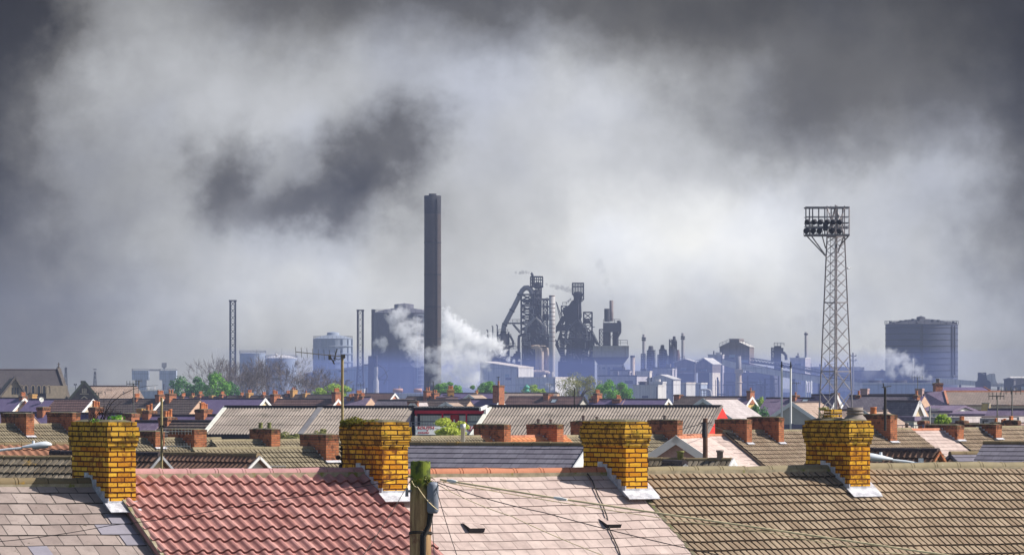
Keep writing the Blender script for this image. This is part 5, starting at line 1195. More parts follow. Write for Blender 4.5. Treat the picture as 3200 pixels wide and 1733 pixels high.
leafy('bush', 'green scrub along the foot of the left stand near the mossy chimney', 905, 1346, 100, 238, 'leaf_olive', 900, .14, 14, 36, cat='bush')
leafy('bush', 'small scrub at the stand foot right of the red stack', 1005, 1340, 46, 236, 'leaf_olive', 400, .13, 15, 34, cat='bush')
def bare(label, px, pt, wpx, D, seed, group):
    rg = random.Random(seed); k_ = D/F; H = Z(pt, D); R_ = wpx*k_/2; t = thing('bare_tree', label, 'tree', (X(px, D), D, 0), 0, group)
    tr = MB(); tr.tube([(0,0,0), (rg.uniform(-.1,.1), 0, H*.2), (rg.uniform(-.25,.25), 0, H*.38)], [.17, .13, .10], 6); tip = tr.v[-1]
    tr.build('trunk', MT['bark'], t)
    m = MB()
    def grow(p, d, L, r, lev):
        mid = p + d*L*.5 + Vector((rg.uniform(-1,1), rg.uniform(-1,1), rg.uniform(-.3,.6)))*L*.08; e = p + d*L + Vector((rg.uniform(-1,1), rg.uniform(-1,1), rg.uniform(-.2,.5)))*L*.12
        m.tube([p, mid, e], [r, r*.8, r*.6], 3, cap=False)
        if lev == 0: return
        n = 3 if lev > 1 else 6
        for i in range(n):
            nd = (d + Vector((rg.gauss(0,.55), rg.gauss(0,.55), rg.gauss(.12,.35)))).normalized(); s = rg.choice((.55, .8, 1.0)); q = p + (e - p)*s
            grow(q, nd, L*rg.uniform(.58, .82), max(.02, r*.6), lev - 1)
    top = Vector((0,0,H*.34))
    for i in range(6):
        a = 2*pi*i/6 + rg.uniform(-.3,.3); d = Vector((cos(a)*rg.uniform(.3,.95)*R_/(H*.5), sin(a)*.6, 1.0)).normalized(); grow(top + Vector((0,0,rg.uniform(-.1,.1)*H)), d, H*.275, .075, 4)
    m.build('crown', MT['twig'], t)
GBT = 'leafless trees in front of the works'
for i, (px, pt, w, lab) in enumerate(((668, 1136, 95, 'rounded bare tree, the leftmost of the leafless row'), (765, 1116, 100, 'tallest dense bare tree right of the first lattice flue'), (832, 1118, 90, 'tall bare tree in front of the flat topped tank'),
    (895, 1124, 95, 'bare tree in front of the domed pale tank'), (958, 1150, 80, 'spreading bare tree right of the domed tank'), (1010, 1158, 80, 'low spreading bare tree above the lime green tree'), (1050, 1172, 50, 'smallest bare tree, rightmost of the leafless row'), (725, 1140, 80, 'bare tree standing before the first lattice flue'), (800, 1135, 80, 'bare tree between the tallest one and the flat topped tank'))):
    bare(lab, px, pt, w, 850 + 8*i, 40 + i, GBT)
# two small street lights by the low green tree
for px, lab, s in ((1080, 'small far street light right of the aerial mast', 1), (1055, 'small far street light left of the aerial mast', -1)):
    D = 900; t = thing('street_light', lab, 'street light', (X(px, D), D, 0), 0, 'far street lights'); z_ = Z(1189 if s > 0 else 1192, D); m = MB(); m.bar((0,0,0), (0,0,z_), .06, 6); m.bar((0,0,z_), (s*.7,0,z_+.05), .05); m.box(min(s*.2, s*.75), max(s*.2, s*.75), -.1, .1, z_ + .02, z_ + .14); m.build('lamp', MT['steel_dark'], t)
# ---------------------------------------------------------------- steelworks, one to two kilometres off
GW_ = 'plant of the steelworks'
class Site:
    def __init__(s, name, label, cx, D, cat, group=GW_, rz=0):
        s.cx, s.D, s.k = cx, D, D/F; s.t = thing(name, label, cat, (X(cx, D), D, 0), rz, group)
    def x(s, px): return (px - s.cx)*s.k
    def z(s, py): return Z(py, s.D)
    def p(s, px, py, y=0): return (s.x(px), y, s.z(py))
    def part(s, mb, name, mat, parent=None): return mb.build(name, MT[mat] if isinstance(mat, str) else mat, parent or s.t)

# tall stack
s = Site('tall_stack', 'tallest chimney stack, dark and plain, left of the furnaces', 1352, 1100, 'chimney stack')
m = MB(); n = 40; prof = [(26.8*s.k, 0), (26.6*s.k, s.z(900)), (26.2*s.k, s.z(668))]; m.lathe(0, 0, prof, n); s.part(m, 'shaft', 'stack_concrete')
for y in (760, 860, 960, 1060): m = MB(); m.lathe(0, 0, [(26.3*s.k, s.z(y)), (27.0*s.k, s.z(y)+.05), (27.0*s.k, s.z(y)+.28), (26.3*s.k, s.z(y)+.33)], n); s.part(m, 'joint_band', 'stack_black')
m = MB(); m.lathe(0, 0, [(26.4*s.k, s.z(668)), (26.6*s.k, s.z(612)), (25*s.k, s.z(611)), (16*s.k, s.z(611)), (16*s.k, s.z(640))], n); s.part(m, 'blackened_top', 'stack_black')
m = MB(); m.lathe(0, 0, [(12*s.k, s.z(612)), (12*s.k, s.z(605)), (10*s.k, s.z(605)), (10*s.k, s.z(615))], 24); s.part(m, 'flue_liner', 'stack_black')
m = MB(); m.bar((14*s.k, -26*s.k*.95, 0), (13.8*s.k, -25.6*s.k*.95, s.z(620)), .12)
for i in range(60): z_ = s.z(620)*i/60; m.bar((13.2*s.k, -25.4*s.k*.99, z_), (15*s.k, -24.9*s.k*.99, z_), .06)
s.part(m, 'ladder', 'steel_dark')

# lattice flues
for cx, top, lab in ((727.5, 938, 'open lattice flue tower with twin tubes rising above the bare trees'), (1126, 968, 'lattice flue tower between the hazy gasholder and the dark gasholder')):
    s = Site('lattice_flue', lab, cx, 1500, 'flue tower', 'lattice flue towers'); z1 = s.z(top); hw_ = 8*s.k
    for sx in (-1, 1):
        m = MB(); m.tube([(sx*(hw_ + .9 if cx > 1000 else hw_)*1.0, 0, 0), (sx*hw_, 0, z1*.45), (sx*hw_, 0, z1)], .30, 8); s.part(m, 'flue_tube', 'steel_dark')
    m = MB(); q = hw_; m.lattice([(-q*1.3,-q,0),(q*1.3,-q,0),(q*1.3,q,0),(-q*1.3,q,0)], [(-q,-q,z1),(q,-q,z1),(q,q,z1),(-q,q,z1)], 17, .14, .09); s.part(m, 'lattice_frame', 'steel_dark')
    m = MB(); m.box(-hw_-.4, hw_+.4, -q-.1, q+.1, z1 - .3, z1 + .1); s.part(m, 'top_ring', 'steel_dark')

def holder(label, x0, x1, ytop, ycrown, D, mat, rings, cap=None, ribs=0, cat='gasholder', capmat=None, edge=.5, group='gasholders and tanks of the works'):
    cx = (x0+x1)/2; s = Site('gasholder' if cat == 'gasholder' else 'storage_tank', label, cx, D, cat, group); r = (x1-x0)/2*s.k; z1 = s.z(ytop); zc = s.z(ycrown); n = 56
    m = MB(); m.lathe(0, 0, [(r, 0), (r, z1)], n); s.part(m, 'shell', mat)
    m = MB(); m.lathe(0, 0, [(r*1.02, z1), (r*1.02, z1+.15)] + [(r*(1 - f), z1 + .15 + (zc - z1)*(1-(1-f)**2)) for f in (.0,.2,.4,.6,.8)] + [(.05, zc + .15)], n); s.part(m, 'roof', capmat or mat)
    if rings:
        m = MB()
        for i in range(rings):
            z = z1*(i+.5)/rings; m.lathe(0, 0, [(r, z-.16), (r*1.004+.06, z-.13), (r*1.004+.06, z+.11), (r, z+.14)], n)
        s.part(m, 'ring_girder', mat if mat != 'holder_grey' else 'steel_black')
    if ribs:
        for i in range(ribs):
            a = 2*pi*(i+.35)/ribs
            if sin(a) > .3: continue
            m = MB(); m.bar((r*1.02*cos(a), r*1.02*sin(a), 0), (r*1.02*cos(a), r*1.02*sin(a), z1), .35*edge*2, 4); s.part(m, 'column', mat if mat != 'holder_grey' else 'steel_dark')
    m = MB(); pts = [(r*1.02*cos(2*pi*i/28), r*1.02*sin(2*pi*i/28), z1 + .15) for i in range(29)]; m.rail(pts, 1.1, .06, 3); s.part(m, 'railing', 'steel_dark')
    if cap:
        m = MB(); cr_ = (cap[1]-cap[0])/2*s.k; ccx = s.x((cap[0]+cap[1])/2); m.lathe(ccx, 0, [(cr_, zc-1.2), (cr_, s.z(cap[2])), (cr_*.9, s.z(cap[2])+.1), (.05, s.z(cap[2])+.5)], 24); s.part(m, 'top_cap', capmat or mat)
    return s
s = holder('large dark blue gasholder standing left of the tall stack', 1167, 1352, 978, 962, 1760, 'holder_dark', 0, (1232, 1293, 951), 14)
m = MB(); a, b = s.x(1161), s.x(1172); m.box(a, b, -2, 1.5, 0, s.z(966)); s.part(m, 'stair_tower', 'steel_dark')
m = MB()
for i in range(16):
    z_ = s.z(1200) + (s.z(985)-s.z(1200))*i/15; m.obox((s.x(1306), -9.6, z_), (s.x(1326), -8.6, z_ + .1), .8, .25)
m.bar((s.x(1306), -9.7, s.z(1210)), (s.x(1306), -9.7, s.z(985)), .2); m.bar((s.x(1326), -8.7, s.z(1210)), (s.x(1326), -8.7, s.z(985)), .2); s.part(m, 'stair', 'holder_blue')
m = MB(); z_ = s.z(1145); r = (1352-1167)/2*s.k; m.lathe(0, 0, [(r, z_-.2), (r+.35, z_-.1), (r+.35, z_+.1), (r, z_+.2)], 56); s.part(m, 'walkway_ring', 'steel_dark')
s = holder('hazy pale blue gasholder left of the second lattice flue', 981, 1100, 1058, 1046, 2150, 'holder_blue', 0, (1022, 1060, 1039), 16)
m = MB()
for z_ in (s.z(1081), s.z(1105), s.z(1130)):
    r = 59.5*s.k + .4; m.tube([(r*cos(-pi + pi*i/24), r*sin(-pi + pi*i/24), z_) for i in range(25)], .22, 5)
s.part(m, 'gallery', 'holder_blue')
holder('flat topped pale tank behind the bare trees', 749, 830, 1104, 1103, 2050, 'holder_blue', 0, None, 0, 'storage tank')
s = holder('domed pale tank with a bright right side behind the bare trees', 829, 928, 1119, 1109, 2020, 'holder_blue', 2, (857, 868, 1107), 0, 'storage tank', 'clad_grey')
s = holder('great ringed gasholder at the right, striped with dark bands', 2767, 2993, 1014, 997, 1600, 'holder_grey', 15, (2864, 2892, 991), 0, capmat='steel_dark')
m = MB(); m.box(s.x(2866), s.x(2875), -12.4, -11.3, 0, s.z(1016)); s.part(m, 'lift_shaft', 'steel_dark')
m = MB()
r = 113*s.k
for px in (2969, 2978): x_ = s.x(px); y_ = -sqrt(max(.1, r*r - x_*x_)) - .4; m.tube([(x_, y_, s.z(1172)), (x_, y_, s.z(1018))], .28, 6)
m.tube([(s.x(2969), -sqrt(r*r - s.x(2969)**2) - .4, s.z(1172)), (s.x(2973), -sqrt(r*r - s.x(2973)**2) - .5, s.z(1177)), (s.x(2978), -sqrt(r*r - s.x(2978)**2) - .4, s.z(1172))], .28, 6); s.part(m, 'riser_pipe', 'steel_dark')
m = MB(); rg = random.Random(3)
for i in range(26):
    a = rg.uniform(0, 2*pi); q = rg.uniform(.55, .99); x_, y_ = r*q*cos(a), r*q*sin(a); zz_ = s.z(1014) + .15 + (s.z(997) - s.z(1014))*(1 - q*q); m.box(x_-.4, x_+.4, y_-.4, y_+.4, zz_ - .2, zz_ + rg.uniform(.2, .7))
s.part(m, 'roof_vent', 'steel_dark')
# twin silos
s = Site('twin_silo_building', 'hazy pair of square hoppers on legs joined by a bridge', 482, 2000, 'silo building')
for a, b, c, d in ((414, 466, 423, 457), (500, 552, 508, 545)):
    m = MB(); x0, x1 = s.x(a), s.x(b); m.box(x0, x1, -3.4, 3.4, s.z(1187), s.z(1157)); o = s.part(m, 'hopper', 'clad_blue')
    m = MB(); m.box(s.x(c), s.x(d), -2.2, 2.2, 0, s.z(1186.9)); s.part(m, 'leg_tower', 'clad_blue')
    m = MB(); m.rail([(x0, -3.4, s.z(1157)), (x1, -3.4, s.z(1157)), (x1, 3.4, s.z(1157)), (x0, 3.4, s.z(1157)), (x0, -3.4, s.z(1157))], .7, .07, 1.2); s.part(m, 'railing', 'steel_pale', o)
m = MB(); m.box(s.x(466), s.x(500), -1, 1, s.z(1158), s.z(1155)); 
for i in range(8): m.bar((s.x(466 + i*4.25), -1.05, s.z(1158)), (s.x(470 + i*4.25), -1.05, s.z(1153)), .08)
m.bar((s.x(466), -1.05, s.z(1153)), (s.x(500), -1.05, s.z(1153)), .1); s.part(m, 'bridge', 'steel_grey')
s = Site('far_floodlight', 'far square floodlight frame showing above the twin silo building', 513, 2040, 'floodlight', 'far floodlights'); m = MB(); 
for i in range(6): m.bar((s.x(506 + i*2.8), 0, s.z(1146)), (s.x(506 + i*2.8), 0, s.z(1134)), .16)
for y in (1146, 1142, 1138, 1134): m.bar((s.x(506), 0, s.z(y)), (s.x(520), 0, s.z(y)), .16)
m.bar((0,0,0), (0,0,s.z(1146)), .35); m.bar((s.x(508),0,s.z(1146)), (0,0,s.z(1152)), .15); m.bar((s.x(518),0,s.z(1146)), (0,0,s.z(1152)), .15); s.part(m, 'frame', 'steel_grey')
for cx, y, lab, w in ((206, 1147, 'tapering far floodlight mast right of the church', 4), (297, 1152, 'slim far floodlight mast above the gabled hall', 5)):
    s = Site('far_floodlight', lab, cx, 1300, 'floodlight', 'far floodlights'); m = MB(); a = .9
    m.lattice([(-a,-a,0),(a,-a,0),(a,a,0),(-a,a,0)], [(-.2,-.2,s.z(y+8)),(.2,-.2,s.z(y+8)),(.2,.2,s.z(y+8)),(-.2,.2,s.z(y+8))], 12, .13, .08); s.part(m, 'mast', 'steel_grey')
    m = MB(); m.box(-w*s.k, w*s.k, -.15, .15, s.z(y + (9 if w == 4 else 3)), s.z(y)); s.part(m, 'lamp_panel', 'steel_grey')
s = Site('twin_lamp_post', 'small double headed lamp between church and gabled hall', 236, 900, 'street light'); m = MB(); m.bar((0,0,0),(0,0,s.z(1200)),.06,6); m.bar((s.x(231.5),0,s.z(1200)),(s.x(240),0,s.z(1200)),.05); m.box(s.x(231),s.x(234),-.1,.1,s.z(1203),s.z(1198)); m.box(s.x(237.5),s.x(240),-.1,.1,s.z(1203),s.z(1198)); s.part(m, 'lamp', 'steel_dark')

GS = 'sheds of the steelworks'
srg = random.Random(21)
def shed(label, *a, name='works_shed', **k):
    k.setdefault('group', GS); k.setdefault('cat', 'industrial shed'); t = block(name, label, *a, **k)
    w, d, h, q = INF[t.name]; z0 = Z(k['yb'], a[4]) if k.get('yb') else 0
    if w > 4 and h - z0 > 2.5:
        for i in range(min(4, int(w/5) + 1)):         # strip windows, doors and louvres on the front
            x0 = -w + .8 + srg.random()*(w - 4); zz = h - srg.uniform(1.2, min(4.5, h - z0 - 1)); m = MB(); m.box(x0, x0 + srg.uniform(1.2, 3.2), -.05, .05, zz - srg.uniform(.5, 1.1), zz); m.build('window_strip', MT['clad_dark' if i % 2 else 'glass_pale'], t)
        if k.get('kind', 'flat') == 'flat':
            for i in range(min(5, int(w/4) + 1)):
                x0 = -w + .5 + srg.random()*(w - 2); y0 = srg.uniform(.2, max(.3, d*.5)); m = MB()
                if i % 2: m.box(x0, x0 + srg.uniform(.6, 1.8), y0, y0 + 1.2, h + .35, h + .35 + srg.uniform(.4, 1.3))
                else: m.cyl(x0, y0, h + .3, h + srg.uniform(1.0, 2.4), .22, n=8)
                m.build('roof_vent', MT[srg.choice(('steel_grey', 'clad_grey', 'steel_dark'))], t)
    m = MB(); m.tube([(-.25, -.12, z0), (-.25, -.12, h - .1)], .12, 6); m.build('downpipe', MT['steel_dark'], t)
    return t
# left: sloping stock hall, base strip behind the trees
shed('long blue grey hall with a rising roof behind the second lattice flue', 950, 1158, 1168, 1142, 1580, 'clad_blue', 'clad_grey', kind='mono', rise=-26, yaw=-10)
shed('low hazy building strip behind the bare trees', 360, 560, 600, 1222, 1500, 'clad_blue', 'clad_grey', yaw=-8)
shed('low pale wall at the foot of the dark gasholder', 1085, 1330, 1345, 1232, 1250, 'clad_grey', 'clad_grey', yaw=-8)
s = Site('flare_stack', 'dark works tower with a pale riser pipe left of the dark gasholder', 1167, 1480, 'tower')
m = MB(); m.box(s.x(1151), s.x(1176), -1.5, 1.5, s.z(1160), s.z(1111)); m.box(s.x(1150), s.x(1178), -1.4, 1.4, 0, s.z(1160.2)); s.part(m, 'casing', 'steel_dark')
m = MB(); m.lathe(s.x(1176), -2.2, [(.85, 0), (.85, s.z(1190)), (.55, s.z(1182)), (.50, s.z(1172)), (.62, s.z(1170)), (.62, s.z(1146))], 14); s.part(m, 'riser_pipe', 'steel_pale')
m = MB(); m.lathe(s.x(1176), -2.2, [(.5, s.z(1146)), (.5, s.z(1112))], 12); m.box(s.x(1138), s.x(1180), -2.2, -1.4, s.z(1141), s.z(1137)); s.part(m, 'burner_platform', 'steel_dark')
m = MB(); m.tube([s.p(1182, 1138, -2), s.p(1200, 1150, -2), s.p(1212, 1175, -2), s.p(1200, 1200, -2)], .2, 6); m.bar(s.p(1182, 1185, -2), s.p(1216, 1155, -2), .18); m.bar(s.p(1182, 1185, -2), s.p(1216, 1186, -2), .18); s.part(m, 'brace', 'steel_dark')
for cx, w, lab in ((1243, 16, 'pink horizontal tank before the dark gasholder'), (1306, 13, 'second pinkish tank at the foot of the tall stack')):
    s = Site('horizontal_tank', lab, cx, 1200, 'tank'); r = 6.0*s.k; m = MB(); zc = s.z(1219); m.tube([(-w*s.k*1.0, 0, zc), (-w*s.k*.92, 0, zc), (w*s.k*.92, 0, zc), (w*s.k, 0, zc)], [r*.6, r, r, r*.6], 16); s.part(m, 'vessel', 'tank_pink'); m = MB(); m.box(-w*s.k*.7, -w*s.k*.6, -.4, .4, 0, zc - r*.9); m.box(w*s.k*.6, w*s.k*.7, -.4, .4, 0, zc - r*.9); s.part(m, 'saddle', 'steel_grey')

# ---- blast furnace 1
s = Site('blast_furnace', 'left blast furnace with a thick inclined gas pipe', 1672, 1620, 'blast furnace', 'blast furnaces')
k_ = s.k; P = s.p
def frame_tower(m, x0, x1, y0, y1, dep, lev, r, ya=0, top=None):
    a, b = s.x(x0), s.x(x1); c, d = (s.x(top[0]), s.x(top[1])) if top else (a, b); z0, z1 = s.z(y1), s.z(y0)
    m.lattice([(a,ya-dep,z0),(b,ya-dep,z0),(b,ya+dep,z0),(a,ya+dep,z0)], [(c,ya-dep,z1),(d,ya-dep,z1),(d,ya+dep,z1),(c,ya+dep,z1)], lev, r)
m = MB()
for i in range(7):
    for y_ in (-2, 2): px = 1658 + i*6.3; m.bar(P(px, 866, y_), P(px, 898, y_), .28 if i in (0, 6) else .2)
for y in (864, 873, 884):
    for y_ in (-2, 2): m.bar(P(1657, y + (0 if 1 else 0), y_), P(1696.5, y + 1, y_), .3 if y == 864 else .2)
m.box(s.x(1657), s.x(1697), -2.2, 2.2, s.z(866), s.z(863)); s.part(m, 'top_cage', 'steel_black')
m = MB(); m.lathe(s.x(1680), 0, [(.6, s.z(903)), (1.35, s.z(899)), (1.45, s.z(890)), (.9, s.z(883)), (.35, s.z(880))], 14); m.box(s.x(1660), s.x(1696), -2, 2, s.z(898), s.z(893)); s.part(m, 'top_hopper', 'steel_black')
m = MB(); m.tube([P(1665, 895, -1), P(1664.5, 862, -1), P(1662, 855, -1), P(1659, 853, -1)], .42, 8); s.part(m, 'bleeder_pipe', 'steel_dark')
m = MB(); pts = [(1668,975),(1667,935),(1664,918),(1658,905),(1649,899),(1640,900),(1632,907),(1624,922),(1617,937),(1600,970),(1581,1006),(1575,1018),(1573,1032),(1573,1042)]
m.tube([P(a, b, -1.5) for a, b in pts], [8.2*k_]*6 + [7.6*k_]*8, 16); s.part(m, 'gas_downcomer', 'steel_grey')
for a, b in ((1624, 922), (1600, 970), (1577, 1014)): m = MB(); m.tube([P(a-1.2, b+2, -1.5), P(a+1.2, b-2, -1.5)], 9.2*k_, 16); s.part(m, 'pipe_flange', 'steel_dark')
m = MB(); m.tube([P(1676, 905, -1), P(1674, 925, -1.5), P(1674, 968, -1.5), P(1672, 992, -1.5)], 5*k_, 10); m.tube([P(1684, 903, 1), P(1687, 930, 1), P(1685, 965, 1), P(1678, 992, 1)], 4.5*k_, 10); m.bar(P(1691, 898, 0), P(1691, 935, 0), .35)
s.part(m, 'gas_uptake', 'steel_dark')
m = MB(); frame_tower(m, 1629, 1666, 920, 1045, 3.6, 7, .42)
for y in (918, 935, 950, 963, 984, 1004, 1024): m.box(s.x(1626), s.x(1690), -3.8, 3.8, s.z(y + 2.2), s.z(y))
frame_tower(m, 1666, 1690, 935, 1045, 3.2, 6, .4); s.part(m, 'tower_frame', 'steel_black')
m = MB(); m.box(s.x(1634), s.x(1668), -1.2, 3.3, s.z(946), s.z(939)); m.box(s.x(1636), s.x(1662), -2.5, 3.2, s.z(968), s.z(962)); m.lathe(s.x(1672), 0, [(2.2, s.z(995)), (1.9, s.z(960)), (1.2, s.z(905))], 16); s.part(m, 'tower_cladding', 'steel_black')
m = MB(); frame_tower(m, 1697, 1711, 938, 1050, 1.2, 9, .28); m.bar(P(1690, 935), P(1716, 935), .45); m.bar(P(1694, 957), P(1716, 957), .45); m.lathe(s.x(1706), 0, [(0.05, s.z(980)), (1.0, s.z(981)), (1.3, s.z(986)), (1.3, s.z(1000))], 12); s.part(m, 'hoist_tower', 'steel_black')
m = MB(); m.tube([P(1641, 1042, -4), P(1645, 1022, -4), P(1672, 992, -4)], 4.6*k_, 10); m.tube([P(1705, 1040, -4), P(1704, 1024, -4), P(1674, 992, -4)], 4.6*k_, 10); s.part(m, 'gas_offtake', 'steel_grey')
m = MB(); c = s.x(1674); m.lathe(c, 1, [(3.4, s.z(1175)), (3.4, s.z(1120)), (3.9, s.z(1085)), (3.6, s.z(1050)), (2.2, s.z(1000)), (1.9, s.z(990))], 20); s.part(m, 'furnace_shell', 'steel_black')
m = MB(); m.box(s.x(1628), s.x(1717), -4.2, 4.5, s.z(1049), s.z(1043)); m.box(s.x(1632), s.x(1712), -4.0, 4.3, s.z(1080), s.z(1076)); m.rail([P(1628, 1043, -4.2), P(1717, 1043, -4.2)], 1.1, .1, 2)
for px in (1634, 1643, 1664, 1682, 1700, 1712):
    m.box(s.x(px) - .38, s.x(px) + .38, -3.9, -3.1, 0, s.z(1043)); m.box(s.x(px) - .38, s.x(px) + .38, 3, 4, 0, s.z(1043))
m.box(s.x(1637), s.x(1714), -1, 4.2, 0, s.z(1118)); frame_tower(m, 1640, 1712, 1050, 1120, 3.4, 3, .4); m.box(s.x(1644), s.x(1676), -3.6, 4.2, 0, s.z(1110)); m.box(s.x(1636), s.x(1645), -2, 3, s.z(1092), s.z(1050)); m.box(s.x(1690), s.x(1712), -2, 3, s.z(1076), s.z(1060)); s.part(m, 'cast_house_frame', 'steel_black')
m = MB(); m.tube([P(1645, 1046, -3), P(1630, 1046, -3), P(1622, 1050, -3), P(1621, 1060, -3), P(1621, 1100, -3), P(1617, 1110, -3), P(1604, 1114, -3)], 4.2*k_, 12); s.part(m, 'hot_blast_main', 'steel_dark')
m = MB(); m.box(s.x(1585), s.x(1630), -1.6, -.4, s.z(1012), s.z(1007)); m.rail([P(1588, 1006, -1.6), P(1630, 1006, -1.6)], .9, .09, 1.2); m.bar(P(1602, 1013, -1), P(1625, 1040, -1), .3); m.bar(P(1606, 1013, -1), P(1627, 1036, -1), .2); s.part(m, 'pipe_bridge', 'steel_dark')

m = MB(); r9 = random.Random(5)
for i in range(70):
    a, b = r9.uniform(1626, 1712), r9.uniform(925, 1125); y_ = r9.choice((-4.4, -4.2, 4.4)); l = r9.uniform(4, 14); k3 = r9.randrange(3)
    e = (a + l, b) if k3 == 0 else (a, b + l*1.6) if k3 == 1 else (a + l*.7, b + l)
    m.bar(P(a, b, y_), P(e[0], e[1], y_), r9.uniform(.09, .24))
for i in range(12):
    a, b = r9.uniform(1626-4, 1712-2), r9.uniform(925+30, 1125); m.rail([P(a, b, -4.6), P(a + r9.uniform(8, 20), b, -4.6)], .9, .09, 1.1); m.obox(P(a, b + .6, -4.4), P(a + 14, b + .6, -4.4), .8, .2)
s.part(m, 'pipework', 'steel_grey')

s = Site('dust_catcher', 'bulbous dust catcher hung below the lower end of the inclined pipe', 1575, 1618, 'dust catcher'); P = s.p; k_ = s.k
m = MB(); c = s.x(1573); m.lathe(c, -1.5, [(9*k_, s.z(1034)), (9*k_, s.z(1040)), (14*k_, s.z(1045)), (19*k_, s.z(1056)), (20*k_, s.z(1068)), (12*k_, s.z(1082)), (10*k_, s.z(1090)), (16*k_, s.z(1098)), (16*k_, s.z(1112)), (8*k_, s.z(1125)), (8*k_, 0)], 18); s.part(m, 'vessel', 'steel_dark')
m = MB(); m.tube([P(1585, 1042, -1.5), P(1596, 1052, -1.5), P(1603, 1066, -1.5), P(1604, 1075, -1.5)], 3.6*k_, 10); m.tube([P(1584, 1088, -1.5), P(1606, 1078, -1.5)], 3.6*k_, 10); m.tube([P(1600, 1118, -1.5), P(1618, 1108, -1.5)], 3*k_, 8); s.part(m, 'outlet_pipe', 'steel_dark')
m = MB()
for y, a, b in ((1036, 1558, 1587), (1050, 1590, 1597), (1079, 1566, 1610), (1088, 1580, 1616)): m.box(s.x(a), s.x(b), -3.2, .4, s.z(y + 1.2), s.z(y)); m.rail([P(a, y, -3.2), P(b, y, -3.2)], .8, .09, 1.2)
for px in (1556, 1590): m.bar(P(px, 1036, -3), P(px + 3, 1300, -3), .28)
s.part(m, 'platform', 'steel_black')
m = MB()
for px, y in ((1524, 1032), (1540, 1020), (1554, 1016)): m.tube([P(px, 1080, 0), P(px, y, 0), P(px - 1.5, y - 1.5, 0), P(px - 4, y - 1, 0)], .22, 6)
s.part(m, 'vent_pipe', 'steel_dark')
m = MB(); m.box(s.x(1521), s.x(1562), -1.6, 1.6, 0, s.z(1075))
rg = random.Random(9)
for i in range(26): a = rg.uniform(1521, 1625); y = rg.uniform(1085, 1128); m.box(s.x(a), s.x(a + rg.uniform(3, 9)), -2, 1.4, s.z(1150), s.z(y + (a - 1521)*.12))
s.part(m, 'pipe_rack', 'steel_dark')
# hot stoves, waste heat boiler and striped stack
s = Site('hot_blast_stove', 'group of domed rust streaked stoves in front of the left furnace', 1692, 1560, 'stove'); P = s.p; k_ = s.k
for a, b, y, yy in ((1673, 1686, 1083, -1.2), (1683, 1699, 1085, -2.0), (1697, 1708, 1082, .6), (1704, 1716, 1084, 0)):
    m = MB(); c = s.x((a+b)/2); r = (b-a)/2*k_; m.tube([(s.x(a) - 1.3, yy, s.z(1083)), (c - r*1.2, yy, s.z(1084)), (c - r*.2, yy, s.z(1090)), (c, yy, s.z(1103)), (c, yy, s.z(1116)), (c, yy, 0)], [r*.75, r*.9, r, r, r, r], 18); s.part(m, 'stove_shell', 'stove_plate')
m = MB(); m.box(s.x(1664), s.x(1714), -2.6, 2, s.z(1083), s.z(1081)); m.rail([P(1664, 1081, -2.6), P(1714, 1081, -2.6)], 1, .08, 1.4)
for px in (1680, 1685, 1690): m.bar(P(px, 1081, -2), P(px, 1064, -2), .12)
m.bar(P(1679, 1068, -2), P(1692, 1068, -2), .1); s.part(m, 'top_platform', 'steel_dark')
m = MB(); m.tube([P(1640, 1164, -5.5), P(1650, 1163, -5.5), P(1712, 1166, -5.5), P(1717, 1168, -5.5)], [6*k_, 8.5*k_, 8.5*k_, 6*k_], 16)
for px in (1660, 1680, 1686, 1694, 1700): m.tube([P(px, 1164.2, -5.5), P(px + 2, 1164.3, -5.5)], 9.3*k_, 16)
s.part(m, 'boiler_drum', 'stove_plate')
s = Site('banded_stack', 'banded steel stack standing between the two blast furnaces', 1725, 1580, 'chimney stack'); k_ = s.k
m = MB(); m.lathe(0, 0, [(9.8*k_, 0), (9.6*k_, s.z(1080)), (9.2*k_, s.z(922)), (8*k_, s.z(922)), (8*k_, s.z(935))], 24); s.part(m, 'shaft', 'steel_pale')
for y in (924, 950, 962, 975, 988, 1000, 1013, 1025, 1038, 1052, 1065): m = MB(); m.lathe(0, 0, [(9.0*k_, s.z(y)-.1), (10.2*k_, s.z(y)-.05), (10.2*k_, s.z(y)+.1), (9.0*k_, s.z(y)+.15)], 24); s.part(m, 'band', 'steel_rust')

# ---- blast furnace 2
s = Site('blast_furnace', 'right blast furnace with a square open cage and no inclined pipe', 1805, 1640, 'blast furnace', 'blast furnaces'); P = s.p; k_ = s.k
m = MB()
for i in range(8):
    for y_ in (-1.9, 1.9): px = 1789 + i*4.9; m.bar(P(px, 884, y_), P(px, 919, y_), .28 if i in (0, 7) else .2)
m.box(s.x(1788), s.x(1824.5), -2.1, 2.1, s.z(886.5), s.z(883))
for y in (895, 919):
    for y_ in (-1.9, 1.9): m.bar(P(1788, y, y_), P(1824, y, y_), .25)
s.part(m, 'top_cage', 'steel_black')
m = MB(); m.box(s.x(1787), s.x(1825), -2, 2, s.z(921), s.z(919)); m.lathe(s.x(1806), 0, [(1.2, s.z(945)), (1.4, s.z(930)), (1.75, s.z(922)), (1.5, s.z(913)), (.6, s.z(911))], 14); m.tube([P(1824, 922), P(1824, 935), P(1813, 945)], .2, 5)
for a in (1814, 1818, 1822): m.bar(P(a, 921, -1), P(a + 1, 936, -1), .15)
m.box(s.x(1812), s.x(1825), -1.8, 1.6, s.z(934.5), s.z(933)); s.part(m, 'top_hopper', 'steel_black')
m = MB(); m.extr_y([(s.x(a), s.z(b)) for a, b in ((1793,925),(1812,925),(1816,1000),(1822,1012),(1770,1012),(1762,985),(1757,972),(1765,958),(1778,953),(1786,940),(1793,936))], .2, 3.0); s.part(m, 'charging_gallery', 'steel_black')
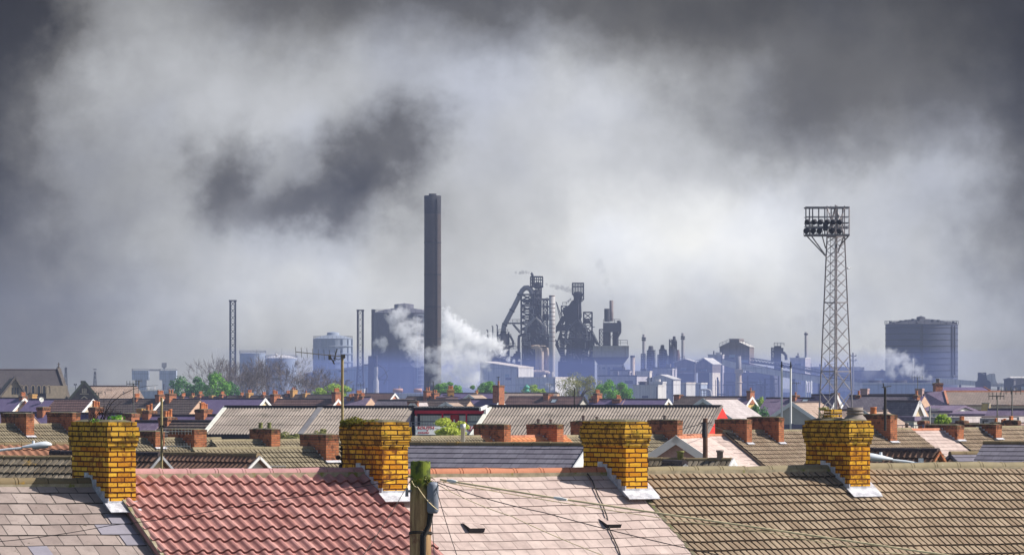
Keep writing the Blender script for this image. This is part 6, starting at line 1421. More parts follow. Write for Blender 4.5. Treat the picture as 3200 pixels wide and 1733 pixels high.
m = MB(); frame_tower(m, 1754, 1770, 955, 985, 1.5, 2, .25); m.rail([P(1758, 952, -1), P(1770, 952, -1), P(1784, 940, -1)], .9, .1, .8); frame_tower(m, 1768, 1800, 975, 1030, 3, 3, .42); frame_tower(m, 1740, 1768, 1018, 1075, 2.4, 3, .35, top=(1757, 1772)); s.part(m, 'tower_frame', 'steel_black')
m = MB(); m.tube([P(1806, 925, -1), P(1806, 1003, -1.5)], 3.4*k_, 8); m.tube([P(1813, 935, 0), P(1815, 990, 0), P(1808, 1003, 0)], 3.2*k_, 8); s.part(m, 'gas_uptake', 'steel_dark')
m = MB(); m.tube([P(1806, 1001, -3.6), P(1822, 1018, -3.6), P(1830, 1030, -3.6), P(1832, 1050, -3.6)], 4.4*k_, 10); m.tube([P(1804, 1001, -3.6), P(1775, 1024, -3.6), P(1765, 1050, -3.6)], 4.4*k_, 10); s.part(m, 'gas_offtake', 'steel_dark')
m = MB(); m.extr_y([(s.x(a), s.z(b)) for a, b in ((1802,1000),(1812,1000),(1834,1022),(1838,1034),(1736,1034),(1742,1020),(1770,1010))], -1.5, 2.5); m.extr_y([(s.x(a), s.z(b)) for a, b in ((1757,985),(1770,990),(1762,1010),(1737,1042),(1737,1020))], -1.5, 1.0); s.part(m, 'hood', 'steel_black')
m = MB(); m.lathe(s.x(1805), .5, [(3.5, 0), (3.5, s.z(1110)), (3.9, s.z(1085)), (3.2, s.z(1055)), (2.4, s.z(1020))], 18); s.part(m, 'furnace_shell', 'steel_black')
m = MB(); m.box(s.x(1754), s.x(1858), -4.2, 4.2, s.z(1062), s.z(1056)); m.rail([P(1757, 1056, -4.2), P(1858, 1056, -4.2)], 1.1, .1, 2)
for px in (1760, 1774, 1784, 1800, 1816, 1830, 1846, 1854): m.box(s.x(px) - .42, s.x(px) + .42, -4, -3.2, 0, s.z(1056)); m.box(s.x(px) - .42, s.x(px) + .42, 3.2, 4, 0, s.z(1056))
m.box(s.x(1762), s.x(1852), -3.9, 4, 0, s.z(1112)); frame_tower(m, 1762, 1852, 1062, 1112, 3.6, 2, .4); m.box(s.x(1774), s.x(1784), -2, 3, s.z(1096), s.z(1060)); m.box(s.x(1835), s.x(1846), -2, 3, s.z(1096), s.z(1034))
for i in range(16): a = rg.uniform(1760, 1850); y = rg.uniform(1085, 1112); m.box(s.x(a), s.x(a + 3), -3.5, 3, s.z(1114), s.z(y))
m.box(s.x(1744), s.x(1764), -2, 2, 0, s.z(1128)); s.part(m, 'cast_house_frame', 'steel_black')
m = MB(); frame_tower(m, 1824, 1850, 976, 1056, 1.8, 4, .32); m.lathe(s.x(1834), 0, [(.05, s.z(996)), (.9, s.z(997)), (1.2, s.z(1003)), (1.2, s.z(1010))], 10); m.box(s.x(1822), s.x(1851), -1.9, 1.9, s.z(976), s.z(973.5)); m.box(s.x(1826), s.x(1850), -1.9, 1.9, s.z(1010), s.z(1005)); s.part(m, 'hoist_tower', 'steel_black')
m = MB(); m.bar(P(1850, 1030), P(1874, 1080), .14); m.bar(P(1846, 1040), P(1866, 1076), .5); m.bar(P(1850, 1040), P(1870, 1078), .3)
for i in range(6): a, b = 1736 + i*4, 1060 + i*9; m.bar(P(a, b, -1), P(a + 4, b + 9, -1), .35); m.bar(P(a, b + 14, -1), P(a + 4, b + 23, -1), .35); m.bar(P(a, b, -1), P(a + 4, b + 23, -1), .2); m.bar(P(a+4, b+9, -1), P(a, b + 14, -1), .2)
s.part(m, 'skip_incline', 'steel_dark')
m = MB(); r9 = random.Random(6)
for i in range(70):
    a, b = r9.uniform(1746, 1852), r9.uniform(1010, 1130); y_ = r9.choice((-4.4, -4.2, 4.4)); l = r9.uniform(4, 14); k3 = r9.randrange(3)
    e = (a + l, b) if k3 == 0 else (a, b + l*1.6) if k3 == 1 else (a + l*.7, b + l)
    m.bar(P(a, b, y_), P(e[0], e[1], y_), r9.uniform(.09, .24))
for i in range(12):
    a, b = r9.uniform(1746-4, 1852-2), r9.uniform(1010+30, 1130); m.rail([P(a, b, -4.6), P(a + r9.uniform(8, 20), b, -4.6)], .9, .09, 1.1); m.obox(P(a, b + .6, -4.4), P(a + 14, b + .6, -4.4), .8, .2)
s.part(m, 'pipework', 'steel_grey')

s = Site('crane_jib', 'thin crane jib leaning between the furnaces', 1745, 1660, 'crane'); m = MB(); a, b = s.p(1738, 943), s.p(1752, 995)
m.lattice([(b[0]-.3,-.3,b[2]),(b[0]+.6,-.3,b[2]),(b[0]+.6,.3,b[2]),(b[0]-.3,.3,b[2])], [(a[0]-.08,-.1,a[2]),(a[0]+.08,-.1,a[2]),(a[0]+.08,.1,a[2]),(a[0]-.08,.1,a[2])], 9, .12, .08); m.bar(b, s.p(1758, 1300), .5); s.part(m, 'jib', 'steel_dark')

# ---- hopper building with two stacks
s = Site('hopper_building', 'big funnel shaped concrete bunker carrying a dark tank and two flues', 1910, 1560, 'bunker'); P = s.p; k_ = s.k
m = MB(); a, b, c, d = s.x(1853), s.x(1964), s.x(1866), s.x(1950); y0, y1, y2, y3 = s.z(1080), s.z(1115), s.z(1138), s.z(1146)
m.extr_y([(a, y1), (b, y1), (b, y0), (a, y0)], -5, 5); s.part(m, 'bunker_wall', 'concrete')
m = MB(); lo = [(a,-5,y1),(b,-5,y1),(b,5,y1),(a,5,y1)]; up_ = [(c+.3,-3,y2),(d-.3,-3,y2),(d-.3,3,y2),(c+.3,3,y2)]
for i in range(4): j = (i+1) % 4; m.face([up_[i], up_[j], lo[j], lo[i]])
s.part(m, 'bunker_funnel', 'clad_dark')
m = MB(); m.box(c, d, -3.4, 3.4, y3, y2); s.part(m, 'collar', 'concrete')
m = MB(); m.box(c + .2, d - .2, -3, 3, 0, y3 - .02); s.part(m, 'base', 'clad_dark')
m = MB()
for px in (1869, 1878, 1894, 1910, 1947): m.box(s.x(px) - .35, s.x(px) + .35, -3.4, -2.95, 0, y3)
m.box(s.x(1872), s.x(1890), -3.2, -3.02, 0, s.z(1152)); s.part(m, 'pillar', 'concrete')
m = MB(); m.lathe(s.x(1897), 0, [(8.8*k_, s.z(1005)), (8.8*k_, s.z(964))], 18); m.lathe(s.x(1897), 0, [(1.2, s.z(1080)), (1.2, s.z(1036))], 14); s.part(m, 'short_flue', 'steel_dark')
m = MB(); m.lathe(s.x(1911), 1.5, [(6.4*k_, s.z(1003)), (6*k_, s.z(938)), (5*k_, s.z(938))], 18); s.part(m, 'tall_flue', 'clad_brown')
m = MB(); m.box(s.x(1885), s.x(1937), -3, 3, s.z(1037), s.z(1008)); s.part(m, 'tank_house', 'clad_dark')
m = MB(); m.rail([P(1885, 1008, -3), P(1937, 1008, -3)], 1.1, .09, 1.4); s.part(m, 'railing', 'steel_dark'); m = MB(); m.rail([P(1915, 1078, -4), P(1960, 1078, -4)], 1.6, .1, 1.6); s.part(m, 'railing', 'steel_dark'); m = MB(); m.box(s.x(1872), s.x(1886), -2, 0, s.z(1030), s.z(1028))
frame_tower(m, 1873, 1886, 1028, 1080, 1.2, 4, .2)
for px in (1892, 1900, 1918, 1924, 1929): m.box(s.x(px) - .4, s.x(px) + .4, -1.5, 1.5, s.z(1080), s.z(1037))
m.bar(P(1902, 1040, -1), P(1917, 1064, -1), .1); m.bar(P(1917, 1040, -1), P(1902, 1064, -1), .1); s.part(m, 'support_frame', 'steel_dark')
m = MB(); m.tube([P(1928, 1006, -2), P(1932, 1004, -2), P(1937, 1006, -2), P(1938, 1012, -2), P(1938, 1038, -2), P(1932, 1048, -2), P(1928, 1055, -2), P(1928, 1078, -2)], .38, 8); s.part(m, 'overflow_pipe', 'steel_dark')
s = Site('short_stack', 'short rusty stack right of the funnel shaped bunker', 1977, 1500, 'chimney stack'); m = MB(); m.lathe(0, 0, [(7.2*s.k, 0), (7*s.k, s.z(1112)), (6*s.k, s.z(1111))], 16); s.part(m, 'shaft', 'stove_plate'); m = MB(); m.lathe(0,0,[(7.5*s.k, s.z(1116)), (7.5*s.k, s.z(1110)), (6*s.k, s.z(1110))], 16); s.part(m, 'rim', 'steel_dark')

# ---- sheds in front of the furnaces
shed('pale grey shed with a sloping eave in the steam, left of the stoves', 1500, 1620, 1668, 1150, 1420, 'clad_grey', 'clad_cream', kind='mono', rise=18, yaw=-22)
b = shed('low pale shed with a bright right end under the stoves', 1611, 1735, 1800, 1181, 1330, 'clad_grey', 'clad_cream', yaw=-24)
shed('lilac grey wide shed below the funnel shaped bunker', 1868, 1990, 2030, 1175, 1400, 'clad_lilac', 'steel_dark', yaw=-14)
shed('brownish box room beneath the funnel shaped bunker', 1908, 1968, 1972, 1158, 1450, 'clad_lilac', 'steel_dark', yaw=-12)
shed('low bright cream building right of the short rusty stack', 1986, 2030, 2036, 1162, 1440, 'clad_cream', 'clad_cream', yaw=-12)
shed('gabled pale shed with a bright ribbed flank right of the cream block', 2022, 2104, 2129, 1186, 1290, 'clad_grey', 'clad_grey', kind='gable', rise=14, yaw=-22)
shed('small cream block with a bright end wall beside the dense green tree', 1980, 2056, 2081, 1206, 1150, 'clad_grey', 'clad_grey', yaw=-26)
shed('grey box with railings on its roof behind the cream block', 1996, 2070, 2080, 1196, 1200, 'clad_grey', 'clad_grey', yaw=-16)
shed('pale box tower beside the pipe rack at the feet of the brown sheds', 2130, 2144, 2163, 1198, 1270, 'clad_grey', 'clad_cream', yaw=-40)
shed('bluish small shed right of the pale box tower', 2162, 2190, 2202, 1199, 1300, 'clad_blue', 'clad_grey', yaw=-28)
shed('narrow square works block rising beside the three dark cracker towers', 2087, 2101, 2102, 1154, 1420, 'clad_lilac', 'clad_grey', yaw=-10)
shed('dark block at the feet of the cracker towers', 2040, 2110, 2116, 1150, 1480, 'clad_lilac', 'clad_dark', yaw=-10)
# vent stacks and cracker towers
for cx, y, lab in ((2012, 1044, 'slim ringed stack with a grey plume, left of the cracker towers'), (2134, 1040, 'slim ringed stack right of the cracker towers')):
    s = Site('slim_stack', lab, cx, 1750, 'chimney stack', 'slim stacks of the works'); m = MB(); m.lathe(0, 0, [(5.2*s.k, 0), (4.6*s.k, s.z(y)), (3.8*s.k, s.z(y))], 14); s.part(m, 'shaft', 'steel_grey')
    m = MB()
    for q in (y + 14, y + 20): m.lathe(0, 0, [(4.6*s.k, s.z(q)), (7*s.k, s.z(q)+.1), (7*s.k, s.z(q)+.5), (4.6*s.k, s.z(q)+.6)], 14)
    s.part(m, 'gallery', 'steel_dark')
s = Site('slim_stack', 'tall slim stack left of the floodlight pylon', 2519, 1700, 'chimney stack', 'slim stacks of the works'); m = MB(); m.lathe(0, 0, [(4.8*s.k, 0), (4.4*s.k, s.z(1037)), (3.8*s.k, s.z(1037))], 14); s.part(m, 'shaft', 'steel_grey'); m = MB(); m.lathe(0, 0, [(4.4*s.k, s.z(1046)), (6.5*s.k, s.z(1045)), (6.5*s.k, s.z(1042)), (4.4*s.k, s.z(1041))], 14); s.part(m, 'gallery', 'steel_dark')
GCR = 'cracker towers of the works'
for lab, parts, lat in (('tower cluster beside the left slim stack', ((2034, 10, 1080, 'steel_dark'), (2026, 6, 1098, 'steel_grey')), (2004, 2016, 1105)),
                   ('middle tower with a pale tank in front of it', ((2070, 8, 1077, 'steel_dark'), (2086, 7, 1110, 'steel_pale'), (2078, 8, 1092, 'steel_dark')), (2056, 2066, 1108)),
                   ('tallest dark cracker tower', ((2107, 6, 1050, 'steel_black'), (2103, 13, 1080, 'steel_black'), (2117, 8, 1092, 'steel_rust')), (2092, 2100, 1060))):
    s = Site('cracker_tower', lab, parts[0][0], 1640, 'process tower', GCR)
    for cx, r, y, mt in parts:
        m = MB(); m.lathe(s.x(cx), 0, [(r*s.k, 0), (r*s.k, s.z(y + 14)), (r*.8*s.k, s.z(y + 10)), (r*.72*s.k, s.z(y + 2)), (r*.6*s.k, s.z(y))], 16); s.part(m, 'column', mt)
    m = MB(); a, b, y = lat; frame_tower(m, a, b, y, 1190, 1.2, 10, .2)
    for i in range(8): q = parts[0][2] + 18 + i*7; m.lathe(s.x(parts[0][0]), 0, [(parts[0][1]*s.k, s.z(q)), (parts[0][1]*s.k*1.35, s.z(q)+.1), (parts[0][1]*s.k*1.35, s.z(q)+.4), (parts[0][1]*s.k, s.z(q)+.5)], 14)
    for i in range(8): a_ = rg.uniform(0, 6.28); rr = parts[0][1]*s.k*1.3; m.bar((s.x(parts[0][0]) + rr*cos(a_), rr*sin(a_), s.z(1150)), (s.x(parts[0][0]) + rr*cos(a_), rr*sin(a_), s.z(parts[0][2] + rg.uniform(10, 40))), .16)
    s.part(m, 'platform', 'steel_black')
# brown twin sheds, tall shed and conveyors
b1 = shed('brown gabled shed on legs, left of the twin pair', 2108, 2172, 2182, 1132, 1500, 'clad_brown', 'clad_grey', kind='gable', rise=10, yaw=-16, yb=1164)
b2 = shed('brown gabled shed on legs, right of the twin pair, with a bright leg', 2174, 2226, 2256, 1138, 1470, 'clad_brown', 'clad_grey', kind='gable', rise=18, yaw=-26, yb=1164)
for b, nlegs in ((b1, 4), (b2, 4)):
    w_, d_, h_, k_ = INF[b.name]; m = MB(); m.box(-w_ + .4, -.4, 1.0, d_ - .5, 0, Z(1164, 1480)); m.build('undercroft', MT['clad_dark'], b)
    m = MB(); m.rail([(-w_, -.2, h_ + .1), (-w_/2, -.2, h_ + INF[b.name][3]*10)], 1, .08, 1.2)
    m.build('roof_railing', MT['steel_dark'], b)
    if b is b2:
        m = MB(); m.box(-1.0, .05, -.06, d_*.9, 0, Z(1164, 1470)); m.build('bright_leg', MT['clad_cream'], b)
shed('grey link block between twin brown sheds and the tall barn', 2213, 2258, 2262, 1110, 1560, 'clad_lilac', 'clad_grey', yaw=-10)
b = shed('tall brown gabled barn towering over the conveyors', 2250, 2342, 2359, 1084, 1640, 'clad_brown', 'clad_grey', kind='gable', rise=22, yaw=-18)
w_, d_, h_, k_ = INF[b.name]; m = MB(); m.box(-w_*.66, -w_*.34, -.5, d_, h_ + 1.2, h_ + 2.9); m.build('ridge_monitor', MT['clad_brown'], b)
for x0, x1, z0, z1 in ((-w_, -w_*.66, h_, h_ + 1.5), (-w_*.34, 0, h_ + 1.5, h_)): m = MB(); m.rail([(x0, -.3, z0 + .3), (x1, -.3, z1 + .3)], 1.0, .08, 1.2); m.build('roof_railing', MT['steel_pale'], b)
s = Site('conveyor_gallery', 'lower long sloping conveyor gallery running down to the right', 2480, 1420, 'conveyor', 'conveyors of the works'); P = s.p
m = MB(); m.extr_y([(s.x(a), s.z(y)) for a, y in ((2258, 1122), (2300, 1132), (2450, 1160), (2705, 1197), (2705, 1222), (2450, 1178), (2300, 1152), (2258, 1140))], -1.5, 1.5); s.part(m, 'gallery', 'clad_grey')
m = MB(); m.extr_y([(s.x(a), s.z(y)) for a, y in ((2258, 1121.8), (2450, 1159.6), (2705, 1196.6), (2705, 1194), (2450, 1157), (2258, 1120))], -1.8, 1.8); s.part(m, 'roof_sheet', 'clad_dark')
m = MB()
for px, y in ((2410, 1172), (2480, 1183), (2560, 1195)):
    for dx in (-4, 4): m.bar(P(px + dx*1.5, 1400, -1), P(px + dx*.5, y, -1), .35)
    for i in range(4): q = y + 8 + i*14; m.bar(P(px - 4, q, -1), P(px + 4, q + 12, -1), .2)
s.part(m, 'trestle', 'steel_dark')
s = Site('conveyor_gallery', 'upper open truss conveyor with lumps of material behind the lower one', 2500, 1500, 'conveyor', 'conveyors of the works'); P = s.p
m = MB(); m.extr_y([(s.x(a), s.z(y)) for a, y in ((2345, 1127), (2452, 1140), (2620, 1172), (2720, 1192), (2720, 1196), (2620, 1177), (2452, 1147), (2345, 1133))], -1.2, 1.2); s.part(m, 'belt', 'clad_dark')
m = MB(); pts = [(2345, 1118), (2452, 1134), (2620, 1166), (2720, 1188)]
for (a, b), (c, d) in zip(pts[:-1], pts[1:]):
    m.bar(P(a, b, -1.3), P(c, d, -1.3), .22); n = int((c-a)/9)
    for i in range(n): f = i/n; g = (i+.5)/n; q = lambda f, e: P(a + (c-a)*f, b + (d-b)*f + e, -1.3); m.bar(q(f, 0), q(g, 8), .14); m.bar(q(g, 8), q((i+1)/n, 0), .14)
s.part(m, 'truss', 'steel_grey')
m = MB()
for i in range(60):
    a = rg.uniform(2350, 2600); y = 1122 + (a - 2345)*.19; m.box(s.x(a), s.x(a + 4), -1, 0, s.z(y + 8), s.z(y + rg.uniform(1, 5)))
s.part(m, 'belt_rollers', 'steel_pale')
shed('dark works hall full of pipes under the lower conveyor', 2225, 2420, 2450, 1166, 1560, 'clad_dark', 'clad_dark', yaw=-10)
s = Site('pipe_rack', 'maze of hazy pipes and posts under the lower conveyor', 2330, 1400, 'pipe rack'); m = MB(); P = s.p
for i in range(34): a = rg.uniform(2235, 2440); m.bar(P(a, 1300, rg.uniform(-1, 6)), P(a, rg.uniform(1172, 1215), 3), rg.choice((.12, .2, .3)))
for i in range(16): a = rg.uniform(2235, 2400); y = rg.uniform(1180, 1232); m.bar(P(a, y, 2), P(a + rg.uniform(15, 60), y + rg.uniform(-1, 1), 2), rg.choice((.1, .18)))
m.box(s.x(2340), s.x(2400), 0, 3, s.z(1204), s.z(1200)); m.box(s.x(2260), s.x(2300), 0, 3, s.z(1203), s.z(1200)); s.part(m, 'pipes', 'steel_dark')
s = Site('pipe_rack', 'looping pale pipes in front of the brown sheds', 2195, 1250, 'pipe rack'); m = MB(); P = s.p
m.tube([P(2186, 1240), P(2186, 1217), P(2212, 1216), P(2220, 1220), P(2222, 1240)], .25, 8)
for q in (1222, 1227, 1232): m.bar(P(2196, q), P(2218, q), .15)
for px in (2192, 2200, 2208, 2216): m.bar(P(px, 1216), P(px, 1300), .14)
s.part(m, 'pipes', 'steel_pale')
s = Site('scrubber_stack', 'pale pinkish stack with a dark top in front of the conveyors', 2308, 1330, 'chimney stack'); m = MB(); m.lathe(0, 0, [(10*s.k, 0), (9.6*s.k, s.z(1190)), (8.8*s.k, s.z(1152))], 20); s.part(m, 'shaft', 'stove_plate')
m = MB(); m.lathe(0, 0, [(8.8*s.k, s.z(1152)), (8*s.k, s.z(1112)), (7*s.k, s.z(1112)), (7*s.k, s.z(1120))], 20); s.part(m, 'dark_top', 'steel_grey')
m = MB(); m.box(s.x(2296), s.x(2322), -1.2, .5, s.z(1166), s.z(1153)); m.lathe(0, 0, [(9*s.k, s.z(1196)), (12*s.k, s.z(1195)), (12*s.k, s.z(1193)), (9*s.k, s.z(1192))], 16); s.part(m, 'gallery', 'stove_plate')
s = Site('conveyor_tower', 'dark transfer tower with a side pipe behind the upper conveyor', 2432, 1600, 'tower'); P = s.p
m = MB(); m.box(s.x(2420), s.x(2440), -2.5, 2.5, 0, s.z(1080)); m.box(s.x(2424), s.x(2447), -2.2, 2.2, s.z(1096), s.z(1086)); m.box(s.x(2416), s.x(2424), -2, 2, s.z(1124), s.z(1118)); m.box(s.x(2411), s.x(2420), -2, 2, s.z(1100), s.z(1095)); s.part(m, 'tower_block', 'steel_dark')
m = MB(); m.tube([P(2440, 1098), P(2450, 1102), P(2456, 1110), P(2457, 1124)], .5, 8); m.rail([P(2418, 1080, -2.5), P(2449, 1080, -2.5)], 1, .1, 1); frame_tower(m, 2411, 2420, 1085, 1130, 1.5, 5, .15); s.part(m, 'side_pipe', 'steel_dark')
shed('grey square block between the transfer tower and the slim stack', 2470, 2516, 2536, 1120, 1660, 'clad_lilac', 'clad_grey', yaw=-22)
shed('long low dark shed passing behind the floodlight pylon', 2520, 2690, 2700, 1148, 1720, 'clad_lilac', 'clad_grey', yaw=-8)
shed('dark long shed left of the ringed gasholder', 2665, 2790, 2810, 1160, 1660, 'clad_brown', 'clad_dark', yaw=-8)
for i, (px, lab) in enumerate(((2519, 'bright cylinder, left of the white group under the conveyor'), (2527, 'thin bright cylinder in the middle of the white group under the conveyor'), (2535, 'bright cylinder at the right of the white group under the conveyor'))):
    s = Site('white_silo', lab, px, 1380, 'silo', 'white silos'); m = MB(); r = (2.6, 1.6, 2.8)[i]*s.k; m.lathe(0, 0, [(r, 0), (r, s.z(1192)), (r*.5, s.z(1189)), (.02, s.z(1188))], 14); s.part(m, 'shell', 'white_paint')
s = Site('antenna_mast', 'thick antenna mast with side brackets right of the pylon', 2666, 1400, 'mast'); m = MB(); m.lathe(0, 0, [(3*s.k, 0), (2.6*s.k, s.z(1128)), (2.6*s.k, s.z(1102)), (2*s.k, s.z(1101))], 12); s.part(m, 'mast', 'steel_grey')
m = MB(); P = s.p
for y in (1112, 1126): m.bar(P(2659, y), P(2675, y), .16); m.bar(P(2659, y), P(2659, y - 5), .16); m.bar(P(2675, y), P(2675, y - 5), .16)
s.part(m, 'bracket', 'steel_grey')
# cooling tower block with vents below the ringed gasholder
b = block('cooling_block', 'pale blue walled cooling block with three flat vents at the foot of the ringed gasholder', 2698, 2916, 2932, 1199, 1250, 'clad_blue', 'clad_grey', yaw=-8, cat='industrial building', group=GS)
w_, d_, h_, k_ = INF[b.name]
for a in (.165, .53, .87):
    m = MB(); x_ = -w_*(1 - a); m.lathe(x_, 2.4, [(1.75, h_ + .3), (1.6, h_ + .75), (1.85, h_ + 1.0), (1.6, h_ + 1.0), (1.5, h_ + .6)], 20); m.build('fan_vent', MT['clad_dark'], b)
m = MB(); m.rail([(-w_, -.05, h_ + .35), (0, -.05, h_ + .35)], .5, .07, 1.0); m.build('railing', MT['steel_dark'], b)
s = Site('vent_pole', 'white thin vent pole before the ringed gasholder', 2854, 1300, 'pole'); m = MB(); m.lathe(0,0,[(.16,0),(.13,s.z(1128)),(.2,s.z(1127)),(.2,s.z(1120)),(.1,s.z(1119))],8); s.part(m, 'pole', 'steel_pale')
s = Site('conveyor_gallery', 'long low grey conveyor crossing the right horizon', 3080, 1500, 'conveyor', 'conveyors of the works')
m = MB(); m.extr_y([(s.x(a), s.z(y)) for a, y in ((2925, 1180), (3050, 1190), (3210, 1203), (3210, 1213), (3050, 1204), (2925, 1199))], -2, 2); s.part(m, 'gallery', 'clad_grey')
m = MB()
for px in (2940, 3000, 3060, 3120, 3180): m.bar(s.p(px, 1198), s.p(px, 1320), .5)
s.part(m, 'trestle', 'steel_dark')
s = Site('winding_head', 'dark tower with an open frame top on the right horizon', 3068, 1420, 'tower')
m = MB(); m.extr_y([(s.x(a), s.z(y)) for a, y in ((3050, 1320), (3096, 1320), (3094, 1192), (3083, 1186), (3080, 1172), (3058, 1172), (3056, 1188), (3050, 1192))], -2, 2); s.part(m, 'tower_block', 'steel_black')
m = MB(); frame_tower(m, 3058.5, 3079, 1164, 1174, 1.6, 1, .2); m.box(s.x(3060), s.x(3070), -1, 1, s.z(1174), s.z(1166)); s.part(m, 'top_frame', 'steel_black')
s = Site('coal_hopper', 'pale blue rounded hopper beside the dark open framed tower', 3095, 1500, 'hopper'); m = MB(); m.extr_y([(s.x(a), s.z(y)) for a, y in ((3080, 1200), (3116, 1200), (3109, 1186), (3107, 1168), (3103, 1166), (3090, 1167), (3081, 1172))], -2.5, 2.5); s.part(m, 'shell', 'clad_grey')
shed('dark works shed with a bright slot at the far right', 3138, 3168, 3172, 1186, 1350, 'clad_dark', 'clad_dark', kind='gable', rise=4, yaw=-14)
shed('low dark shed at the right edge of the horizon', 3160, 3240, 3250, 1182, 1480, 'clad_brown', 'clad_grey', yaw=-8, kind='ridge', rise=4)
s = Site('conveyor_gallery', 'short inclined conveyor at the right edge', 3190, 1340, 'conveyor', 'conveyors of the works'); m = MB(); m.extr_y([(s.x(a), s.z(y)) for a, y in ((3165, 1204), (3230, 1190), (3230, 1199), (3165, 1213))], -1.5, 1.5); m.bar(s.p(3186, 1208), s.p(3186, 1320), .4); s.part(m, 'gallery', 'clad_dark')
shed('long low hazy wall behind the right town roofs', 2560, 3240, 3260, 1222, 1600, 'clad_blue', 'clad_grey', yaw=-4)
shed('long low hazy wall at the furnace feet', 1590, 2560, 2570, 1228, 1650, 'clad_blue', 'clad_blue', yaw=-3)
# ---------------------------------------------------------------- steam and smoke
def plume(name, label, D, blobs, dens, col, ns=.25, rough=1.0, group=None, cat='steam', sharp=.25, thick=None, step=None):
    """blobs in picture terms (px, py, r) at distance D; one hull mesh with a cloudy volume inside it"""
    k_ = D/F; ox = X(blobs[0][0], D); oz = Z(blobs[0][1], D); rg = random.Random(len(label))
    B = [(Vector((X(a, D) - ox, rg.uniform(-.3, .3)*r*k_, Z(b, D) - oz)), r*k_) for a, b, r in blobs]
    mb = bpy.data.metaballs.new('hull'); rmin = min(r for c, r in B); mb.resolution = max(.35, rmin*.45); mb.render_resolution = mb.resolution; mb.threshold = .3
    for c, r in B:
        e = mb.elements.new(); e.co = c; e.radius = r*1.75; e.stiffness = 2.0
    mo = bpy.data.objects.new('hull', mb); COL.objects.link(mo); dg = bpy.context.evaluated_depsgraph_get(); dg.update()
    me = bpy.data.meshes.new_from_object(mo.evaluated_get(dg)); bpy.data.objects.remove(mo)
    o = bpy.data.objects.new(name, me); COL.objects.link(o); o.location = (ox, D, oz); tag(o, label, cat, group)
    m = bpy.data.materials.new(name); m.use_nodes = True; nt = NT(m.node_tree)
    co = nt.n('ShaderNodeTexCoord').outputs['Object']
    f = None
    for c, r in B:
        d = nt.vmath('LENGTH', nt.vmath('SUBTRACT', co, tuple(c))); v = nt.math('MULTIPLY_ADD', d, -1.0/r, 1.0)
        f = v if f is None else nt.math('MAXIMUM', f, v)
    n1 = nt.noise(co, ns, 6, .62)
    g = nt.math('MULTIPLY_ADD', nt.math('SUBTRACT', n1, .5), 2.6*rough, f)
    de = nt.math('MULTIPLY', nt.ramp(g, .02, .02 + sharp), dens)
    vol = nt.n('ShaderNodeVolumePrincipled', {'Color': col, 'Density': de, 'Anisotropy': 0.0})
    out = nt.n('ShaderNodeOutputMaterial'); nt.t.links.new(vol.outputs[0], out.inputs['Volume'])
    me.materials.clear(); me.materials.append(m)
    if step: m.cycles.volume_step_rate = step
    return o
W_ = (.98, .98, 1.0)
plume('steam_plume', 'billowing white steam drifting left from the cast house between tall stack and left furnace', 1560,
      [(1588, 1120, 9), (1572, 1103, 17), (1554, 1085, 26), (1532, 1072, 31), (1504, 1078, 32), (1480, 1060, 32), (1452, 1044, 34), (1426, 1024, 32), (1402, 1006, 30), (1396, 975, 18), (1440, 1075, 34), (1400, 1050, 36)], .75, (1,1,1), .75, 1.6, sharp=.55)
plume('steam_cloud', 'thin grey steam hanging low between the tall stack and the pale shed', 1080,
      [(1470, 1130, 50), (1430, 1110, 46), (1398, 1085, 38), (1500, 1120, 40), (1420, 1160, 40), (1480, 1180, 40), (1375, 1120, 32), (1515, 1092, 32), (1358, 1150, 34), (1350, 1105, 30), (1372, 1185, 30)], .34, (.985,.985,.99), .38, 2.0, sharp=.9)
plume('steam_cloud', 'ragged steam wisps drifting across the dark gasholder', 1600,
      [(1235, 990, 32), (1262, 1030, 38), (1290, 1070, 40), (1190, 1075, 24), (1310, 1110, 34), (1255, 970, 24), (1300, 1020, 30), (1330, 1090, 30)], .22, (.99,.99,1.0), .45, 1.5, sharp=.35)
plume('steam_plume', 'pale steam rising from the cooling block before the ringed gasholder', 1270,
      [(2905, 1180, 14), (2872, 1160, 26), (2835, 1146, 34), (2795, 1128, 36), (2770, 1105, 26), (2785, 1165, 24), (2830, 1120, 24), (2880, 1172, 20)], .26, (.97,.97,.98), .5, 1.6, sharp=.6)
plume('smoke_plume', 'grey smoke left of the ringed gasholder', 1330,
      [(2720, 1150, 34), (2700, 1110, 32), (2735, 1080, 26), (2680, 1140, 24), (2745, 1120, 24)], .10, (.62,.62,.65), .35, cat='smoke', sharp=.5)
plume('steam_wisp', 'small white steam wisp at the foot of the pale shed by the cupola', 1250, [(1726, 1212, 7), (1716, 1204, 8), (1708, 1200, 6)], .5, W_, .9, 1.2, 'steam wisps')
plume('steam_wisp', 'thin white steam trailing along the pipes left of the stoves', 1545, [(1590, 1125, 6), (1606, 1128, 6), (1622, 1126, 5)], .9, W_, .9, 1.2, 'steam wisps')
plume('smoke_wisp', 'dark smoke tip above the white steam beside the tall stack', 1580, [(1394, 965, 14), (1388, 950, 12), (1384, 975, 14)], .16, (.5,.5,.53), .5, 1.1, 'smoke wisps', 'smoke', sharp=.5)
SM = (.25, .25, .27)
plume('smoke_wisp', 'small dark smoke wisp blowing left from the top of the left furnace', 1630, [(1652, 851, 4), (1644, 849, 6), (1634, 850, 7), (1626, 853, 6), (1612, 851, 5)], .55, SM, .8, .8, 'smoke wisps', 'smoke')
plume('smoke_wisp', 'dark smoke streaming left from the right furnace cage', 1650, [(1784, 906, 9), (1772, 902, 11), (1758, 899, 11), (1742, 897, 9), (1726, 893, 8), (1708, 888, 6)], .30, SM, .5, .8, 'smoke wisps', 'smoke')
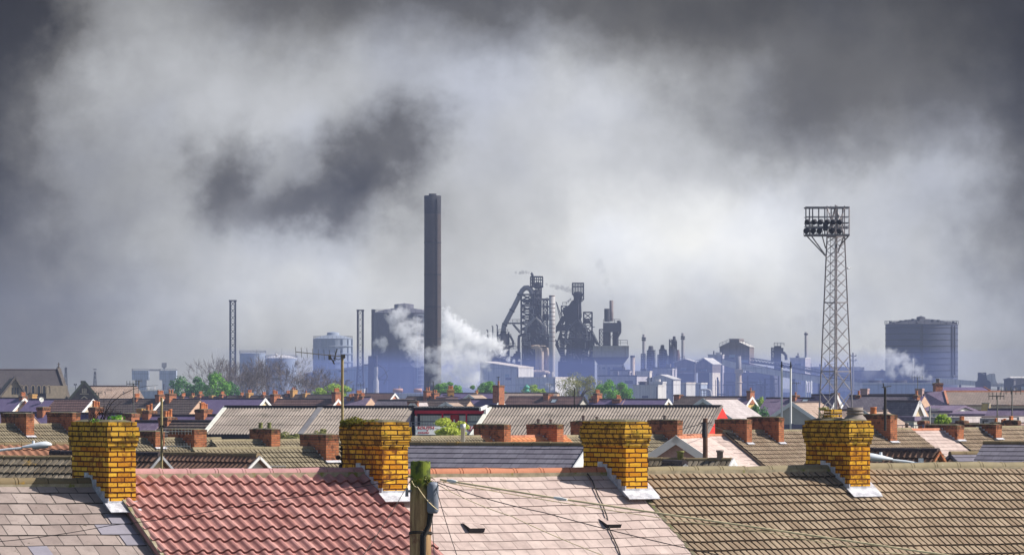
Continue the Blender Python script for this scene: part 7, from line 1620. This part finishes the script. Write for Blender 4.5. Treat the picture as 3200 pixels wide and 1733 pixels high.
plume('smoke_wisp', 'faint smoke rising from the tall flue of the funnel shaped bunker', 1570, [(1912, 925, 10), (1906, 905, 14), (1896, 880, 18), (1884, 850, 20), (1876, 825, 22)], .06, (.45,.46,.48), .35, .8, 'smoke wisps', 'smoke', sharp=.6)
plume('smoke_wisp', 'faint smoke over the left slim stack', 1760, [(2012, 1034, 9), (2004, 1024, 11), (2000, 1014, 9)], .10, (.45,.46,.48), .5, .8, 'smoke wisps', 'smoke', sharp=.6)
plume('smoke_wisp', 'broad faint smoke blowing left of the pylon', 1750, [(2540, 995, 34), (2500, 1000, 30), (2470, 1008, 24), (2560, 1020, 26)], .028, (.4,.41,.44), .14, 1.0, 'smoke wisps', 'smoke', sharp=.7)

# ---------------------------------------------------------------- ground, dunes, air
g = MB(); g.face([(-700,-60,0),(700,-60,0),(700,2560,0),(-700,2560,0)])
m, nt, b = newmat('ground'); co = nt.n('ShaderNodeTexCoord').outputs['Object']
c = nt.mix(nt.ramp(nt.noise(co, .05, 6), .4, .6), (.10,.095,.09), (.07,.09,.045)); nt.set(b.inputs['Base Color'], c); b.inputs['Roughness'].default_value = .95
tag(g.build('ground', m), kind='structure')
r_ = MB(); ca, sa = cos(R(29)), sin(R(29)); q = lambda u, d: (u*ca + d*sa, 75 + u*sa - d*ca, .004)
r_.face([q(-60, 16), q(60, 16), q(60, 9), q(-60, 9)]); tag(r_.build('road', plain('asphalt', (.05,.05,.052), .9)), kind='structure')
for d0, d1 in ((16.01, 18), (7, 8.99)):
    r_ = MB(); A, B, Cc, Dd = [Vector(v) for v in (q(-60, d1), q(60, d1), q(60, d0), q(-60, d0))]; up = Vector((0,0,.12)); lo = [A,B,Cc,Dd]; hi = [v + up for v in lo]
    r_.face(hi); [r_.face([lo[i], lo[(i+1) % 4], hi[(i+1) % 4], hi[i]]) for i in range(4)]
    tag(r_.build('pavement', MT['paving']), kind='structure')
h = MB(); rows = []; rg = random.Random(4)
for j in range(5):
    y = 2440 + j*26; rows.append([(x, y, (.02, 6.5, 8.8, 7, .02)[j] * (1 + .10*sin(x*.03 + j) + .06*sin(x*.11))) for x in range(-690, 691, 12)])
h.grid(rows, False, True); tag(h.build('dunes', plain('dune_grass', (.14,.14,.10), .95, var=.3, scale=.05)), kind='structure')
hz = MB(); hz.box(-720, 720, -75, 2575, -1, 57.5)
hm = bpy.data.materials.new('haze'); hm.use_nodes = True; nt = NT(hm.node_tree)
v = nt.n('ShaderNodeVolumePrincipled', {'Color': HAZE_COL, 'Density': HAZE_DEN, 'Anisotropy': 0.0}); o = nt.n('ShaderNodeOutputMaterial'); nt.t.links.new(v.outputs[0], o.inputs['Volume'])
tag(hz.build('haze', hm), kind='stuff')

sb = MB(); sb.box(-66, 112, 1010, 1930, .3, 18)  # blue haze volume added to tint the foot of the works
sm_ = bpy.data.materials.new('blue_haze_bank'); sm_.use_nodes = True; nt = NT(sm_.node_tree)
v = nt.n('ShaderNodeVolumePrincipled', {'Color': BANK_COL, 'Density': BANK_DEN, 'Anisotropy': 0.0}); o = nt.n('ShaderNodeOutputMaterial'); nt.t.links.new(v.outputs[0], o.inputs['Volume'])
tag(sb.build('blue_haze_bank', sm_), kind='stuff')

# ---------------------------------------------------------------- sky: Nishita daylight with a bank of storm cloud and soot over the works
w = bpy.data.worlds.new('World'); sc.world = w; w.use_nodes = True; nt = NT(w.node_tree)
dirv = nt.n('ShaderNodeTexCoord').outputs['Generated']; sep = nt.n('ShaderNodeSeparateXYZ', {0: dirv}).outputs
yc = nt.math('MAXIMUM', sep[1], .2)
px = nt.math('MULTIPLY_ADD', nt.math('DIVIDE', sep[0], yc), 15.0, 1.6); py = nt.math('MULTIPLY_ADD', nt.math('DIVIDE', sep[2], yc), -15.0, 1.21)
p2 = nt.n('ShaderNodeCombineXYZ', {0: px, 1: py}).outputs[0]
nc = nt.n('ShaderNodeTexNoise', {'Vector': p2, 'Scale': 2.0, 'Detail': 7.0, 'Roughness': .52}).outputs['Color']
nf = nt.n('ShaderNodeTexNoise', {'Vector': p2, 'Scale': 8.0, 'Detail': 6.0, 'Roughness': .6}).outputs['Color']
wp = nt.vmath('ADD', p2, nt.vmath('MULTIPLY', nt.vmath('SUBTRACT', nc, (.5,.5,.5)), (.38,.38,0)))
wp = nt.vmath('ADD', wp, nt.vmath('MULTIPLY', nt.vmath('SUBTRACT', nf, (.5,.5,.5)), (.15,.15,0)))
val = None
for cx_, cy_, rx, ry, amp in SKY:
    d = nt.vmath('MULTIPLY', nt.vmath('SUBTRACT', wp, (cx_, cy_, 0)), (1/rx, 1/ry, 0))
    e = nt.math('POWER', 2.71828, nt.math('MULTIPLY', nt.vmath('DOT_PRODUCT', d, d), -1.0))
    val = nt.math('MULTIPLY_ADD', e, amp, SKY_BASE if val is None else val)
nz = nt.noise(p2, 3.0, 8, .6); ns_ = nt.noise(nt.vmath('MULTIPLY', nt.vmath('ADD', p2, nt.vmath('MULTIPLY', nc, (.3,.3,0))), (1.7, 1.2, 1.0)), 1.5, 6, .5)
val = nt.math('MULTIPLY_ADD', nt.math('SUBTRACT', nz, .5), .20, val); val = nt.math('SMOOTH_MAX', val, .13, .30); val = nt.math('MULTIPLY_ADD', nt.math('SUBTRACT', ns_, .5), .20, val)
cr_ = nt.n('ShaderNodeValToRGB', {0: val}); el = cr_.color_ramp.elements
stops = SKY_RAMP
el[0].position, el[0].color = stops[0][0], (*stops[0][1], 1); el[1].position, el[1].color = stops[-1][0], (*stops[-1][1], 1)
for p_, c_ in stops[1:-1]: e = el.new(p_); e.color = (*c_, 1)
# warm light low in the bank, a bluer cast high up
ccol0 = nt.mix(nt.ramp(py, .35, 1.15), cr_.outputs[0], nt.mix(1.0, cr_.outputs[0], SKY_LOW, 'MULTIPLY'))
# bluer high in the bank
blue = nt.math('MULTIPLY', nt.ramp(nt.noise(p2, 1.1, 3), .42, .62), .65)
ccol = nt.mix(blue, ccol0, nt.mix(1.0, ccol0, (.90, .94, 1.08), 'MULTIPLY'))
sky = nt.n('ShaderNodeTexSky', sky_type='NISHITA', sun_disc=False, sun_elevation=R(SUN_EL), sun_rotation=R(SUN_AZ), air_density=1.0, dust_density=1.0, ozone_density=1.0)
bg1 = nt.n('ShaderNodeBackground', {0: sky.outputs[0], 1: SKY_STRENGTH}); bg2 = nt.n('ShaderNodeBackground', {0: ccol, 1: CLOUD_STRENGTH})
msk = nt.ramp(sep[1], .80, .95)
mx = nt.n('ShaderNodeMixShader', {0: msk, 1: bg1.outputs[0], 2: bg2.outputs[0]}); o = nt.n('ShaderNodeOutputWorld'); nt.t.links.new(mx.outputs[0], o.inputs[0])

# sun
ld = bpy.data.lights.new('sun', 'SUN'); ld.energy = SUN_E; ld.angle = R(.5); ld.color = (1.0, .95, .88)
lo = bpy.data.objects.new('sun', ld); COL.objects.link(lo); lo.location = (60, 20, 60)
sd = Vector((cos(R(SUN_EL))*sin(R(SUN_AZ)), cos(R(SUN_EL))*cos(R(SUN_AZ)), sin(R(SUN_EL)))); lo.rotation_euler = sd.to_track_quat('Z', 'Y').to_euler()

# camera
cd = bpy.data.cameras.new('camera'); cam = bpy.data.objects.new('camera', cd); COL.objects.link(cam); sc.camera = cam
cam.location = (0, 0, HC); cam.rotation_euler = (pi/2, 0, 0); cd.sensor_fit = 'HORIZONTAL'; cd.sensor_width = 36; cd.lens = 36*F/3200
cd.shift_y = (YH - 1733/2)/3200; cd.clip_start = .5; cd.clip_end = 12000
sc.render.engine = 'CYCLES'; sc.cycles.use_denoising = True; sc.cycles.volume_bounces = 20; sc.cycles.max_bounces = 22; sc.cycles.transparent_max_bounces = 8
sc.cycles.volume_max_steps = 256
sc.view_settings.view_transform = 'Standard'; sc.view_settings.look = 'None'; sc.view_settings.exposure = EXPO; sc.view_settings.gamma = 1.0
